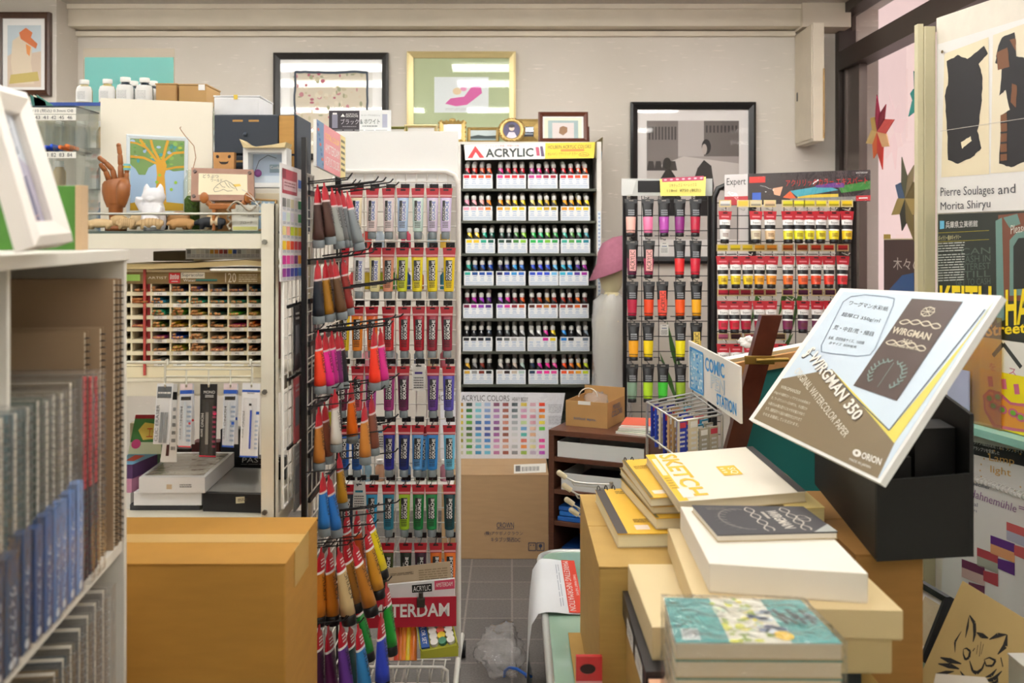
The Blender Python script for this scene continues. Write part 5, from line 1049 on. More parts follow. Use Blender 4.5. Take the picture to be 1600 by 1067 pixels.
def finger(pts, r):
    m = MB(); V = [h(*p) for p in pts]
    for i in range(len(V) - 1):
        f = 1 - .1 * i; a, b = V[i], V[i + 1]; d = b - a
        m.tube([a + d * .02, a + d * .15, a + d * .85, a + d * .98], [r * f * .8, r * f, r * f * .92, r * f * .75], WD, 12)
        m.ball(a, r * f * .8, WD, 8)
    m.ball(V[-1], r * .8, WD, 8); m.build('finger', t)
finger([(189, 281, 0), (188.5, 258, .0), (187.5, 241, 0), (185.5, 227, 0)], .0075)
finger([(180, 283, 0), (176, 265, -.005), (165, 254, -.012), (156, 247, -.015)], .0075)
finger([(171, 283, -.004), (165, 267, -.012), (158, 258, -.02)], .0072)
finger([(196.5, 283, 0), (198, 270, .0), (198.5, 262, 0)], .0068)
p0, p1 = h(198.4, 266), h(198.6, 256); MB().cyl(p0, p1, .009, mat('#7ac0c8', .4), n=14).cyl(p0 + (p1 - p0) * .35, p0 + (p1 - p0) * .65, .0093, mat('#e0c83a', .4), n=14).build('ring', t)
# white cat figurine
D = 2.47; X = lambda px: P(px, 0, D).x; Z = lambda py: P(0, py, D).z
s = (Z(285) - Z(362)); c = X(240)
m = MB(); W = mat('#f1f0f4', .5); H = Z(287) - zA0
m.lathe([(.024, 0), (.029, .01), (.030, H * .25), (.026, H * .5), (.02, H * .62)], W, 20, Matrix.Translation((c, D, zA0)))
hz_ = zA0 + H * .72; m.ball((c, D, hz_), (.029, .024, .023), W, 14)
for sx in (-1, 1): m.rings([[(c + sx * .017 + .010 * math.cos(2 * PI * k / 10) * r, D + .006 * math.sin(2 * PI * k / 10) * r, hz_ + z) for k in range(10)] for r, z in ((1, .012), (.75, .024), (.15, .034))], W)
m.ball((c, D - .022, hz_ - .006), (.011, .006, .007), W, 8); m.tube([(c - .026, D - .004, zA0 + H * .45), (c - .034, D - .012, zA0 + H * .6), (c - .03, D - .016, zA0 + H * .7)], [.009, .008, .009], W, 10); m.tube([(c + .02, D - .01, zA0 + H * .5), (c + .016, D - .024, zA0 + H * .3)], [.009, .008], W, 10)
m.tube([(c - .012, D - .02, zA0 + .03), (c - .012, D - .03, zA0 + .006)], [.009, .01], W, 10); m.tube([(c + .012, D - .02, zA0 + .03), (c + .012, D - .03, zA0 + .006)], [.009, .01], W, 10); m.cyl((c, D, zA0 + H * .53), (c, D, zA0 + H * .57), .0245, W, n=20)
t = thing('cat_figurine', 'plain white unpainted beckoning cat figurine', 'figurine', (c, D, zA0)); o = m.build('body', t); remesh(o, .0022)
# glass bottle with moss and a wire twig
D = 2.53; c = X(300); BG = film('bottle_glass', tint='#f6faf6', ior=1.4, rough=.02)
t = thing('glass_bottle', 'clear glass bottle holding moss and a bent dry twig', 'bottle', (P(300, 0, D).x, D, zA0)); c = P(300, 0, D).x; Z = lambda py: P(0, py, D).z
MB().lathe([(.0, .0), (.02, .0), (.021, .004), (.021, Z(283) - zA0), (.015, Z(276) - zA0), (.0125, Z(272) - zA0), (.0145, Z(270) - zA0), (.0145, Z(266) - zA0), (.0, Z(265.8) - zA0)], BG, 20, Matrix.Translation((c, D, zA0))).build('body', t)
MB().lathe([(.0, .004), (.0185, .004), (.0188, Z(312) - zA0), (.012, Z(306) - zA0), (.0, Z(308) - zA0)], mat('#5a7a2a', .9, noise=.5, scale=160, bump=1), 14, Matrix.Translation((c, D, zA0))).build('moss', t)
MB().tube([P(299, 300, D), P(302, 262, D), P(306, 246, D), P(303, 228, D), P(290, 213, D), P(284, 205, D), P(281, 200, D), P(283, 198, D)], .0011, mat('#a06a3a', .6), 6).build('twig', t)
# wooden plaque with a pen drawing of an animal head, on a small stool shaped figure
D = 2.46; q = Q(P(299, 262, D + .03), P(396, 265, D + .03), P(397, 313, D), P(298, 313, D))
t = thing('wooden_plaque', 'pinkish wooden plaque with four screws and an animal head sketch', 'plaque', q(.5, 1)); MB().slab(q, .009, mat('#a8806c', .55, noise=.12, scale=40)).build('board', t)
m = MB().rect(q, .12, .17, .9, .83, mat('#efe4c4', .7), .0008); K = mat('#3a362e')
m.text(q, 'どうぶつ', .19, .2, .44, .31, K, .0013); m.text(q, 'ワールド', .32, .33, .5, .43, K, .0013); m.poly(q, [(.66, .5), (.78, .48), (.8, .55), (.7, .58)], mat('#e8c860'), .0012)
for pts in ([(.36, .66), (.4, .56), (.48, .44), (.56, .38), (.64, .46), (.7, .56), (.74, .7)], [(.36, .66), (.38, .74), (.45, .72), (.52, .66), (.58, .72), (.66, .7)], [(.46, .48), (.5, .58), (.55, .6)], [(.54, .42), (.58, .55), (.62, .62)], [(.6, .46), (.64, .58), (.7, .64)], [(.4, .6), (.44, .62)]): m.stroke(q, pts, .012, K, .0014, 1.9)
m.build('drawing', t)
for u, v in ((.06, .12), (.94, .12), (.05, .88), (.95, .88)): p = q(u, v); n = q.n; MB().cyl(p, p + n * .004, .0045, mat('#5a4a44', .4, .5), n=10).build('screw', t)
D = 2.435; Zd = lambda py: P(0, py, D).z; Xd = lambda px: P(px, 0, D).x; OW = mat('#a8662e', .45, noise=.15, scale=40)
t = thing('wooden_stand', 'small orange wood bench figure with round paddle arms under the plaque', 'stand', (Xd(348), D, zA0))
MB().box((Xd(328), D - .012, Zd(327)), (Xd(370), D + .012, Zd(318)), OW, .003).build('seat', t)
for px in (333, 365): MB().box((Xd(px), D - .01, zA0), (Xd(px + 5), D + .01, Zd(327)), OW, .002).build('leg', t)
for px, py in ((319, 309), (388, 309)): 
    p = P(px, py, D); MB().tube([P(px + (10 if px < 340 else -10), 320, D), P(px + (5 if px < 340 else -5), 316, D)], .007, OW, 10).ball(p, (.011, .008, .014), OW, 12).build('arm', t)
D = 2.55; q = Q(P(333, 238, D), P(366, 238, D), P(364, 262, D), P(335, 262, D)); t = thing('robot_block', 'small tapering wooden block with a smiling face cut in it', 'toy', P(349, 262, D)); 
q2 = Q(P(333, 238, D), P(366, 238, D), Vector((P(362, 0, D).x, D, zA0)), Vector((P(338, 0, D).x, D, zA0))); MB().slab(q2, .02, mat('#c89256', .5, noise=.12, scale=50)).build('block', t)
m = MB(); [m.disc(q, u, .28, .08, .11, mat('#2a1c14'), .0006, 14) for u in (.2, .78)]; m.poly(q, [(.26, .55), (.34, .62), (.66, .62), (.76, .55), (.72, .72), (.6, .78), (.4, .78), (.3, .7)], mat('#2a1c14'), .0006); m.build('face', t)
# white shadow box with a folded kraft bag on it, cream drawer below
D = 2.54; q = QF(380, 231, 448, 293, D); t = thing('shadow_box', 'white shadow box frame with a tiny violet basket inside', 'picture frame', (P(414, 0, D).x, D, P(0, 293, D).z))
MB().border(q, .11, .12, .002, mat('#f2f2f0', .4), .055).build('frame', t); b = Q(q(0.02, 0.02, -.05), q(.98, .02, -.05), q(.98, .98, -.05), q(.02, .98, -.05)); m = MB().slab(b, .004, mat('#c4d6ea', .6)); m.rect(b, .5, .38, .92, .6, mat('#8fa8b8'), .001); m.text(b, 'Confeit', .52, .42, .8, .5, WHT, .0016); m.rect(b, 0, .68, 1, 1, mat('#dfeaf4'), .001); m.build('back_card', t)
MB().ball(q(.27, .62, -.03), (.010, .006, .010), mat('#7a3a7a', .6), 10).tube([q(.2, .58, -.03), q(.3, .3, -.03), q(.5, .16, -.03), q(.7, .24, -.03)], .0008, mat('#3a3a4a'), 5).build('basket', t)
MB().poly(q, [(.1, .1), (.9, .1), (.9, .9), (.1, .9)], GLASS, -.004).build('glass', t)
t = thing('drawer_block', 'cream paper drawer block under the white shadow box', 'box', (P(414, 0, D).x, D, zA0))
MB().box((P(386, 0, D).x, D, zA0), (P(449, 0, D).x, D + .048, P(0, 294, D).z), mat('#f0ece0', .5), .002).build('body', t); MB().box((P(400, 0, D).x, D - .003, zA0 + .004), (P(446, 0, D).x, D, P(0, 302, D).z), mat('#e8dcc0', .5), .001).build('front', t)
a = [P(374, 217, D - .02), P(385, 225, D - .02), P(400, 229, D - .02), P(425, 226, D - .02), P(447, 222, D - .02), P(444, 230.5, D - .02), P(380, 230.5, D - .02)]
single('paper_bag', MB().add([v for v in a] + [v + Vector((0, .07, -.001 + .001)) for v in a], [tuple(range(7))[::-1], tuple(range(7, 14))] + [(k, (k + 1) % 7, 7 + (k + 1) % 7, 7 + k) for k in range(7)], mat('#d8c496', .75, noise=.1, scale=30)), 'folded pale kraft bag lying on the white shadow box', 'bag')
q = Q(P(390, 310, 2.5), P(432, 312, 2.5), P(432, 350, 2.49), P(390, 350, 2.49)); q.c[2].z = q.c[3].z = zA0; framed('leaning_picture', 'small thin wooden frame leaning behind the grey tag card', q, .06, .06, .004, mat('#d8b078', .5), lambda m, q: (m.rect(q, 0, 0, 1, 1, mat('#a8c8dc')), [m.disc(q, random.random() * .9 + .05, random.random() * .9 + .05, .05, .05, mat('#e0e8ea'), .001) for k in range(20)]), glass=False)
# tag card and knotted cords
q = Q(P(361, 320, 2.425), P(404, 320, 2.425), P(403, 363, 2.42), P(363, 363, 2.42)); q.c[2].z = q.c[3].z = zA0
m = MB().slab(q, .006, mat('#d4d2c6', .6)); m.text(q, 'ビーズ', .2, .14, .5, .26, mat('#888880')); m.text(q, 'Cat  Dog', .35, .34, .85, .48, mat('#77776f')); m.text(q, 'ブローチ', .3, .62, .8, .74, mat('#77776f')); m.rect(q, .03, .84, .97, .97, mat('#b8b468'))
single('tag_card', m, 'grey card tag with pencilled words on the top shelf edge', 'tag')
m = MB(); rnd = random.Random(3); K = mat('#a89c88', .7)
pts = [P(358 + 3 * math.sin(k * 1.3), 362 - k * 2.6, 2.418 - .004 * math.cos(k * 2)) for k in range(14)] + [P(360 + k * 3.2, 322 - 7 * math.sin(k * .5), 2.415 - .004 * (k % 2)) for k in range(16)]
pts[0].z = zA0 + .004
single('knotted_cord', m.tube(pts, .0026, K, 6), 'grey knotted cord with loops hung over the tag card', 'cord')
for k in range(4): single('wire_loop', MB().tube([P(378 + 6 * k + 26 * math.sin(.33 * j) , 306 + 8 * k - 10 * math.cos(j * .6) + j * 2.4, 2.41 - .002 * k) for j in range(9)], .0009, mat('#d0ccc4', .5), 5), f'thin pale beaded loop trailing from the cord, {ORD[k]} from the top', 'cord')
# carved wooden animals behind the guard rail
def animal(label, px0, px1, py, d, col, face=-1, deco=None, tall=1.0):
    a, b = P(px0, 0, d).x, P(px1, 0, d).x; L = b - a; H = (P(0, py, d).z - zA0); c = (a + b) / 2; f = face; W = mat(col, .6, noise=.10, scale=70)
    t = thing('wooden_animal', label, 'figurine', (c, d, zA0)); m = MB(); r = H * .38
    xs = [-.46, -.36, -.15, .1, .28, .4]; rr = [.35, .72, 1, .98, .8, .55]
    m.rings([[(c - f * x * L, d + r * .75 * k_ * math.cos(2 * PI * j / 14), zA0 + H * .6 + r * k_ * math.sin(2 * PI * j / 14)) for j in range(14)] for x, k_ in zip(xs, rr)], W)
    hx = c + f * L * .42; m.ball((hx, d, zA0 + H * .58), (L * .12, r * .5, H * .2), W, 10); m.tube([(hx, d, zA0 + H * .56), (hx + f * L * .12, d, zA0 + H * .44)], [H * .16, H * .09], W, 10)
    for sx in (-1, 1): m.ball((hx - f * L * .04, d + sx * r * .45, zA0 + H * .78), (L * .025, r * .16, H * .09), W, 6)
    for x in (-.28, .26):
        for sy in (-1, 1): m.tube([(c - f * x * L, d + sy * r * .42, zA0 + H * .45), (c - f * (x - .03) * L, d + sy * r * .42, zA0 + .003)], [H * .16, H * .11], W, 8)
    o = m.build('body', t); remesh(o, .0024)
    if deco: 
        dm = MB(); deco(dm, lambda x, ang, k=1.0: Vector((c - f * x * L, d - r * .77 * k * math.cos(ang), zA0 + H * .6 + r * 1.03 * k * math.sin(ang)))); dm.build('painted_marks', t)
def stripes(col, n, w, x0=-.3, x1=.3):
    def go(m, s):
        for k in range(n):
            x = x0 + (x1 - x0) * k / max(1, n - 1); A = [(-.6 + 2.2 * j / 8) for j in range(9)]
            for j in range(8): m.add([s(x - w, A[j]), s(x + w, A[j]), s(x + w, A[j + 1]), s(x - w, A[j + 1])], [(0, 1, 2, 3)], mat(col, .6))
    return go
animal('small patterned wooden armadillo at the row end by the green canvas', 121, 140, 340, 2.44, '#c8a878', 1, stripes('#2a2420', 4, .02))
animal('pale wooden capybara lying low, first whole animal in the row', 134, 181, 341, 2.44, '#d8ba8c', -1)
animal('pale wooden porcupine with dotted back, after the capybara', 182, 214, 340, 2.44, '#d2b284', -1, stripes('#b08c5c', 7, .008))
animal('pale wooden animal with ribbed round back, middle of the row', 214, 260, 340, 2.44, '#dab988', -1, stripes('#a88250', 6, .008))
animal('tan wooden boar standing, before the black tapir', 262, 309, 340, 2.44, '#c2925a', -1)
animal('black wooden tapir with a white saddle', 305, 358, 338, 2.435, '#23252c', -1, stripes('#d8c09a', 2, .07, .05, .12))
for k, (a, b, y, c, w) in enumerate([(170, 200, 334, '#cfae7c', 'cream'), (203, 232, 332, '#dcc094', 'pale'), (228, 255, 333, '#c8a672', 'sandy'), (262, 300, 329, '#a87a48', 'brown'), (240, 262, 331, '#3a3430', 'dark'), (322, 345, 331, '#d8bc90', 'light')]):
    animal(f'{w} wooden animal in the second row, only its back showing', a, b, y, 2.49, c, -1 if k % 2 else 1)

# ---------------------------------------------------------------- frames on the walls
def art_lady(m, q):
    m.rect(q, .12, .1, .88, .95, mat('#c8d4da', .7)); i = q.sub(.12, .1, .88, .95)
    m.poly(i, [(0, .5), (.3, .4), (.7, .45), (1, .42), (1, 1), (0, 1)], mat('#d8c4b0', .7), .001); m.poly(i, [(.15, .25), (.5, .12), (.75, .3), (.7, .6), (.8, .95), (.2, .95), (.1, .6)], mat('#e2d2ba', .7), .0014)
    m.poly(i, [(.35, .12), (.55, .04), (.75, .12), (.7, .2), (.9, .3), (.85, .38), (.62, .3), (.4, .22)], mat('#d87a4a', .7), .0018); m.poly(i, [(.55, .3), (.7, .35), (.66, .5), (.58, .46)], mat('#e89a5a', .7), .002); m.poly(i, [(.1, .8), (.9, .75), (.95, .9), (.05, .95)], mat('#c8b46a', .7), .002)
q = QF(-4, 20, 80, 150, 5.035); framed('framed_picture', 'dark framed pastel figure print high on the wall corner', q, .1, .07, .025, mat('#4a2f20', .35, noise=.2, scale=50), art_lady)
ARTW = mat('#d8cdb8', .8)
def art_abs(m, q):
    m.rect(q, .1, .1, .9, 1, mat('#e6e3dc', .8)); m.rect(q, .15, .14, .85, 1, ARTW, .001); i = q.sub(.15, .14, .85, 1)
    rnd = random.Random(5)
    for k in range(150): u, v = rnd.random(), rnd.random(); m.disc(i, u, v, rnd.uniform(.01, .04), rnd.uniform(.01, .035), mat(['#b86a78', '#c8bfa0', '#d8c8b0', '#a8a888', '#c88a90', '#e0d6c0'][k % 6], .8), .0013 + .00002 * k, 7, rnd.random())
    for e in ([(0, 0), (1, 0)], [(0, 0), (0, 1)], [(1, 0), (1, 1)]):
        p = [(e[0][0] + (e[1][0] - e[0][0]) * t / 14 + rnd.uniform(-.008, .008), e[0][1] + (e[1][1] - e[0][1]) * t / 14 + rnd.uniform(-.008, .008)) for t in range(15)]; m.stroke(i, p, .03, mat('#4a5460', .8), .005, 1.1)
q = QF(428, 83, 607, 250, 5.286); framed('framed_picture', 'black framed abstract pinkish print on the back wall', q, .055, .06, .022, mat('#2b2927', .4), art_abs)
def art_pink(m, q):
    m.rect(q, .22, .2, .78, .57, mat('#e6ecec', .7)); i = q.sub(.22, .2, .78, .57); PK = mat('#d868a8', .7)
    m.poly(i, [(.2, .75), (.3, .6), (.55, .55), (.7, .25), (.85, .2), (.88, .45), (.74, .62), (.6, .78), (.4, .82)], PK, .001); m.disc(i, .42, .4, .08, .1, mat('#e8d0a8'), .0014); m.disc(i, .54, .32, .06, .08, mat('#e8a0c4'), .0016); m.lines(i, .2, .88, .8, .96, 2, mat('#aaaaaa'), .001, .2)
q = QF(636, 81, 806, 250, 5.286); framed('framed_picture', 'pale gold framed small pink print on green mount', q, .06, .06, .02, mat('#d8c690', .3, .35), art_pink, mount=mat('#b8c49c', .7))
def art_street(m, q):
    i = q.sub(.09, .08, .91, .88); g = lambda h: mat(h, .7)
    m.rect(q, .0, .0, 1, 1, g('#e9e4e0'), .0004); m.rect(i, 0, 0, 1, 1, g('#a49a96'), .001); m.rect(i, 0, .0, .34, .4, g('#7f7672'), .0014); m.rect(i, .62, 0, 1, .3, g('#6a625e'), .0014); m.rect(i, .34, 0, .62, .3, g('#b8b0ac'), .0014); m.poly(i, [(0, .42), (.4, .3), (1, .36), (1, 1), (0, 1)], g('#c8c0ba'), .0017)
    for k in range(9): m.rect(i, .02 + .035 * k, .05, .04 + .035 * k, .16, g('#4a4442'), .002); m.rect(i, .64 + .04 * k, .04, .66 + .04 * k, .1, g('#3f3a38'), .002)
    for k in range(4): m.poly(i, [(.0 + .08 * k, .42), (.02 + .08 * k, .34), (.07 + .08 * k, .34), (.09 + .08 * k, .42)], g('#3a3432'), .0022)
    m.poly(i, [(.15, .8), (.17, .55), (.14, .5), (.2, .42), (.25, .4), (.31, .47), (.35, .6), (.42, .8)], g('#1c1818'), .0025); m.disc(i, .22, .36, .045, .05, g('#221d1c'), .0026)
    m.poly(i, [(.5, .8), (.53, .6), (.5, .52), (.55, .4), (.62, .33), (.7, .38), (.73, .55), (.69, .8)], g('#241f1e'), .0025); m.disc(i, .645, .22, .05, .065, g('#1e1918'), .0026); m.disc(i, .625, .24, .028, .045, g('#b8aca4'), .003); m.poly(i, [(.48, .56), (.58, .52), (.6, .58), (.5, .62)], g('#a89c96'), .003)
q = QF(985, 160, 1180, 412, 5.285); framed('framed_picture', 'black framed grey street photo of two figures, behind the tube racks', q, .055, .045, .025, mat('#1b1a1a', .35), art_street)
# small frames standing on the jar rack
zr2 = P(0, 226, DJ).z + .0125
def onrack(px0, px1, y0, d, lean=.02):
    a, b = P(px0, y0, d), P(px1, y0, d); return Q(a + Vector((0, lean, 0)), b + Vector((0, lean, 0)), Vector((b.x, d, zr2 + .004)), Vector((a.x, d, zr2 + .004)))
GOLD = mat('#b89a5c', .35, .5, noise=.2, scale=60)
def crest(o, q):
    m = MB()
    for k in range(20):
        a = 2 * PI * k / 20
        u = min(1, max(0, .5 + .72 * math.cos(a))); v = min(1, max(0, .5 - .72 * math.sin(a))); m.ball(q(u, v, .004), .007, GOLD, 6)
    m.ball(q(.5, -.05, .003), (.018, .006, .010), GOLD, 8); m.build('ornament', o)
o = framed('standing_picture', 'ornate pale gold stand frame with crest, nearest the white board', onrack(686, 727, 189, 4.97), .16, .14, .01, GOLD, lambda m, q: m.stroke(q, [(.3, .9), (.5, .6), (.8, .7)], .04, mat('#8aa8d8'))); crest(o, onrack(686, 727, 189, 4.97))
framed('standing_picture', 'wide silver gold frame with a dark landscape view', onrack(730, 780, 199, 5.0), .1, .16, .01, GOLD, lambda m, q: (m.rect(q, 0, 0, 1, .6, mat('#c4d0d0')), m.poly(q, [(0, .6), (.3, .45), (.6, .55), (1, .5), (1, 1), (0, 1)], mat('#2a3a3a'), .001), m.rect(q, 0, .8, 1, 1, mat('#8aa0a4'), .0014)))
q = onrack(778, 821, 184, 4.95); t = thing('oval_picture', 'oval beaded gold frame with a small portrait', 'picture', q(.5, 1)); m = MB(); n = 24
E = lambda ru, rv, w: [q(.5 + ru * math.cos(2 * PI * k / n), .5 - rv * math.sin(2 * PI * k / n), w) for k in range(n)]
m.rings([E(.5, .5, -.01), E(.5, .5, .004), E(.42, .43, .012), E(.31, .35, .004)], GOLD, True, False); [m.ball(q(.5 + .45 * math.cos(2 * PI * k / n), .5 - .46 * math.sin(2 * PI * k / n), .008), .006, GOLD, 6) for k in range(n)]; m.build('frame', t)
m = MB(); m.add(E(.5, .5, -.01), [tuple(range(n))], mat('#cfc6a8')); m.add(E(.33, .36, .001), [tuple(range(n))], mat('#4a4468')); m.disc(q, .5, .42, .1, .11, mat('#e0c4b4'), .002); m.poly(q, [(.3, .8), (.4, .58), (.6, .58), (.7, .8), (.5, .85)], mat('#d8ccd8'), .002); m.disc(q, .5, .33, .12, .07, mat('#241c20'), .0025); m.build('print', t)
framed('standing_picture', 'gold leaf frame with a blue sea picture, behind the oval one', onrack(803, 846, 186, 5.06), .28, .3, .012, GOLD, lambda m, q: (m.rect(q, 0, .0, 1, .5, mat('#3a5a8a')), m.rect(q, 0, .5, 1, 1, mat('#16203a'), .0007), m.rect(q, .2, .62, .9, .72, mat('#c8d8e8'), .001)))
framed('standing_picture', 'brown wooden frame with a small brown shape on pale ground', onrack(841, 919, 175, 4.96), .09, .13, .016, mat('#5c3020', .35), lambda m, q: (m.rect(q, .05, .08, .95, 1, mat('#e6e4cc')), m.rect(q, .14, .2, .86, 1, mat('#9ab0b0'), .001), m.rect(q, .24, .3, .76, 1, mat('#d8ccc8'), .0014), m.poly(q, [(.4, .75), (.42, .5), (.5, .44), (.6, .5), (.6, .7), (.5, .85)], mat('#8a6038'), .002)))
framed('standing_picture', 'dark wooden frame edge showing behind the brown wooden frame', onrack(872, 921, 198, 5.08), .14, .2, .014, mat('#4a2a20', .35), lambda m, q: None)
for k, (a, b, y, w) in enumerate([(606, 637, 198, 'olive green gilt'), (632, 684, 195, 'pale gold patterned')]):
    q = QF(a, y, b, 216, 3.32); framed('gilt_picture', f'{w} frame top showing over the blank white board', q, .1, .2, .01, mat(['#8a8a48', '#d0bc8a'][k], .35, .4, noise=.2, scale=80), lambda m, q: None, glass=False)
# little bottles on a ledge behind the gouache grid
for r, (py, cs) in enumerate([(388, 'd8d4cc c83a30 b8c8d8 e8e4dc d04060 e0dcd0 88a8b8 d8b040'), (452, 'c83030 d8c020 a8b820 389848 2858b0 d87828 a03060 3890a8'), (575, 'd8d8d0 e8a0b0 a8a098 c8d0d8 e0d8c8 7888a0 d8c8a8 b05868'), (752, 'e0e0dc 90b0c0 d0a080 b8b8b0 5878a0 d8d0c0 a8c0a0 c08090')]):
    z = P(0, py, 3.3).z; MB().box((xl + .02, 3.26, z - .006), (xr - .02, 3.36, z), WIRE).build('rear_ledge', RK)
    for k, c in enumerate(cs.split()):
        p = Vector((xl + .05 + (xr - xl - .1) * k / 7, 3.31, z + .0005)); t = thing('small_bottle', f'small paint bottle behind the gouache grid, {ORD[k]} on the {["top", "second", "third", "lowest"][r]} rear ledge', 'bottle', p)
        MB().lathe([(.016, 0), (.0165, .002), (.0165, .045), (.010, .052), (.010, .056)], mat('#' + c, .4), 12).local('body', t); MB().cyl((0, 0, .056), (0, 0, .07), .012, WHT, n=12).local('cap', t)
# sign over the white board
q = QF(514, 172, 611, 207, 3.235); m = MB().slab(q, .003, mat('#eef0f0', .4)); m.rect(q, 0, .03, .49, 1, mat('#39333a')); m.rect(q, .05, .2, .14, .8, mat('#8a8898'), .0008); m.rect(q, .06, .12, .13, .2, WHT, .0008)
m.poly(q, [(.19, .3), (.225, .16), (.26, .3)], WHT, .001); m.text(q, 'ACRYLIC', .27, .15, .46, .22, WHT); m.text(q, 'GOUACHE', .27, .23, .47, .32, WHT); m.text(q, 'ブラック', .19, .4, .48, .64, mat('#cfcad0'), .001); m.text(q, '&', .5, .42, .545, .62, mat('#2f4a4a')); m.text(q, 'ホワイト', .57, .4, .82, .62, mat('#2f4a3a')); m.rect(q, .86, .18, .94, .78, mat('#b8bcd0'), .0008); m.rect(q, .87, .1, .93, .18, WHT, .0009)
m.text(q, 'ターナー アクリルガッシュ', .52, .2, .82, .27, mat('#5a6a6a')); m.lines(q, .22, .72, .44, .78, 1, mat('#a8a4a8')); m.lines(q, .54, .7, .78, .77, 1, mat('#4a5a5a')); m.lines(q, .05, .88, .95, .94, 1, mat('#9a9a9a'))
single('rack_sign', m, 'black and white gouache sign standing on the blank white board', 'sign')
# lower fittings of the white rack: cards, clip board, tubes, yellow box
zb = P(0, 1036, 3.12).z; x0, x1 = P(606, 0, 3.1).x, -.192
t = thing('wire_basket', 'white wire basket at the foot of the gouache rack', 'basket', ((x0 + x1) / 2, 3.08, zb)); 
zq = P(0, 1042, 3.02).z
MB().tube([(x0 - .09, 3.02, zq), (x1 - .02, 3.02, zq), (x1 - .004, 3.02, zq - .012), (x1 - .004, 3.02, zq - .05)], .0052, WIRE, 8).build('rail', t)
m = MB()
for k in range(8): x = x0 - .085 + k * .037; m.tube([(x, 3.02, zq), (x, 3.02, zq - .05), (x, 3.19, zq - .05)], .0028, WIRE, 6)
m.tube([(x0 - .09, 3.02, zq - .05), (x1 - .004, 3.02, zq - .05)], .003, WIRE, 6); m.tube([(x0 - .09, 3.19, zq - .05), (x1 - .004, 3.19, zq - .05)], .003, WIRE, 6); m.build('wire_floor', t)
zf = zq - .0465
q = Q(P(604, 888, 3.093), P(703, 877, 3.093), P(706, 912, 3.088), P(605, 918, 3.088)); m = MB().slab(q, .004, mat('#b8a488', .7)); m.lines(q, .05, .3, .42, .45, 2, mat('#6a5c48')); m.lines(q, .5, .25, .95, .8, 5, mat('#8a785c')); single('printed_card', m, 'beige printed card leaning at the top of the rack foot', 'card')
q = Q(P(606, 914, 3.07), P(710, 904, 3.07), P(711, 938, 3.065), P(607, 944, 3.065)); m = MB().slab(q, .015, mat('#e4e2e2', .5)); m.rect(q, .7, .02, 1, .45, mat('#d84868')); m.text(q, 'AMSTERDAM', .72, .12, .97, .32, WHT); m.rect(q, .36, .12, .66, .5, DARK); m.text(q, 'ACRYLIC', .38, .18, .64, .44, WHT, .0013); single('paint_set_box', m, 'white acrylic paint set box with pink corner on the rack foot', 'box')
q = Q(P(560, 936, 3.055), P(713, 932, 3.055), P(713, 978, 3.05), P(560, 982, 3.05)); t = thing('clip_board', 'red board with big white lettering held by a steel clip at the rack foot', 'sign', q(.5, 1)); m = MB().slab(q, .005, mat('#b81e34', .4)); m.text(q, '*AMSTERDAM', .02, .2, .93, .66, WHT); m.build('board', t)
p = q(.64, .06); m = MB().box((p.x - .012, p.y - .012, p.z - .022), (p.x + .012, p.y + .006, p.z + .006), mat('#5a544c', .35, .8), .003); m.cyl((p.x, p.y - .004, p.z + .004), (p.x, p.y - .004, p.z + .022), .007, mat('#5a544c', .35, .8), n=10); m.build('clip', t)
t = thing('jar_set_box', 'lime green open box of little white capped jars at the rack foot', 'box', P(683, 1028, 3.03)); YG = mat('#b8b83a', .5)
TL, TR, BR, BL = P(650, 967, 3.12), P(705, 962, 3.12), P(716, 1008, 3.02), P(657, 1018, 3.02); q = Q(TL, TR, BR, BL)
MB().slab(q, .012, YG).build('tray', t); f = Q(q(0, 1, .0), q(1, 1, 0), P(716, 1025, 3.02), P(657, 1029, 3.02)); MB().slab(f, .004, YG).build('front', t); e = Q(q(0, 0, .006), q(.0, 1, .006), q(0, 1, -.012), q(0, 0, -.012)); MB().slab(Q(q(0, 0, .012), q(.03, 0, .012), q(.03, 1, .012), q(0, 1, .012)), .012, YG).slab(Q(q(.97, 0, .012), q(1, 0, .012), q(1, 1, .012), q(.97, 1, .012)), .012, YG).slab(Q(q(0, 0, .012), q(1, 0, .012), q(1, .04, .012), q(0, .04, .012)), .012, YG).build('rim', t)
m = MB().slab(Q(q(.04, .05, .008), q(.26, .05, .008), q(.26, .95, .008), q(.04, .95, .008)), .007, mat('#2a5aa8', .5)); i = Q(q(.04, .05, .0085), q(.26, .05, .0085), q(.26, .95, .0085), q(.04, .95, .0085)); m.text(i, 'COLOR SET', .25, .1, .75, .9, WHT, .0006, 90); m.build('label_panel', t)
JC = ['#f0ece4', '#d84a5a', '#f0ece4', '#e8e4dc', '#8a8a88', '#f0ece4', '#f0ece4', '#e0604a', '#f0ece4', '#f0ece4', '#e8c83a', '#f0ece4', '#f0ece4', '#4a8a6a', '#f0ece4']
for r in range(5):
    for k in range(3):
        p = q(.4 + .22 * k, .16 + .17 * r, .0); single('small_jar', MB().cyl(p, q(.4 + .22 * k, .16 + .17 * r, .012), .0125, mat(JC[3 * r + k], .4), n=14), f'little jar in the lime green box, {["first", "second", "third", "fourth", "last"][r]} row, {["inner", "middle", "outer"][k]}', 'paint jar')
PQ = [(612, '#d8a08a', 'salmon'), (620, '#c8402a', 'red'), (625, '#d8702a', 'rust'), (631, '#ee8a2a', 'orange'), (637, '#f0d02a', 'yellow'), (643, '#ee8a20', 'bright orange'), (645.5, '#e87a20', 'deep orange')]
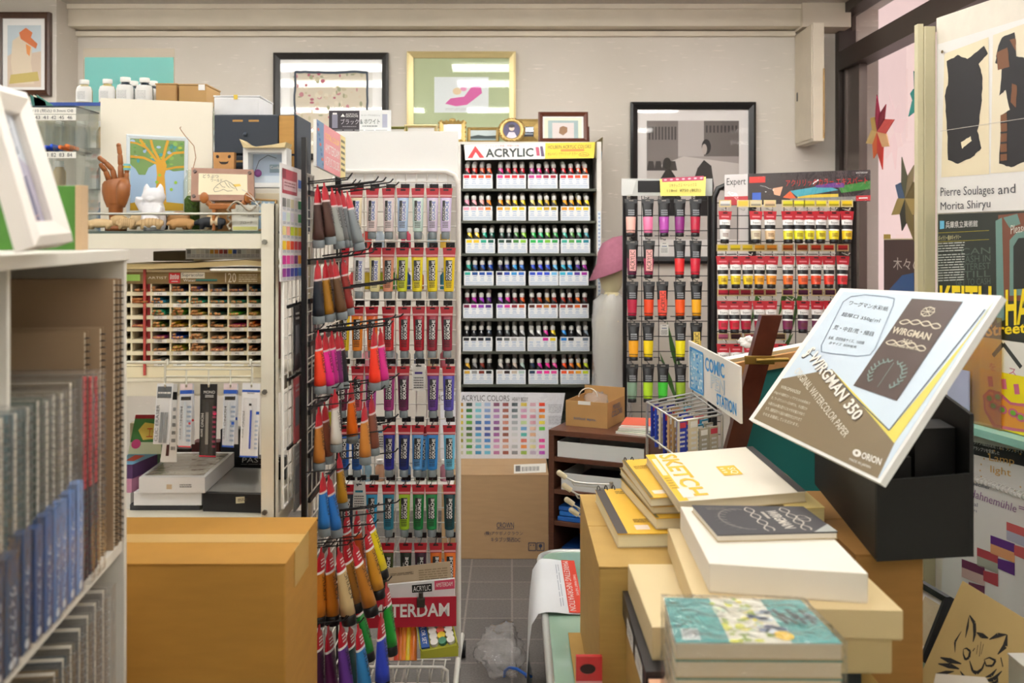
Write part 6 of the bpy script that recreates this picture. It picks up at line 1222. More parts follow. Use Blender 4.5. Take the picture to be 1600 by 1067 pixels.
for k, (px, c, w) in enumerate(PQ):
    top = P(px + 2, 968 + 3 * (k % 3), 3.1); bot = P(px, 1032, 3.05)
    m = MB().tube([top, top + (bot - top) * .35, bot], [.004, .010, .012], mat(c, .3, coat=.3), 10); t = thing('paint_tube', f'{w} small tube standing in the basket at the rack foot', 'paint tube', bot); m.build('tube_body', t); MB().tube([top + (top - bot) * .08, top], [.009, .0045], RED, 8).build('hang_header', t)
# ---------------------------------------------------------------- helpers: find where a sight line meets a board
def ray(px, py, q):
    d = Vector(((px - CX) / F, 1, -(py - CY) / F)); o = Vector((0, 0, CZ)); n = q.n
    return o + d * ((q.c[0] - o).dot(n) / d.dot(n))
def uvp(q, *pp):
    out = []
    for px, py in pp:
        p = ray(px, py, q); u, v = .5, .5
        for _ in range(12):
            e = p - q(u, v); a = q(u + .01, v) - q(u, v); b = q(u, v + .01) - q(u, v)
            aa, ab, bb = a.dot(a), a.dot(b), b.dot(b); D = aa * bb - ab * ab
            u += .01 * (e.dot(a) * bb - e.dot(b) * ab) / D; v += .01 * (e.dot(b) * aa - e.dot(a) * ab) / D
        out.append((u, v))
    return out
def onq(q, tl, tr, br, bl): return Q(*[q(*uvp(q, p)[0]) for p in (tl, tr, br, bl)])
def plan(pts, z0, z1, m, mb=None):     # block over a four-cornered plan
    return (mb or MB()).hexa([Vector((x, y, z1)) for x, y in pts], [Vector((x, y, z0)) for x, y in pts], m)
def xy(px, py, z): p = PZ(px, py, z); return (p.x, p.y)

# ---------------------------------------------------------------- by the jar rack: carton, colour chart
KR = mat('#b5946c', .75, noise=.06, scale=12, stretch=(1, 1, 6))
t = thing('cardboard_box', 'wide printed cardboard box on the floor under the jar rack', 'box', (-.08, 4.6, 0))
a, b = P(690, 0, 4.5).x, P(857, 0, 4.5).x
MB().box((a, 4.5, 0), (b, 4.86, .377), KR, .003).build('body', t); MB().box((a - .001, 4.499, .377), (b + .001, 4.68, .3805), KR).build('flap', t); MB().box((a - .001, 4.682, .377), (b + .001, 4.86, .3805), KR).build('flap', t)
q = QF(690, 742, 857, 875, 4.499); m = MB(); I = mat('#38415c', .7)
g = onq(q, (776, 816), (803, 816), (803, 827), (776, 827)); m.text(g, 'CROWN', 0, 0, 1, .8, I); m.rect(g, 0, .88, 1, .96, I)
g = onq(q, (757, 830), (817, 830), (817, 837), (757, 837)); m.text(g, '(株)アケボノクラウン', 0, 0, 1, 1, I); g = onq(q, (767, 839), (813, 839), (813, 847), (767, 847)); m.text(g, 'キタブツ関西DC', 0, 0, 1, 1, I)
m.build('printing', t); m = MB()
for k in (0, 1):
    g = onq(q, (826 + 13 * k, 848), (837 + 13 * k, 848), (837 + 13 * k, 860), (826 + 13 * k, 860))
    for e in ([(0, 0), (1, 0)], [(1, 0), (1, 1)], [(1, 1), (0, 1)], [(0, 1), (0, 0)]): m.stroke(g, e, .1, I)
    if k == 0: [m.poly(g, [(u - .1, .4), (u, .15), (u + .1, .4)], I) or m.rect(g, u - .04, .4, u + .04, .85, I) for u in (.3, .7)]
    else: m.disc(g, .5, .4, .25, .25, I); m.rect(g, .45, .6, .55, .9, I)
m.build('printing', t)
q = Q(PZ(803, 726, .381), PZ(853, 724, .381), PZ(853, 738, .381), PZ(803, 740, .381)); m = MB().rect(q, 0, 0, 1, 1, PAPER, .0006); m.rect(q, .05, .15, .2, .8, DARK, .001)
for k in range(14): m.rect(q, .25 + .04 * k, .3, .265 + .04 * k + .01 * (k % 3 == 0), .8, DARK, .001)
m.build('label', t)
q = Q(P(688, 612, 4.87), P(883, 614, 4.87), P(868, 716, 4.83), P(688, 716, 4.83)); q.c[2].z = q.c[3].z = .381
t = thing('colour_chart', 'glossy acrylic colour chart leaning on the jar rack above the wide box', 'colour chart', q(.5, 1)); m = MB().slab(q, .004, mat('#e9e9ee', .4))
g = onq(q, (682, 617), (828, 618), (828, 627), (682, 626)); m.text(g, 'HOLBEIN ACRYLIC COLORS', 0, 0, .78, 1, mat('#3a3a40')); m.text(g, 'HEAVY BODY', .81, .3, .98, 1, mat('#3a3a40'))
CC = ['c8901c d0a020 e0b838 e8d040 c8d068 b8c850 a09028 d8d8a0 c8c8b0', '24403a 3a8a48 50a858 70b840 3a6a38 58783a 90c060 4a9a4a 88c070', '9ad0d8 78c8d8 88c8d8 3a78b0 3a60a8 50a8d0 88c0d0 48a8c8 3a90b8', 'a8c0e0 88a8d8 6a98d0 4a78c0 3a60b0 3a50a0 3a80c8 4aa8d8 68c0d8', '8a4870 a878b0 c090c8 9a60a0 7a4888 a058a0 c080b8 d8a0c8 b870a0', '9a4040 a05848 b87058 d09080 b06048 8a4838 c88068 d8a890 a85848', '485860 687880 8898a0 a8b0b8 c0c8cc d8dcdc e4e4e4 b8bcbe 88888c', 'e0c850 d8a8c8 e08ab0 c8e0a0 68a8d8 58c8c0 d87060 e89048 a8c858', 'd8a8b8 e0c0c0 d890a8 e0a8b8 f0c8b0 e8b890 d8d8c8 e8e0a0 c8b8d0', 'f04828 f07028 f0a030 e8d838 68d048 58c8b0 e838a0 f060b0 c050c8']
for k, col in enumerate(CC):
    for j, c in enumerate(col.split()):
        cx, cy = 719 + 14.2 * k, 632 + 9.4 * j
        if k == 9 and j in (5,): continue
        g = uvp(q, (cx - 4.6, cy - 2.8), (cx + 4.6, cy - 2.8), (cx + 4.6, cy + 2.6), (cx - 4.6, cy + 2.6)); m.poly(q, g, mat('#' + c, .5), .0007)
for y0 in (632, 650, 668, 686): g = onq(q, (857, y0), (878, y0), (877, y0 + 14), (857, y0 + 14)); m.lines(g, 0, 0, 1, 1, 6, mat('#8a8a92'), .0007, .35)
m.build('print', t); MB().rect(q, .0, .0, 1, 1, GLOSSY, .004).build('film', t)

# ---------------------------------------------------------------- brown wooden shelf turned towards the aisle
A5 = .43; WB = mat('#5f3826', .45, noise=.25, scale=22, stretch=(1, 1, 8), coat=.1)
p0 = P(857, 671, 3.6); zT = p0.z
t = thing('wooden_shelf', 'low dark brown wooden shelf with white trays, turned towards the aisle', 'shelf', (p0.x, p0.y, 0), -A5)
W5, D5 = .38, .26
MB().box((0, 0, zT - .02), (W5, D5, zT), WB, .002).local('top_board', t)
for x in (0, W5 - .02): MB().box((x, .001, 0), (x + .02, D5, zT - .0205), WB, .001).local('side_panel', t)
for z in (.645, .528, .414, .3, .15, .03): MB().box((.0205, .004, z), (W5 - .0205, D5 - .006, z + .016), WB, .001).local('shelf_board', t)
MB().box((.0205, D5 - .005, .03), (W5 - .0205, D5, zT - .021), WB).local('back_panel', t)
M5 = Matrix.Translation((p0.x, p0.y, 0)) @ Matrix.Rotation(-A5, 4, 'Z')
def intray(label, x0, x1, y0, y1, z, h, c):
    t = thing('paper_tray', label, 'tray', M=M5 @ Matrix.Translation((0, 0, z))); w = mat(c, .5)
    m = MB().box((x0, y0, 0), (x1, y1, .003), w)
    m.local('base', t); MB().box((x0, y0, .003), (x1, y0 + .003, h), w).local('front_wall', t); MB().box((x0, y0 + .003, .003), (x0 + .003, y1, h), w).local('side_wall', t); MB().box((x1 - .003, y0 + .003, .003), (x1, y1, h), w).local('side_wall', t); MB().box((x0 + .003, y1 - .003, .003), (x1 - .003, y1, h), w).local('back_wall', t)
intray('white open paper tray on the upper level of the wooden shelf', .03, .355, .012, .24, .6615, .055, '#dcdcda')
intray('white open paper tray with black folders, middle level of wooden shelf', .045, .35, .012, .24, .5445, .06, '#d0d0ce')
for k in range(3): t = thing('folder', f'black folder in the middle tray of wooden shelf, {ORD[k]} layer', 'folder', M=M5 @ Matrix.Translation((.07 + .01 * k, .03, .549 + .013 * k))); MB().box((0, 0, 0), (.235, .17, .011), mat('#2a2a2e', .4), .002).local('cover', t)
for k, (x, z, c, w) in enumerate([(.03, .4305, '#1f5fb0', 'blue'), (.035, .4475, '#2a72c4', 'bright blue'), (.03, .4645, '#2462b4', 'mid blue'), (.04, .3168, '#1c4a90', 'dark blue')]):
    t = thing('paper_packet', f'{w} paper packet on the {"fourth" if z < .4 else "third"} level of wooden shelf', 'packet', M=M5 @ Matrix.Translation((x, .012 + .006 * k, z))); MB().box((0, 0, 0), (.16, .18, .015), mat(c, .4), .002).local('cover', t)
t = thing('paper_packet', 'kraft bundle dated 2020 beside the blue packets on wooden shelf', 'packet', M=M5 @ Matrix.Translation((.2, .012, .4305))); MB().box((0, 0, 0), (.13, .18, .05), mat('#b08a5a', .7), .003).local('cover', t)
MB().text(QL(.05, .03, .08, .02, -.001), '2020', 0, 0, 1, 1, mat('#4a3a28')).local('lettering', t)
# kraft carton with bottles bag on the wooden shelf
A_, B_, C_ = Vector(xy(884, 664.5, zT + .0005) + (0,)), Vector(xy(949, 670, zT + .0005) + (0,)), Vector(xy(972, 655, zT + .0005) + (0,))
ux = (B_ - A_); uy = (C_ - B_); uy = Vector((-ux.y, ux.x, 0)).normalized() * .2; wx = ux.length
t = thing('open_carton', 'small open kraft carton marked 500ml 6pcs. on the wooden shelf', 'box', M=Matrix.Translation((A_.x, A_.y, zT + .0005)) @ Matrix.Rotation(math.atan2(ux.y, ux.x), 4, 'Z'))
kb = mat('#b48a54', .75, noise=.06, scale=20); hh = .093
MB().box((0, 0, 0), (wx, .2, .003), kb).local('base', t)
for n_, lo, hi in (('front_wall', (0, 0, .003), (wx, .003, hh)), ('back_wall', (0, .197, .003), (wx, .2, hh + .03)), ('side_wall', (0, .003, .003), (.003, .197, hh)), ('side_wall', (wx - .003, .003, .003), (wx, .197, hh))): MB().box(lo, hi, kb).local(n_, t)
m = MB().text(QL(wx * .47, .028, wx * .55, .012, -.001), '500ml 6pcs.', 0, 0, 1, 1, mat('#3a6a90')); m.local('printing', t); m = MB(); qs = Q((wx + .001, .03, .08), (wx + .001, .17, .08), (wx + .001, .17, .03), (wx + .001, .03, .03)); m.text(qs, 'MIXED', .2, .05, .8, .42, mat('#3a5a80')); m.text(qs, 'COLORS', .1, .5, .95, .92, mat('#3a5a80')); m.local('printing', t)
MB().box((wx * .3, -.001, hh - .012), (wx * .6, .0, hh + .001), mat('#e8e4dc')).local('label', t)
def crumple(name, label, cat, c, r, m, seed, n=18, amp=.25):
    rnd = random.Random(seed); bm = bmesh.new(); bmesh.ops.create_icosphere(bm, subdivisions=4, radius=1)
    from mathutils import noise
    off = Vector((seed * 3.1, 1.7 * seed, .3))
    for v in bm.verts:
        k = 1 + amp * noise.noise(v.co * 1.6 + off) + amp * .7 * abs(noise.noise(v.co * 4 + off)) - amp * .35 + amp * .35 * noise.noise(v.co * 9 + off)
        v.co = Vector((v.co.x * k * r[0], v.co.y * k * r[1], max(-r[2] * .97, v.co.z * k * r[2])))
    b = MB(); bm.verts.index_update(); b.add([v.co + Vector(c) + Vector((0, 0, r[2] * .97)) for v in bm.verts], [[v.index for v in f.verts] for f in bm.faces], m, True); bm.free()
    return single(name, b, label, cat) if name else b
BAGF = film('bag_film', ior=1.5, rough=.15, bump=.5, scale=14, haze=.14)
cw = A_ + ux * .5 + uy * .5
crumple('plastic_bag', 'crumpled clear plastic bag stuffed into the open kraft carton', 'plastic bag', (cw.x, cw.y, zT + .006), (.052, .06, .058), BAGF, 4)
hp = Vector((cw.x - .03, cw.y - .02, zT + .11)); single('carton_strap', MB().tube([hp + Vector((.035 * math.cos(PI * k / 10), 0, .032 * math.sin(PI * k / 10) - .01)) for k in range(11)], .0022, mat('#d8d0c0'), 6), 'thin white loop strap standing out of the open kraft carton', 'strap')
for k, (c, w) in enumerate([('#e8e2d2', 'cream'), ('#4a8a5a', 'green'), ('#e6e4de', 'white'), ('#d8604a', 'red edged')]):
    z = zT + .0005 + .008 * k; t = thing('booklet', f'{w} booklet on the wooden shelf beside the pen rack', 'booklet', M=M5 @ Matrix.Translation((.245 + .006 * k, .03 + .008 * (k % 2), z)) @ Matrix.Rotation(.1 * k - .1, 4, 'Z')); MB().box((0, 0, .001), (.115, .15, .0065), PAPER).local('pages', t); MB().box((-.001, -.001, .0065), (.116, .151, .0075), mat(c, .5)).local('cover', t); MB().box((-.001, -.001, 0), (.116, .151, .001), mat(c, .5)).local('cover', t)

# ---------------------------------------------------------------- low glass-topped counter
ZC0 = .38; GRN = mat('#9dbca6', .12, coat=.6); ALU = mat('#c9ccc8', .35, .4)
t = thing('glass_counter', 'low counter with a pale green glass top and rounded grey rim', 'counter', (.6, 2.2, 0))
xa, xb, ya, yb, r = .10, 1.12, .95, 3.40, .07
top = [(xa, ya), (xb, ya), (xb, yb)] + [(xa + r - r * math.sin(k * PI / 12), yb - r + r * math.cos(k * PI / 12)) for k in range(7)]
MB().add([(x, y, ZC0 - .012) for x, y in top] + [(x, y, ZC0) for x, y in top], [tuple(range(len(top)))[::-1], tuple(range(len(top), 2 * len(top)))] + [(k, (k + 1) % len(top), len(top) + (k + 1) % len(top), len(top) + k) for k in range(len(top))], GRN).build('glass_top', t)
rim = [Vector((xa - .006, ya, ZC0 - .004))] + [Vector((xa + r - (r + .006) * math.cos(k * PI / 12), yb - r + (r + .006) * math.sin(k * PI / 12), ZC0 - .004)) for k in range(7)] + [Vector((xb, yb + .006, ZC0 - .004))]
MB().tube(rim, .011, ALU, 8).build('rim', t)
MB().box((xa + .03, ya + .02, .05), (xb - .03, yb - .04, ZC0 - .0125), mat('#b9bdb6', .5)).build('cabinet_body', t); MB().box((xa + .06, ya + .05, 0), (xb - .06, yb - .08, .05), DARK).build('plinth', t)
# curling sheet with a red band
prof = [(.205, .3845), (.16, .386), (.125, .3905), (.098, .3915), (.075, .386), (.056, .355), (.048, .29), (.042, .2), (.04, .12), (.046, .05), (.055, .012)]
m = MB(); ys = [2.82, 2.94, 3.06, 3.18, 3.29]
V = [Vector((x + .012 * (k / 4) * (j > 3), y, z)) for k, y in enumerate(ys) for j, (x, z) in enumerate(prof)]; n = len(prof)
m.add(V + [v - Vector((.0006, 0, .0006)) for v in V], [(k * n + j, k * n + j + 1, (k + 1) * n + j + 1, (k + 1) * n + j) for k in range(4) for j in range(n - 1)] + [(5 * n + k * n + j, 5 * n + (k + 1) * n + j, 5 * n + (k + 1) * n + j + 1, 5 * n + k * n + j + 1) for k in range(4) for j in range(n - 1)], mat('#eceff2', .6), True)
t = thing('price_list', 'curling white list with a red band hanging over the glass counter edge', 'paper', (.12, 3.05, .3)); m.build('sheet', t)
q = Q((.205, 3.285, .386), (.205, 2.825, .386), (.162, 2.825, .3872), (.162, 3.285, .3872)); m = MB().rect(q, 0, 0, 1, 1, mat('#e0452e', .5), .001)
if q.n.z < 0: q = Q(q.c[1], q.c[0], q.c[3], q.c[2])
m = MB().rect(q, 0, 0, 1, 1, mat('#e0452e', .5), .0008); m.text(q, 'MARKETING INFORMATION', .03, .5, .97, .92, WHT, .0014); m.text(q, 'TAKE MART NEWS', .3, .12, .7, .3, WHT, .0014)
q2 = Q((.155, 3.26, .3875), (.155, 2.85, .3875), (.105, 2.85, .3885), (.105, 3.26, .3885))
if q2.n.z < 0: q2 = Q(q2.c[1], q2.c[0], q2.c[3], q2.c[2])
m.lines(q2, .05, .1, .95, .95, 6, mat('#9aa2b0'), .001, .25); m.build('printing', t)
# plastic bag with blue strap on the floor
bg = crumple('plastic_bag', 'clear crumpled plastic bag with a blue strap on the tiled floor', 'plastic bag', (-.036, 3.33, .001), (.082, .12, .07), BAGF, 9, amp=.35)
MB().tube([P(787, 1062, 3.3), P(789, 1048, 3.28), P(796, 1043, 3.24), P(808, 1045, 3.2), P(820, 1053, 3.2), P(830, 1057, 3.2), P(822, 1057, 3.24)], .005, mat('#2a66c8', .35), 8).build('strap', bg, 'blue strap')

# ---------------------------------------------------------------- cartons and pads on the counter
z0 = ZC0 + .0005
CB = mat('#b8944e', .72, noise=.08, scale=14, stretch=(1, 1, 6))
st = carton('cardboard_box', 'tall kraft carton on the green counter carrying the yellow pads', 'box', (.184, 2.10, z0), (.665, 2.69, .758), CB)
MB().box((.150, 2.3, z0 + .012), (.1835, 2.66, z0 + .016), CB).build('flap', st); 
q = QF(900, 1026, 941, 1120, 2.05); q.c[2].z = q.c[3].z = z0; m = MB().slab(q, .012, mat('#cf2f35', .25, coat=.5)); m.disc(q, .45, .12, .3, .05, mat('#3a2020')); m.rect(q, 0, .24, 1, .27, mat('#e8a0a0')); m.stroke(q, [(.7, .36), (.9, .5)], .04, mat('#e8c8c8'), .001); m.rect(q, .6, .27, .63, .6, mat('#e8a0a0'))
single('red_packet', m, 'red flat packet with a dark round logo standing by the tall kraft carton', 'packet')
def slabbook(name, label, pts, z0, z1, cover, pages, cat='sketch pad', spine=None, draw=None, coil=None, lift=9, back=None, wrap=False):
    """pad lying flat; pts: back-left, back-right, front-right, front-left in plan"""
    t = thing(name, label, cat, (sum(p[0] for p in pts) / 4, sum(p[1] for p in pts) / 4, z0))
    c = Vector((sum(p[0] for p in pts) / 4, sum(p[1] for p in pts) / 4)); sh = [tuple(c + (Vector(p) - c) * .985) for p in pts]
    plan(sh, z0 + .002, z1 - .002, mat(pages, .8, noise=.08, scale=5, stretch=(1, 1, 160))).build('pages', t); plan(pts, z0, z0 + .002, mat(back or '#b9a680', .7)).build('back_cover', t)
    b = plan(pts, z1 - .0018, z1, mat(cover, .5)); b.build('front_cover', t)
    q = Q(*[Vector((x, y, z1)) for x, y in pts])
    if q.n.z < 0: q = Q(q.c[1], q.c[0], q.c[3], q.c[2])
    if draw: m = MB(); draw(m, q); m.build('printing', t)
    if coil:
        m = MB(); a, b_ = Vector(pts[0] + (z1,)), Vector(pts[1] + (z1,)); d = (b_ - a); nrm = Vector((-d.y, d.x, 0)).normalized(); H = z1 - z0
        for k in range(coil): 
            p = a + d * ((k + .5) / coil); m.tube([p + nrm * (H * .5 * math.cos(2 * PI * j / 9) + .002) + Vector((0, 0, (-H * .3 + H * .6 * math.sin(2 * PI * j / 9)) if p.x < lift else (-H * .5 + H * .45 * math.sin(2 * PI * j / 9)))) for j in range(10)], .0014, mat('#2a2624', .35, .5), 5)
        m.build('coil', t)
    if wrap: plan([tuple(c + (Vector(p) - c) * 1.012) for p in pts], z0 + .0003, z1 + .003, WRAP).build('plastic_wrap', t)
    return t
YL = '#e9b93a'; INK = mat('#4a3a1c', .6)
def padart(m, q): m.rect(q, 0, 0, .1, 1, mat('#4a4440')); m.rect(q, .2, .06, .6, .2, INK) if False else None; m.rect(q, .5, .1, .66, .17, INK); m.lines(q, .2, .08, .46, .16, 2, mat('#8a6a20')); m.text(q, '120 / A4', .44, .38, .62, .44, INK); m.stroke(q, [(.42, .47), (.66, .46)], .006, INK); m.lines(q, .44, .5, .6, .6, 3, mat('#8a6a20')); m.rect(q, .2, .84, .34, .93, mat('#f0dcc8')); m.lines(q, .22, .72, .4, .8, 3, mat('#8a6a20')); m.lines(q, .5, .72, .7, .86, 4, mat('#8a6a20'))
slabbook('croquis_pad', 'yellow covered spiral croquis pad lying on the tall kraft carton', [xy(930, 765, .79), (.455, 2.66), (.47, 2.235), xy(965, 834, .79)], .7585, .79, YL, '#e8dfb8', draw=padart, coil=12, lift=.27)
def pad2(m, q): m.rect(q, 0, 0, .03, 1, mat('#6a5a30')); m.lines(q, .06, .2, .2, .3, 3, mat('#a8842a')); m.rect(q, .06, .84, .2, .92, mat('#f2e0cc'))
slabbook('croquis_pad', 'lower yellow pad in the pile under the white sketch book', [(.285, 2.62), (.56, 2.66), (.585, 2.265), (.325, 2.25)], .792, .818, YL, '#e4dab8', draw=pad2)
slabbook('croquis_pad', 'middle yellow pad in the pile under the white sketch book', [(.288, 2.66), (.56, 2.69), (.585, 2.30), (.322, 2.275)], .8195, .8372, YL, '#e8dfc0', draw=pad2)
slabbook('croquis_pad', 'top yellow spiral pad in the pile under the white sketch book', [xy(972, 718, .8605), (.56, 2.72), (.58, 2.33), xy(1016, 777, .8605)], .8385, .859, YL, '#e8dfc0', draw=pad2, coil=14, lift=.335)
slabbook('croquis_pad', 'pale page block under the dark spine side of the white sketch book', [(.60, 2.5), (.685, 2.5), (.685, 2.18), (.60, 2.17)], .7605, .8605, '#d8c078', '#d8c890')
def sk(m, q):
    Yw = mat('#e8bc2e', .5)
    m.text(q, '*SKETCH', .1, .03, .255, .93, Yw, .0008, 90); m.rect(q, 0, 0, .075, 1, Yw, .0006); m.rect(q, .02, .12, .06, .5, mat('#f2e8c8'), .001); m.lines(q, .015, .55, .06, .8, 5, mat('#b08a1c'), .001); m.rect(q, .05, .78, .14, .95, mat('#f0ece0'), .0012)
    m.rect(q, .5, .4, .66, .6, Yw, .0008); m.text(q, 'SQ', .57, .45, .64, .58, mat('#fbf4e0'), .0012, 90); m.lines(q, .52, .44, .55, .57, 3, mat('#fbf4e0'), .0012); m.rect(q, .93, 0, 1, 1, mat('#3c3a3a', .6), .0008)
slabbook('sketch_book', 'large cream sketch book with yellow SKETCH lettering on the pad pile', [xy(1009, 711, .885), xy(1176, 697.5, .885), xy(1260, 768, .885), xy(1061, 783.5, .885)], .861, .885, '#efe6d4', '#d8ccb0', draw=sk, wrap=False)
# white flat box with the dark pad on it, beige boxes below
FL, FR, BL = xy(1108, 880, .875), xy(1356.5, 896, .875), xy(1063, 791, .875); BR = (BL[0] + FR[0] - FL[0], BL[1] + FR[1] - FL[1])
def pbox(name, label, pts, z0, z1, c, lip=.04, rim=None):
    t = thing(name, label, 'box', (sum(p[0] for p in pts) / 4, sum(p[1] for p in pts) / 4, z0)); cc = Vector((sum(p[0] for p in pts) / 4, sum(p[1] for p in pts) / 4))
    m = mat(c, .6, noise=.03, scale=9); plan([tuple(cc + (Vector(p) - cc) * .99) for p in pts], z0, z0 + (z1 - z0) * .6, m).build('tray', t); b = plan(pts, z0 + (z1 - z0) * lip, z1, m).build('lid', t)
    mm = b.modifiers.new('Bevel', 'BEVEL'); mm.width = .0015; mm.segments = 2
    return t
pbox('flat_box', 'white flat carton under the dark pad, topmost on the beige boxes', [BL, BR, FR, FL], .8225, .875, '#efe8da')
def wp(m, q):
    W_ = mat('#c8c0b4'); m.text(q, '*WIRGMAN', .60, .2, .7, .85, mat('#d8d0c4'), .0008, 90); m.lines(q, .55, .25, .58, .8, 1, W_, .0008)
    for c0 in (.47, .78):
        for s in (1, -1): m.stroke(q, [(c0 + .04 * s * math.sin(k * .75), .08 + .84 * k / 16) for k in range(17)], .012, W_, .0008)
    m.stroke(q, [(.86 + .05 * math.cos(k * .7), .5 + .12 * math.sin(k * .7)) for k in range(10)], .01, W_, .0008); m.stroke(q, [(.82, .5), (.93, .5)], .008, W_, .0008)
    m.stroke(q, [(.36 - .22 * math.sin(PI * k / 12), .5 - .36 * math.cos(PI * k / 12)) for k in range(13)], .014, mat('#7a7670'), .0008)
    for k in range(11): u, v = .36 - .22 * math.sin(PI * k / 12), .5 - .36 * math.cos(PI * k / 12); m.stroke(q, [(u, v), (u - .05, v + .04)], .012, mat('#8a867e'), .0009, taper=True); m.stroke(q, [(u, v), (u + .05, v + .04)], .012, mat('#8a867e'), .0009)
    m.poly(q, [(.8, 1), (1, .72), (1, 1)], mat('#a8aaa4'), .001); m.lines(q, .1, .1, .28, .2, 2, mat('#6a6660'))
slabbook('watercolor_pad', 'dark chalk patterned watercolor pad lying on the white flat carton', [xy(1081, 789, .889), xy(1255, 791, .889), xy(1309, 831, .889), xy(1121, 836, .889)], .8755, .889, '#38363a', '#e8e0d0', draw=wp)
pbox('flat_box', 'wide beige lidded box under the white flat carton', [(.337, 2.157), (.66, 2.14), (.66, 1.68), (.315, 1.70)], .7705, .822, '#d6bf90')
pbox('flat_box', 'second beige box showing below the wide beige lidded box', [(.46, 2.1), (.645, 2.1), (.645, 1.69), (.46, 1.69)], .7105, .77, '#cdb584')
pbox('flat_box', 'beige lidded box jutting out beside the shrink wrapped blocks', [(.242, 2.08), (.455, 2.08), (.455, 1.745), (.245, 1.743)], .7105, .7695, '#dac597')
t = rbox('album', 'black album with white spine labels under the jutting beige box', [(.232, 2.09), (.60, 2.09), (.60, 1.71), (.228, 1.70)], .6605, .71, mat('#232226', .4)); q = Q((.2285, 2.085, .708), (.2285, 1.715, .708), (.2285, 1.715, .664), (.2285, 2.085, .664)); q = Q(*[v - Vector((.001, 0, 0)) for v in q.c])
m = MB()
for u in (.32, .68): m.rect(q, u, .12, u + .26, .88, PAPER, .0005); m.lines(q, u + .03, .25, u + .22, .75, 3, mat('#777777'), .0009)
m.build('label', t)
carton('cardboard_box', 'kraft carton under the black album on the counter', 'box', (.24, 1.75, z0), (.65, 2.095, .66), CB)
rbox('card_box', 'salmon pink narrow box between the beige box and the wrapped blocks', [(.232, 1.695), (.32, 1.695), (.32, 1.655), (.232, 1.655)], z0, .70, mat('#dba684', .6))
carton('cardboard_box', 'kraft carton carrying the shrink wrapped watercolor blocks', 'box', (.215, 1.28, z0), (.52, 1.64, .70), CB)
hq = [xy(1037.5, 934, .86), xy(1251, 937.5, .86), xy(1316.6, 1006, .86), xy(1055.6, 1004.6, .86)]
def ha(m, q):
    T = mat('#2f8a86', .4); m.rect(q, 0, 0, .33, 1, T, .0006); m.rect(q, .7, 0, 1, 1, mat('#3a8f8a', .4), .0006); m.rect(q, .33, 0, .7, 1, mat('#d8d4c4', .5), .0006); rnd = random.Random(8)
    for k in range(60): u, v = rnd.uniform(.33, .62), rnd.uniform(0, 1); m.disc(q, u, v, rnd.uniform(.01, .04), rnd.uniform(.02, .06), mat(['#c8c840', '#a8b848', '#d8cc60', '#e0dcc8', '#b8c8b0', '#8a9c48'][k % 6], .5), .0009 + .00001 * k, 7)
    for k in range(14): m.disc(q, rnd.uniform(.52, .72), rnd.uniform(.3, .8), rnd.uniform(.015, .05), rnd.uniform(.02, .06), mat(['#3a4a6a', '#6a7a98', '#c8d0d8'][k % 3], .5), .0018, 7)
    m.disc(q, .68, .86, .06, .1, mat('#e0b828', .5), .002, 14)
    for k in range(8): m.stroke(q, [(.74 + .03 * k, .25 + .1 * (k % 3)), (.76 + .03 * k, .6 - .1 * (k % 2))], .03, mat('#1f2a30'), .0012)
    for k in range(7): m.stroke(q, [(.04 + .04 * k, .2 + .05 * k), (.1 + .04 * k, .8 - .02 * k)], .012, mat('#5aa8a0'), .001)
    m.rect(q, .05, .72, .16, .95, mat('#c8d0cc'), .0014); m.lines(q, .06, .75, .15, .92, 4, mat('#888888'), .0018)
slabbook('watercolor_block', 'top watercolor block with teal and yellow cover inside the shrink wrap', hq, .8355, .86, '#d8d4c4', '#d4c8ae', draw=ha)
for k in range(5): slabbook('watercolor_block', f'watercolor block in the shrink wrapped stack, {["second", "third", "fourth", "fifth", "lowest"][k]} from the top', hq, .8355 - .0266 * (k + 1), .8355 - .0266 * k - .0005, '#3a8f88', '#d4c8ae')
cc = Vector((sum(p[0] for p in hq) / 4, sum(p[1] for p in hq) / 4)); w = plan([tuple(cc + (Vector(p) - cc) * 1.045) for p in hq], .7004, .8640, film('tight_wrap', ior=1.5, rough=.07, bump=.8, scale=20, haze=.02))
bm = bmesh.new(); tm = w.mesh('tmp'); bm.from_mesh(tm); bmesh.ops.subdivide_edges(bm, edges=bm.edges[:], cuts=18, use_grid_fill=True); from mathutils import noise as NZ
bm.verts.index_update(); w2 = MB().add([v.co + Vector((NZ.noise(v.co * 60) * .0012, NZ.noise(v.co * 60 + Vector((9, 0, 0))) * .0012, NZ.noise(v.co * 50 + Vector((0, 7, 0))) * .001 + .001)) for v in bm.verts], [[v.index for v in f.verts] for f in bm.faces], w.mats[0], True); bm.free(); bpy.data.meshes.remove(tm)
single('shrink_wrap', w2, 'clear crinkled shrink wrap around the stack of watercolor blocks', 'plastic wrap')
carton('cardboard_box', 'narrow kraft carton under the black display box', 'box', (.69, 2.0, z0), (.8265, 2.5, .8155), mat('#a8783a', .75, noise=.08, scale=14, stretch=(1, 1, 6)))
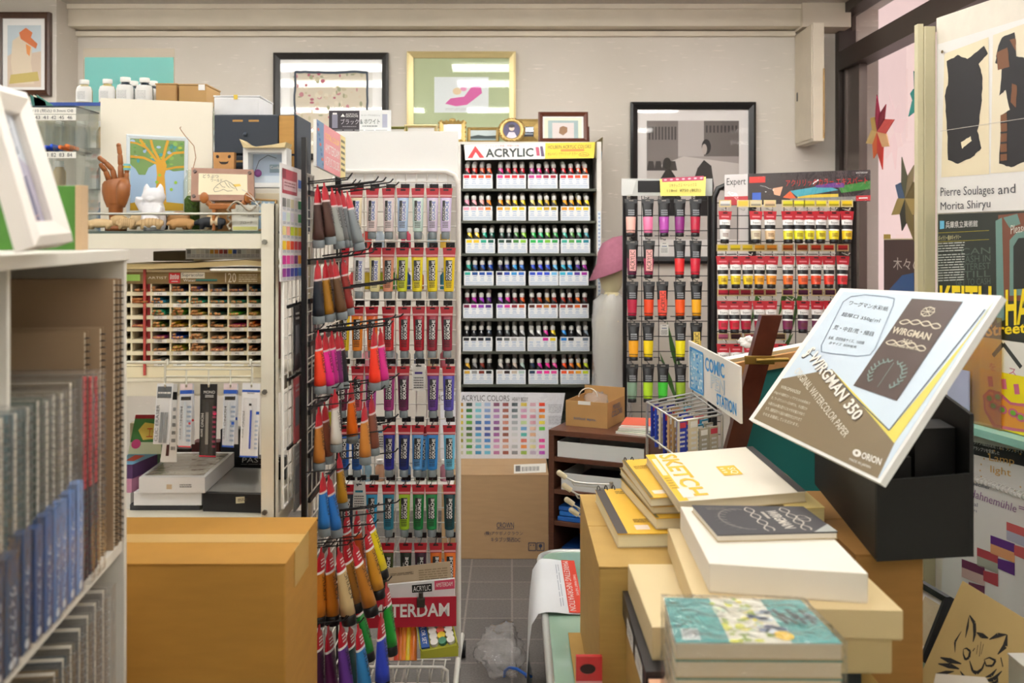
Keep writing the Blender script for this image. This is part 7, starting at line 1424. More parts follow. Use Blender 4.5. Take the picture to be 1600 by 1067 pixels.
# hooks with rubber tips behind the carton
t = thing('hook_stand', 'wire stand with four rubber tipped hooks behind the tall kraft carton', 'hook stand', (P(955, 0, 2.95).x, 2.95, z0)); STL = mat('#c8c6c0', .3, .7)
MB().cyl((P(955, 0, 2.95).x, 2.95, z0), (P(955, 0, 2.95).x, 2.95, .728), .006, STL).build('post', t); MB().box((P(935, 0, 2.95).x, 2.88, z0), (P(975, 0, 2.95).x, 3.02, z0 + .006), STL).build('base', t)
for x, y in ((878, 743), (886, 763), (890, 785), (897, 801)):
    a, b = P(x, y, 2.95), P(955, y + 14, 2.95); m = MB().tube([a, a + (b - a) * .25 + Vector((0, 0, -.012)), a + (b - a) * .5 + Vector((0, 0, -.010)), b], .0028, STL, 6); m.tube([a + (b - a) * .2 + Vector((0, .0, -.012)), a + (b - a) * .25 + Vector((0, 0, -.022)), b + Vector((0, 0, -.012))], .0026, STL, 6); h_ = m.build('hook', t)
    MB().tube([a + Vector((-.008, 0, .008)), a + Vector((.012, 0, -.006))], [.0085, .0075], mat('#d8caa8', .5), 10).ball(a + Vector((-.008, 0, .008)), .0085, mat('#d8caa8', .5), 8).build('rubber_tip', h_)

# ---------------------------------------------------------------- black display box with the slanted sign
BK = mat('#131211', .55, noise=.12, scale=90)
b0, b1 = Vector(xy(1370, 878, .816)), Vector(xy(1515, 870, .816)); dk = Vector((.107, 1)).normalized() * .62
pl4 = [b0 + dk, b1 + dk, b1, b0]; zb0, zb1 = .8165, .982
t = thing('display_box', 'black cardboard display box with upright dividers under the slanted sign', 'box', (b0.x + .1, b0.y + .2, zb0))
plan(pl4, zb0, zb0 + .006, BK).build('base', t)
def wall(a, b, z1a, z1b, th, name, zz=zb0 + .006):
    d = (b - a).normalized(); n = Vector((-d.y, d.x)) * th
    MB().hexa([(a.x, a.y, z1a), (b.x, b.y, z1b), (b.x + n.x, b.y + n.y, z1b), (a.x + n.x, a.y + n.y, z1a)], [(a.x, a.y, zz), (b.x, b.y, zz), (b.x + n.x, b.y + n.y, zz), (a.x + n.x, a.y + n.y, zz)], BK).build(name, t)
wall(b0, b1, zb1 - .008, zb1, .006, 'front_wall'); wall(b0 + dk, b0, zb1, zb1 - .008, .006, 'side_wall'); wall(b1 + dk, b0 + dk, zb1 + .1, zb1 + .1, .006, 'back_wall')
d = dk.normalized(); n6 = Vector((d.y, -d.x)) * .008
MB().hexa([(b1.x, b1.y, zb1 - .0), (b1.x + dk.x * .45, b1.y + dk.y * .45, 1.16), (b1.x + dk.x, b1.y + dk.y, 1.16), (b1.x + dk.x * .5, b1.y + dk.y * .5, zb0)][:0] or [(b1.x + n6.x, b1.y + n6.y, 1.10), (b1.x + dk.x + n6.x, b1.y + dk.y + n6.y, 1.15), (b1.x + dk.x, b1.y + dk.y, 1.15), (b1.x, b1.y, 1.10)], [(b1.x + n6.x, b1.y + n6.y, zb0), (b1.x + dk.x + n6.x, b1.y + dk.y + n6.y, zb0), (b1.x + dk.x, b1.y + dk.y, zb0), (b1.x, b1.y, zb0)], BK).build('side_panel', t)
ux_ = (b1 - b0)
for f0, f1, dy, z1, w in ((.16, .46, .06, 1.005, 'shorter'), (.52, .97, .07, 1.06, 'taller')):
    a, b = b0 + ux_ * f0 + d * dy, b0 + ux_ * f1 + d * dy
    o = rbox('black_file', f'{w} black upright file standing in the display box', [tuple(a + d * .1), tuple(b + d * .1), tuple(b), tuple(a)], zb0 + .0065, z1, mat('#181716', .5))
MB().box((b0.x + .03, b0.y + .2, zb0 + .006), (b0.x + .06, b0.y + .24, 1.06), BK).build('sign_prop', t)
q = flat(Q(P(1313, 450, 2.5), P(1565, 462, 1.9), P(1375, 755, 1.84), P(1170, 655, 2.44)))
t = thing('display_sign', 'slanted white board advertising watercolor paper above the black display box', 'sign', q(.5, 1))
MB().slab(q, .014, mat('#f3f2ee', .35)).build('board', t)
def pp(*p): return uvp(q, *p)
m = MB(); m.poly(q, pp((1318, 456), (1557, 467), (1374, 748), (1178, 654)), mat('#d3e2ee', .4), .0006)
m.poly(q, pp((1222, 592), (1300, 577), (1398, 693), (1372, 748), (1178, 654)), mat('#7c6a4c', .45), .0009)
m.poly(q, pp((1300, 577), (1391, 673), (1508, 533), (1547, 480), (1557, 467), (1398, 693)), mat('#e0cf58', .45), .0012)
m.stroke(q, pp((1262, 549), (1390, 673), (1540, 484)), .006, mat('#38485a'), .0016)
BR_ = mat('#4a362e', .5); m.poly(q, pp((1425.7, 467), (1505, 472), (1402, 627), (1334, 603)), BR_, .0016)
k2 = onq(q, (1425.7, 467), (1505, 472), (1402, 627), (1334, 603)); LT = mat('#d8ccb4')
g = onq(q, (1399, 511), (1458, 522), (1453, 533), (1393, 521)); m.text(g, '*WIRGMAN', 0, 0, 1, 1, LT, .0026); g = onq(q, (1413, 530), (1428, 533), (1424, 540), (1409, 537)); m.text(g, '350', 0, 0, 1, 1, LT, .0026); g = onq(q, (1395, 538), (1438, 546), (1437, 549), (1393, 541)); m.lines(g, 0, 0, 1, 1, 1, mat('#a89c88'), .0026, 1)
for v0 in (.27, .5):
    for s in (1, -1): m.stroke(k2, [(.08 + .84 * k / 20, v0 + s * .025 * math.sin(k * .62) - .02 * math.sin(PI * k / 20)) for k in range(21)], .012, LT, .0026)
m.stroke(k2, [(.5 + .13 * math.cos(.9 * k), .13 + .05 * math.sin(.9 * k)) for k in range(8)], .01, LT, .0026)
for a in range(4): m.stroke(k2, [(.5 - .14 * math.cos(a * PI / 4), .13 - .06 * math.sin(a * PI / 4)), (.5 + .14 * math.cos(a * PI / 4), .13 + .06 * math.sin(a * PI / 4))], .007, LT, .0027)
for s in (-1, 1):
    for k in range(8): a = PI * (.1 + .09 * k); u, v = .5 + s * .32 * math.sin(a), .8 - .14 * math.cos(a) + .02; m.stroke(k2, [(u, v), (u + s * .07, v - .03)], .016, mat('#7f948c'), .0026); m.stroke(k2, [(u, v), (u - s * .05, v - .03)], .016, mat('#7f948c'), .0026)
m.stroke(k2, [(.5, .68), (.5, .94)], .01, mat('#7f948c'), .0026)
LB = mat('#8a9aac'); fr_ = [(1330, 464), (1352, 461), (1385, 464), (1398, 467), (1396, 478), (1368, 545), (1360, 555), (1340, 557), (1300, 553), (1284, 550), (1284, 540), (1318, 472), (1330, 464)]
m.stroke(q, pp(*fr_), .008, LB, .0012); K3 = mat('#3a4450')
for s_, a, b, c_, dd in (('ワーグマン水彩紙', (1330, 470), (1390, 480), (1387, 487), (1326, 477)), ('超厚口 350g/㎡', (1318, 488), (1378, 499), (1375, 506), (1314, 495)), ('荒・中目/荒・細目', (1306, 508), (1367, 519), (1364, 526), (1302, 515)), ('全紙、四切他各サイズ、15枚綴', (1297, 525), (1352, 534), (1350, 539), (1294, 530)), ('各サイズ  好評発売', (1298, 534), (1340, 541), (1338, 545), (1295, 538))):
    g = onq(q, a, b, c_, dd); m.text(g, s_, 0, 0, 1, 1, K3, .0016)
g = onq(q, (1273, 541), (1354, 649), (1330, 668), (1250, 558)); m.text(g, '§ WIRGMAN 350', .01, .06, .99, .94, mat('#5a4a38'), .0019); m.text(g, '*§ WIRGMAN 350', 0, 0, .98, .88, mat('#f4efe4'), .0026)
g = onq(q, (1250, 574), (1329, 677), (1320, 685), (1241, 582)); m.text(g, 'ORIGINAL WATERCOLOR PAPER', 0, 0, 1, 1, mat('#e6dfd0'), .002)
for k, s_ in enumerate(('WIRGMAN350', '350g/㎡の超厚口トップクラスの水彩紙で', 'す。ワーグマンシリーズの中でも、その厚さか', 'ら描き込み重ね塗りにも十分な強さがあり', 'ます。細密描写から淡彩の繊細な仕上がりまで', 'そのまま額装していただけます。')):
    x, y = 1216 - 4.4 * k + (6 if k == 0 else 0), 602 + 8.4 * k; L_ = 30 if k == 0 else 56; g = onq(q, (x, y), (x + L_, y + .33 * L_), (x + L_ - 2, y + .33 * L_ + 5), (x - 2, y + 5)); m.text(g, s_, 0, 0, 1, 1, mat('#e0d8c8'), .0016)
g = onq(q, (1335, 700), (1380, 716), (1376, 729), (1331, 712)); m.disc(g, .16, .5, .15, .45, mat('#f0ece4'), .0018, 16); m.disc(g, .16, .5, .05, .2, mat('#7c6a4c'), .0024, 10); m.text(g, '*ORION', .34, .1, 1, .92, mat('#f0ece4'), .0018); g = onq(q, (1329, 716), (1362, 729), (1360, 734), (1327, 721)); m.text(g, 'MADE IN JAPAN', 0, 0, 1, 1, mat('#f0ece4'), .0018)
m.build('printing', t)

# ---------------------------------------------------------------- comic pen rack with its sign, easel and canvases
zr3 = .95; co = [Vector(xy(1011, 628, zr3)), Vector(xy(1081, 614, zr3)), Vector(xy(1128, 648, zr3)), Vector(xy(1060, 658, zr3))]
t = thing('pen_rack', 'small steel wire rack of pen packs behind the sketch book', 'rack', (.5, 2.95, z0))
for z in (zr3, zr3 - .1, zr3 - .2): MB().tube([Vector((c.x, c.y, z)) for c in co + co[:1]], .0032, STL, 6).build('rail', t)
for k in range(1, 7):
    for z in (zr3, zr3 - .1): a, b = co[0].lerp(co[3], k / 7), co[1].lerp(co[2], k / 7); MB().tube([(a.x, a.y, z), (b.x, b.y, z)], .0026, STL, 6).build('cross_wire', t)
for c in co: MB().cyl((c.x, c.y, z0), (c.x, c.y, zr3), .0042, STL).build('leg', t)
PK = [('#2438a8', 'deep blue', .10), ('#2a4ac0', 'blue', .12), ('#d8cdb0', 'cream Japanese', .115), ('#2030a0', 'navy', .12), ('#c8a070', 'tan', .13), ('#b89868', 'kraft', .13)]
for k in range(7):
    for j, f in enumerate((.14, .40, .64, .87)):
        c, w, h = PK[(k + 2 * j) % 6] if j < 2 else [('#a8a08c', 'grey', .1), ('#b8ac94', 'drab', .1), ('#c83a3a', 'red capped', .09), ('#3a88a8', 'teal and red', .09)][(k + j) % 4]
        a, b = co[0].lerp(co[3], (k + .5) / 7), co[1].lerp(co[2], (k + .5) / 7); p = a.lerp(b, f); e = (b - a).normalized() * .017
        zt_ = zr3 - .006 - .03 * (j >= 2); q = Q((p.x - e.x, p.y - e.y, zt_), (p.x + e.x, p.y + e.y, zt_), (p.x + e.x, p.y + e.y, zt_ - h), (p.x - e.x, p.y - e.y, zt_ - h))
        m = MB().slab(q, .006, mat(c, .4)); m.rect(q, .1, .05, .9, .2, mat('#c8384a') if (k + j) % 3 == 0 else PAPER, .0006); m.lines(q, .2, .3, .8, .8, 4, mat('#dddddd'), .0006)
        single('pen_pack', m, f'{w} pen pack in slot {ORD[k]} from the back of wire rack, {["first", "second", "third", "last"][j]} across', 'packet')
q = flat(Q(P(1075.7, 532, 3.28), P(1155.6, 572.7, 2.7), P(1157, 662, 2.7), P(1076, 605, 3.28))); m = MB().slab(q, .006, mat('#e9e5dc', .45)); CB_ = mat('#2f96d8', .5)
def qq(*c): return onq(q, *[(960 + x / 2.965, 480 + y / 2.965) for x, y in c])
g = qq((352, 185), (412, 215), (414, 405), (354, 372)); m.rect(g, 0, 0, 1, 1, mat('#8ac0e0')); rnd = random.Random(2)
for k in range(60): m.disc(g, rnd.uniform(.06, .94), rnd.uniform(.04, .96), rnd.uniform(.02, .09), rnd.uniform(.015, .05), mat(['#e4ebee', '#2f96d8', '#d8e8f0'][k % 3]), .0009 + .00001 * k, 7, rnd.random() * 3)
for e in ([(0, 0), (1, 0)], [(0, 0), (0, 1)], [(0, 1), (1, 1)], [(1, 0), (1, 1)]): m.stroke(g, e, .05, CB_, .002)
g = qq((420, 228), (510, 262), (512, 340), (422, 300)); m.text(g, '*COMIC', 0, 0, 1, .9, CB_, .001); pass
g = qq((448, 310), (512, 342), (512, 408), (448, 372)); m.text(g, '*PEN', 0, 0, 1, 1, mat('#9accec'), .001); m.text(g, 'PEN', .03, .05, .97, .95, mat('#e9e5dc'), .0014)
g = qq((474, 395), (566, 445), (567, 505), (475, 450)); m.text(g, '*STATION', 0, 0, 1, 1, CB_, .001)
single('rack_sign', m, 'white sign board with blue lettering fixed to the wire pen rack', 'sign')
WN = mat('#5a2b1c', .3, noise=.2, scale=40, coat=.4)
a, b2 = P(1204, 492, 2.86), P(1148, 700, 2.90); b0_ = Vector((b2.x + .01, b2.y, z0))
t = thing('studio_easel', 'dark brown wooden easel mast with a brass clamp', 'easel', (b2.x, b2.y, z0)); xw = .030
m = MB(); sx = Vector((1, .1, 0)).normalized() * xw; sy = Vector((0, 1, 0)) * .018
R4 = lambda c: [c - sx - sy, c + sx - sy, c + sx + sy, c - sx + sy]
m.rings([R4(b0_), R4(b2), R4(a)], WN, False); m.build('mast', t); BR2 = mat('#9a7a3a', .3, .8)
p = P(1190, 562, 2.82); MB().box((p.x - .05, p.y - .012, p.z - .012), (p.x + .035, p.y - .002, p.z + .012), BR2, .002).build('clamp', t); MB().cyl((p.x - .02, p.y - .02, p.z), (p.x + .07, p.y - .02, p.z + .003), .006, BR2).build('clamp_screw', t)
q = Q(P(1148, 568, 2.96), P(1345, 531, 3.08), P(1345, 720, 3.08), P(1148, 720, 2.96)); q.c[2].z = q.c[3].z = z0
t = thing('canvas', 'large canvas seen from behind with teal cloth and pale wooden stretcher', 'canvas', q(.5, 1))
i = Q(q(.0, .0, -.022), q(1, 0, -.022), q(1, 1, -.022), q(0, 1, -.022)); MB().slab(i, .004, mat('#14706e', .7)).build('cloth', t)
MB().slab(q.sub(0, 0, 1, .055), .022, mat('#c08a50', .6, noise=.12, scale=30)).build('stretcher', t); MB().slab(q.sub(0, .0555, .06, 1), .022, mat('#c08a50', .6, noise=.12, scale=30)).build('stretcher', t)
c2 = Q(q(0, -.012, -.03), q(1, -.012, -.03), q(1, 1, -.03), q(0, 1, -.03)); o = MB().slab(c2, .05, mat('#eeeae2', .7)); o.rect(c2, 0, 0, 1, .05, mat('#d9b98a', .6)); single('canvas', o, 'white primed canvas standing behind the teal backed one', 'canvas')
for k, (px, py) in enumerate(((1172, 548), (1278, 528))): p = P(px, py, 3.10); p.z = c2(.5, 0).z - .012 * (1 - k) + .006; crumple('tissue', f'{["first", "second"][k]} tuft of white tissue on the canvas top, {["by the easel mast", "by the slanted sign"][k]}', 'tissue', (p.x, p.y + .0, p.z), (.035, .02, .018), mat('#e8e4de', .9), 5 + k, amp=.5)

# ---------------------------------------------------------------- poster panel on the right
PN = Line((1.236, 2.9), (.215, -.977), (-.977, -.215))
PNL = mat('#e4dccd', .7, noise=.05, scale=30)
t = thing('poster_stand', 'cream display panel with a metal edge post, covered with posters', 'partition', PN.pt(.4, 0))
def pslab(s0, s1, z0, z1, off, th, m, mb=None): return (mb or MB()).slab(Q(PN.pt(s0, z1, off), PN.pt(s1, z1, off), PN.pt(s1, z0, off), PN.pt(s0, z0, off)), th, m)
pslab(0, 1.0, 0, 2.09, 0, .035, PNL).build('board', t)
m = MB().box((1.184, 2.905, 0), (1.200, 2.93, 2.075), mat('#d2caa8', .45, .2)); m.build('edge_flange', t)
MB().box((1.2005, 2.90, 0), (1.2345, 2.95, 2.068), mat('#c2ba98', .4, .2), .004).build('post', t)
def poster(name, label, px0, z0, z1, s1, off, draw, base, th=.0012, cat='poster'):
    s0 = PN.s_at(px0); q = Q(PN.pt(s0, z1, off), PN.pt(s1, z1, off), PN.pt(s1, z0, off), PN.pt(s0, z0, off)); m = MB().slab(q, th, base); draw(m, q)
    return single(name, m, label, cat)
def blob(m, q, pts, c, w, seed, jag=.7):
    rnd = random.Random(seed); o = []
    for i in range(len(pts)):
        (x0, y0), (x1, y1) = pts[i], pts[(i + 1) % len(pts)]
        for k in range(5): f = k / 5; o.append((x0 + (x1 - x0) * f + rnd.uniform(-jag, jag), y0 + (y1 - y0) * f + rnd.uniform(-jag, jag)))
    m.poly(q, uvp(q, *o), c, w)
def p1(m, q):
    m.poly(q, uvp(q, (1476, 84), (1545, 58), (1546, 272), (1471, 277)), mat('#e6d8b8', .7), .0006); m.poly(q, uvp(q, (1552, 55), (1625, 28), (1625, 266), (1548, 271)), mat('#e8dcc2', .7), .0006); K = mat('#252326', .7)
    blob(m, q, [(1480, 96), (1497, 86), (1512, 92), (1538, 72), (1544, 84), (1530, 100), (1536, 122), (1534, 165), (1528, 205), (1534, 232), (1520, 246), (1498, 256), (1482, 250), (1480, 190), (1476, 150), (1482, 128)], K, .001, 4)
    blob(m, q, [(1502, 222), (1517, 213), (1519, 220), (1504, 232)], mat('#e2d4b4', .7), .0014, 5, .5)
    blob(m, q, [(1566, 58), (1586, 50), (1588, 88), (1600, 90), (1612, 130), (1608, 250), (1580, 262), (1562, 255), (1564, 180), (1578, 172), (1572, 140), (1562, 150), (1566, 104), (1556, 98), (1558, 80)], K, .001, 6)
    for pts in ([(1558, 82), (1575, 74), (1578, 104), (1560, 110)], [(1578, 62), (1588, 60), (1588, 80)], [(1564, 180), (1574, 176), (1574, 250), (1564, 252)], [(1582, 130), (1590, 134), (1588, 168), (1580, 160)]): blob(m, q, pts, mat('#7a4f34', .7), .0014, 9, .5)
    for k in range(4): m.poly(q, uvp(q, (1564, 190 + 16 * k), (1575, 189 + 16 * k), (1575, 192 + 16 * k), (1564, 193 + 16 * k)), K, .0018)
    g = onq(q, (1470, 293), (1554, 289), (1554, 307), (1470, 311)); m.text(g, 'Pierre Soulages', 0, 0, 1, 1, mat('#4a4a50'), .001); g = onq(q, (1560, 289), (1587, 287), (1587, 301), (1560, 304)); m.text(g, 'and', .0, .0, 1, 1, mat('#4a4a50'), .001); g = onq(q, (1470, 316), (1548, 311), (1548, 328), (1470, 332)); m.text(g, 'Morita Shiryu', 0, 0, 1, 1, mat('#4a4a50'), .001)
    m.stroke(q, uvp(q, (1470, 205), (1620, 182)), .003, mat('#c8c0b4'), .002)
    m.disc(q, *uvp(q, (1474, 81))[0], .012, .01, mat('#7a6a50', .3, .7), .004, 10)
poster('poster', 'white exhibition poster with two black brushwork panels, highest on the display panel', 1466, 1.522, 2.012, .46, .003, p1, mat('#e9e6e2', .5))
def p2(m, q):
    TL_ = mat('#6a8c84', .4); m.poly(q, uvp(q, (1560, 336), (1625, 330), (1625, 470), (1560, 470)), mat('#7a4a38', .5), .0006); m.poly(q, uvp(q, (1556, 345), (1566, 340), (1570, 500), (1558, 505)), TL_, .0009); m.poly(q, uvp(q, (1578, 375), (1590, 362), (1625, 360), (1625, 460), (1578, 462)), TL_, .0009); m.poly(q, uvp(q, (1584, 385), (1592, 372), (1625, 370), (1625, 450), (1584, 452)), mat('#2a2e2c', .4), .0012)
    m.poly(q, uvp(q, (1568, 340), (1590, 334), (1595, 350), (1578, 356)), TL_, .001); g = onq(q, (1580, 352), (1620, 346), (1620, 358), (1580, 366)); m.text(g, 'Please', 0, 0, .6, 1, mat('#d8d8cc'), .0014)
    g = onq(q, (1478, 346), (1528, 344), (1528, 354), (1478, 357)); m.text(g, '兵庫県立美術館', 0, 0, 1, 1, WHT, .0012); m.poly(q, uvp(q, (1469, 345), (1476, 345), (1476, 357), (1469, 358)), mat('#6ab8d8'), .0012)
    g = onq(q, (1467, 368), (1502, 366), (1502, 374), (1467, 377)); m.text(g, 'ギャラリー棟3Fギャラリー', 0, 0, 1, 1, mat('#d8d0a0'), .0012); m.stroke(q, uvp(q, (1466, 364), (1546, 360)), .003, mat('#c8b82a'), .0012); m.stroke(q, uvp(q, (1466, 378), (1546, 374)), .003, mat('#c8b82a'), .0012)
    for y0, n_ in ((378, 4), (396, 7), (420, 5)): g = onq(q, (1466, y0 + 2), (1508, y0), (1506, y0 + 4 * n_), (1465, y0 + 4 * n_ + 2)); m.lines(g, 0, 0, 1, 1, n_, mat('#c8ccc4'), .0012, .35)
    for k, s_ in enumerate(('CAN', 'CASH IN', 'INTEREST', 'STILL', 'GET TO CASH')): g = onq(q, (1502 - 2 * k, 388 + 12 * k), (1548, 386 + 12 * k), (1548, 396 + 12 * k), (1502 - 2 * k, 399 + 12 * k)); m.text(g, s_, 0, 0, 1, 1, mat('#56655c'), .001)
    YW = mat('#efd21e', .45); g = onq(q, (1469, 446), (1550, 447), (1550, 498), (1469, 502)); m.text(g, '*KEITH', 0, 0, 1, 1, YW, .0016); g = onq(q, (1572, 452), (1680, 446), (1680, 500), (1572, 510)); m.text(g, '*HARING', 0, 0, 1, 1, YW, .0016)
    g = onq(q, (1541, 506), (1604, 503), (1604, 520), (1541, 526)); m.text(g, '*Street', 0, 0, 1, 1, YW, .0016)
poster('poster', 'dark exhibition poster with big yellow lettering below the white one', 1467, 1.182, 1.519, .62, .003, p2, mat('#2c332f', .4))
def p3(m, q):
    m.rect(q, 0, 0, 1, .36, mat('#ece8dc'), .0005); m.rect(q, 0, .36, 1, 1, mat('#f0dc1c', .5), .0005); PK_ = mat('#d06a88', .5); OR = mat('#e89a3a', .5)
    m.stroke(q, uvp(q, (1552, 556), (1568, 537), (1596, 574)), .05, mat('#3a3c38'), .001)
    g = onq(q, (1546, 566), (1556, 568), (1556, 580), (1546, 578)); m.text(g, 'を', 0, 0, 1, 1, PK_, .001); g = onq(q, (1577, 574), (1588, 577), (1588, 587), (1577, 584)); m.text(g, 'ス', 0, 0, 1, 1, PK_, .001)
    for x, y in ((1547, 588), (1568, 592), (1588, 600)): m.stroke(q, uvp(q, (x, y), (x + 2, y + 16)), .07, PK_, .001)
    blob(m, q, [(1536, 618), (1546, 608), (1562, 612), (1580, 628), (1610, 632), (1630, 680), (1552, 668), (1538, 640)], PK_, .001, 3, .4); blob(m, q, [(1539, 620), (1547, 612), (1560, 616), (1579, 632), (1610, 637), (1628, 676), (1556, 663), (1541, 639)], OR, .0014, 3, .4)
    for x, y in ((1547, 622), (1560, 620), (1553, 634), (1567, 640), (1584, 645), (1596, 652)): u, v = uvp(q, (x, y))[0]; m.disc(q, u, v, .07, .05, PK_, .002, 12); m.disc(q, u, v, .04, .03, mat('#7ab83a'), .0024, 10)
poster('poster', 'yellow and white flyer with a pink patterned figure above the teal ledge', 1533, .945, 1.181, .46, .004, p3, mat('#ece8dc', .5))
poster('file_sheet', 'lavender card standing on the teal ledge behind the sign edge', 1490, .943, 1.085, .168, .02, lambda m, q: None, mat('#aeb2cc', .5), .004, 'card')
YF = film('yellow_film', tint='#f2dc6a', ior=1.5, rough=.1, haze=.1)
s0 = PN.s_at(1500); single('clear_file', pslab(s0, .285, .943, 1.24, .012, .003, YF), 'translucent yellow file standing on the teal ledge', 'file')
s0 = PN.s_at(1478); single('teal_ledge', pslab(s0, .62, .922, .942, .05, .047, mat('#8fc0b0', .4)), 'pale teal ledge running along the display panel', 'ledge')
def p4(m, q):
    m.poly(q, uvp(q, (1492, 685), (1640, 712), (1640, 738), (1492, 703)), mat('#232022', .5), .0006); g = onq(q, (1500, 682), (1598, 703), (1598, 710), (1500, 689)); m.text(g, 'ーズ第1のコットン100%水彩紙である ランプライト', 0, 0, 1, 1, WHT, .001); g = onq(q, (1500, 692), (1562, 705), (1562, 711), (1500, 698)); m.text(g, '紙で画用品グランプリを受賞した', 0, 0, 1, 1, WHT, .001)
    O = mat('#d8a85a', .6); g = onq(q, (1546, 708), (1590, 716), (1590, 730), (1546, 723)); m.text(g, 'Lamp', 0, 0, .9, 1, O, .001); g = onq(q, (1548, 727), (1580, 733), (1580, 748), (1548, 741)); m.text(g, 'light', 0, 0, 1, 1, O, .001)
    for k in range(22): a = 2 * PI * k / 22; u, v = uvp(q, (1570 + 38 * math.cos(a), 735 + 34 * math.sin(a)))[0]; m.disc(q, u, v, .006, .012, O, .001, 6)
poster('poster', 'white paper poster with a black text band under the teal ledge', 1486, .70, .921, .56, .004, p4, mat('#e4e0da', .5))
s0 = PN.s_at(1492); t = thing('calendar', 'spiral bound paper sample calendar hanging under the teal ledge', 'calendar', PN.pt(.3, .45, .02)); q = Q(PN.pt(s0, .80, .03), PN.pt(.56, .80, .03), PN.pt(.56, .40, .045), PN.pt(s0, .40, .045)); m = MB().slab(q, .004, mat('#e2ddd8', .5))
VT = mat('#8a5a88', .5); g = onq(q, (1517, 763), (1590, 789), (1588, 801), (1515, 775)); m.text(g, 'Hahnemühle', 0, 0, 1, 1, VT, .001); g = onq(q, (1516, 750), (1548, 759), (1547, 767), (1515, 758)); m.text(g, 'Specifier', 0, 0, 1, 1, mat('#4a4a5a'), .001); g = onq(q, (1592, 790), (1610, 795), (1610, 800), (1592, 795)); m.rect(g, 0, 0, 1, .3, VT); m.rect(g, 0, .6, 1, .9, VT)
for s_, x, y in (('onal', 1511, 781), ('Papers', 1510, 791)): g = onq(q, (x, y), (x + 17, y + 5), (x + 17, y + 11), (x, y + 6)); m.text(g, s_, 0, 0, 1, 1, mat('#55506a'), .001)
for x, y, c1, c2_, w in ((1503, 873, '#6a2a4a', '#c8a8a0', 36), (1527, 855, '#b04048', '#a8a898', 33), (1548, 836, '#5a2a7a', '#d89a6a', 38), (1573, 815, '#c85a5a', '#b0b0c0', 40)):
    m.poly(q, uvp(q, (x, y), (x + w, y + .36 * w), (x + w, y + .36 * w + 14), (x, y + 13)), mat(c1, .5), .0008); m.poly(q, uvp(q, (x, y + 13), (x + w, y + .36 * w + 14), (x + w, y + .36 * w + 30), (x, y + 28)), mat(c2_, .5), .0008); m.poly(q, uvp(q, (x + w * .3, y + 36), (x + w, y + .36 * w + 30), (x + w, y + .36 * w + 50), (x + w * .3, y + 52)), mat(c1, .5), .0009)
m.build('page', t); m = MB(); cw_ = mat('#d8d4cc', .35, .3)
for k in range(30): p = q((k + .5) / 30, 0); m.tube([p + q.n * (.009 * math.cos(2 * PI * j / 8)) + Vector((0, 0, .009 * math.sin(2 * PI * j / 8))) for j in range(9)], .0016, cw_, 5)
m.build('coil', t)
# things leaning at the panel foot
q = flat(Q(P(1504, 907, 2.40), P(1640, 990, 2.25), P(1575, 1125, 2.2), P(1432, 1068, 2.34))); m = MB().slab(q, .005, mat('#c9ac70', .75, noise=.06, scale=10)); K = mat('#28241f', .7)
S = lambda w, *p: m.stroke(q, uvp(q, *[(1380 + x / 3.073, 720 + y / 3.075) for x, y in p]), w, K, .0008, 1.2, True)
S(.03, (395, 850), (405, 800), (412, 750)); S(.05, (415, 742), (438, 780), (440, 830), (432, 870)); S(.05, (450, 825), (475, 840), (505, 852)); S(.05, (510, 858), (550, 838), (592, 835)); S(.06, (595, 835), (585, 890), (550, 930)); S(.025, (375, 820), (345, 870), (345, 920)); S(.05, (275, 945), (320, 960), (375, 975)); S(.05, (265, 975), (320, 985), (365, 1000)); S(.04, (255, 1022), (300, 1018), (340, 1012))
S(.03, (455, 885), (448, 930)); S(.03, (470, 870), (462, 940)); S(.03, (482, 880), (470, 930)); S(.03, (385, 905), (400, 900), (418, 915), (412, 945), (395, 955), (385, 930), (385, 905)); S(.03, (485, 955), (510, 945), (540, 960), (525, 985), (495, 985), (485, 955)); S(.04, (415, 960), (430, 1010), (450, 1020), (475, 1000), (490, 960)); S(.05, (430, 915), (440, 900)); S(.06, (565, 945), (575, 990)); S(.04, (490, 1040), (520, 1030), (545, 1000)); S(.05, (480, 1060), (530, 1050), (570, 1010)); S(.04, (500, 1075), (545, 1065), (550, 1040)); S(.03, (370, 1010), (390, 1040), (420, 1060))
single('ink_drawing', m, 'kraft board with a brush drawn cat leaning at the panel foot', 'drawing')
q = flat(Q(P(1436, 903, 2.62), P(1492, 936, 2.5), P(1452, 1040, 2.46), P(1396, 1000, 2.6))); framed('leaning_picture', 'black picture frame leaning behind the cat drawing board', q, .2, .12, .02, mat('#1d1f22', .4), lambda m, q: m.rect(q, .2, .1, .9, .9, mat('#c8b896')))
carton('paper_box', 'white box corner low beside the cat drawing board', 'box', (P(1575, 0, 2.1).x, 1.95, z0), (P(1575, 0, 2.1).x + .06, 2.1, P(0, 1020, 2.1).z), mat('#eeebe2', .5))
rbox('paper_sheet', 'pale paper stack at the counter end below the cat drawing', [xy(1462, 1052, .56), xy(1540, 1058, .56), xy(1560, 1090, .56), xy(1455, 1085, .56)], z0, .56, mat('#d8cfc0', .6), 'paper')

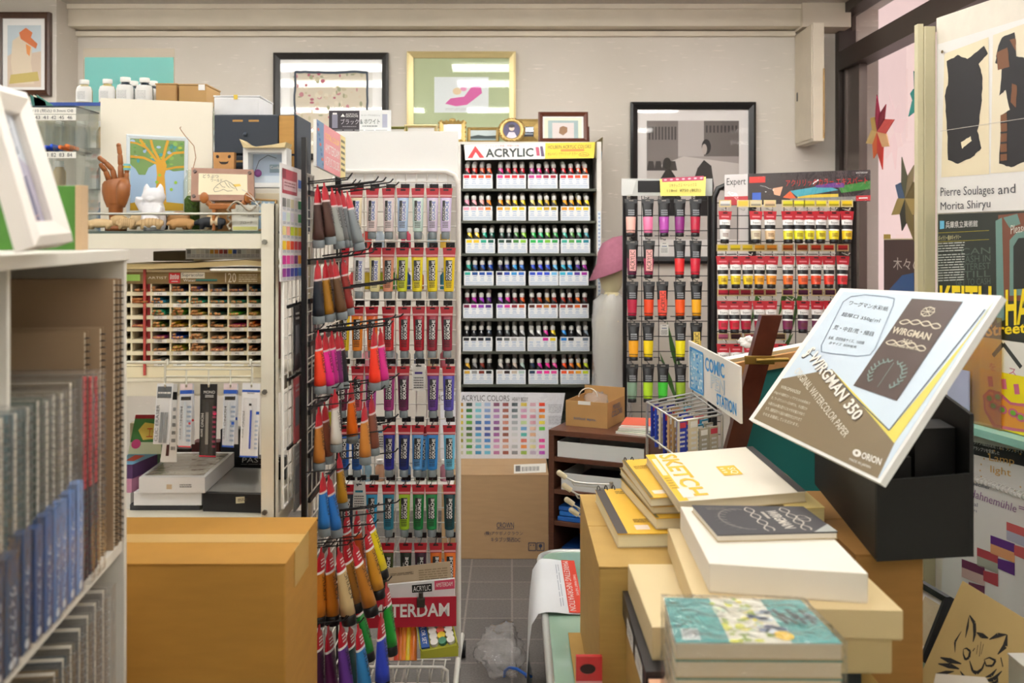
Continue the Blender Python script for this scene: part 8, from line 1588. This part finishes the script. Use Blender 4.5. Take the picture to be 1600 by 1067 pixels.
# ---------------------------------------------------------------- right window: paper stars, flyer; wall cabinet
def star(label, px, py, R, cols, n=8, rot=.2):
    p = PX(px, py, XR - .012); t = thing('paper_star', label, 'ornament', p)
    m = MB()
    for k in range(n):
        a, s = 2 * PI * k / n + rot, PI / n; L = R * (1 if k % 2 == 0 else .78)
        tip = p + Vector((0, -L * math.cos(a), L * math.sin(a))); l = p + Vector((-.006, -R * .5 * math.cos(a - s), R * .5 * math.sin(a - s))); r_ = p + Vector((-.002, -R * .5 * math.cos(a + s), R * .5 * math.sin(a + s))); mid = p + Vector((-.012, 0, 0)); base = Vector((.004, 0, 0))
        MB().add([mid, l, tip, r_, mid + base, l + base, tip + base, r_ + base], [(0, 1, 2), (0, 2, 3), (6, 5, 4), (7, 6, 4), (1, 5, 6, 2), (2, 6, 7, 3)], mat(cols[k % len(cols)], .6)).build('point', t)
star('red and orange folded paper star hanging in the window', 1374, 206, .185, ['#c8504a', '#8a2a3a', '#a02a4a', '#c8a860', '#d8b878', '#d86a3a', '#c83a30', '#d8a878'])
star('olive and blue folded paper star hanging in the window', 1418, 310, .20, ['#6a5a34', '#8a7a5a', '#5a5a44', '#4a6488', '#b09858', '#3a3a30', '#7a6a40', '#a89058'], rot=.35)
star('teal folded paper star half hidden behind the panel post', 1437, 152, .14, ['#2a8a82', '#3a9a90', '#1f6a66'], rot=.5)
q = Q(PX(1381, 373, XR - .008), PX(1452, 372, XR - .008), PX(1452, 470, XR - .008), PX(1381, 466, XR - .008)); m = MB().slab(q, .0015, mat('#4a3230', .5)); g = onq(q, (1396, 402), (1440, 404), (1440, 424), (1396, 421)); m.text(g, '木々の', 0, 0, 1, 1, mat('#d8d0c8'), .0008); m.poly(q, uvp(q, (1390, 452), (1410, 430), (1428, 426), (1430, 470), (1390, 466)), mat('#2a5a98'), .0008); m.rect(q, .0, 0, 1, .02, mat('#d8c8a0'), .001); m.poly(q, uvp(q, (1381, 366), (1392, 366), (1392, 373), (1381, 373)), mat('#c8a84a'), .001)
single('flyer', m, 'dark brown flyer with pale kanji taped low in the window', 'poster')
EB = mat('#d9cdb8', .5, noise=.08, scale=8)
t = thing('wall_cabinet', 'painted metal electrical cabinet high in the back corner', 'cabinet', (1.53, 5.15, 1.93)); MB().box((1.509, 4.99, 1.936), (1.565, 5.298, 2.53), EB, .003).build('body', t); d_ = MB().box((1.503, 5.0, 1.95), (1.5085, 5.29, 2.52), EB, .002).build('door', t); MB().box((1.4995, 5.235, 2.17), (1.5025, 5.25, 2.215), DARK).build('handle', d_); MB().box((1.558, 4.986, 1.95), (1.566, 4.9895, 2.3), mat('#b8925a', .7, noise=.3, scale=40)).build('rust_edge', t)

# ---------------------------------------------------------------- hat stand and plant behind the racks
p = P(957, 0, 4.72); zh = lambda py: P(0, py, 4.72).z
t = thing('hat_mannequin', 'mannequin wrapped in clear plastic wearing a dusty pink hat', 'mannequin', (p.x, 4.72, 0)); HB = mat('#d8cfa8', .5)
MB().lathe([(.03, zh(456)), (.045, zh(450)), (.062, zh(430)), (.066, zh(410)), (.06, zh(392)), (.0, zh(380))], HB, 18, Matrix.Translation((p.x - .005, 4.72, 0))).build('head', t)
MB().lathe([(.05, .001), (.05, .02), (.016, .03), (.014, zh(620)), (.07, zh(600)), (.075, zh(500)), (.045, zh(462)), (.03, zh(456))], HB, 16, Matrix.Translation((p.x - .005, 4.72, 0))).build('bust', t)
PKH = mat('#a8687c', .85, noise=.1, scale=60); m = MB()
m.rings([[(p.x + r * math.cos(2 * PI * k / 24), 4.72 + r * math.sin(2 * PI * k / 24), z + .38 * r * math.cos(2 * PI * k / 24)) for k in range(24)] for r, z in ((.11, zh(425)), (.112, zh(424)), (.075, zh(402)), (.07, zh(386)), (.05, zh(374)), (.005, zh(371)))], PKH, True); m.build('hat', t)
m = MB(); n = 30
m.rings([[(p.x - .008 + (r + .012 * math.sin(5 * 2 * PI * k / n + j)) * math.cos(2 * PI * k / n), 4.72 + (r + .012 * math.sin(6 * 2 * PI * k / n + 2 * j)) * math.sin(2 * PI * k / n), z) for k in range(n)] for j, (r, z) in enumerate(((.1, zh(655)), (.085, zh(600)), (.09, zh(545)), (.085, zh(500)), (.075, zh(470)), (.04, zh(459))))], film('drape_film', tint='#e6e4dc', ior=1.45, rough=.25, bump=.6, scale=12, haze=.5), True, False); m.build('plastic_cover', t)
t = thing('potted_plant', 'slender leaved plant in a pot behind the black tube racks', 'plant', (P(1140, 0, 4.62).x, 4.62, 0)); c = P(1140, 0, 4.62); 
MB().lathe([(.0, .0), (.09, .0), (.12, .25), (.125, .26), (.11, .26), (.0, .23)], mat('#c8c4ba', .6), 20, Matrix.Translation((c.x, 4.62, 0))).build('pot', t)
LFM = mat('#3f6a2a', .5)
for px, py, bx, by in ((1042, 500, 1060, 590), (1030, 548, 1062, 640), (1058, 545, 1070, 640), (1235, 430, 1215, 500), (1262, 418, 1235, 520), (1240, 520, 1215, 560), (1222, 462, 1250, 470), (1200, 400, 1170, 520), (1250, 560, 1200, 640)):
    a, b = P(px, py, 4.6), P(bx, by, 4.62); m = MB(); d0 = a - b; sd = Vector((d0.z, 0, -d0.x)).normalized() * .012; mid = (a + b) / 2
    m.add([b, mid - sd, a, mid + sd, b + Vector((0, .001, 0)), mid - sd + Vector((0, .004, 0)), a + Vector((0, .001, 0)), mid + sd + Vector((0, .004, 0))], [(0, 1, 2, 3), (7, 6, 5, 4), (0, 4, 5, 1), (1, 5, 6, 2), (2, 6, 7, 3), (3, 7, 4, 0)], LFM); l = m.build('leaf', t)
    MB().tube([(c.x + (b.x - c.x) * .15, 4.62, .24), (c.x + (b.x - c.x) * .6, 4.62, (.24 + b.z) / 2), b], .0025, mat('#5a6a34', .6), 5).build('stem', t)
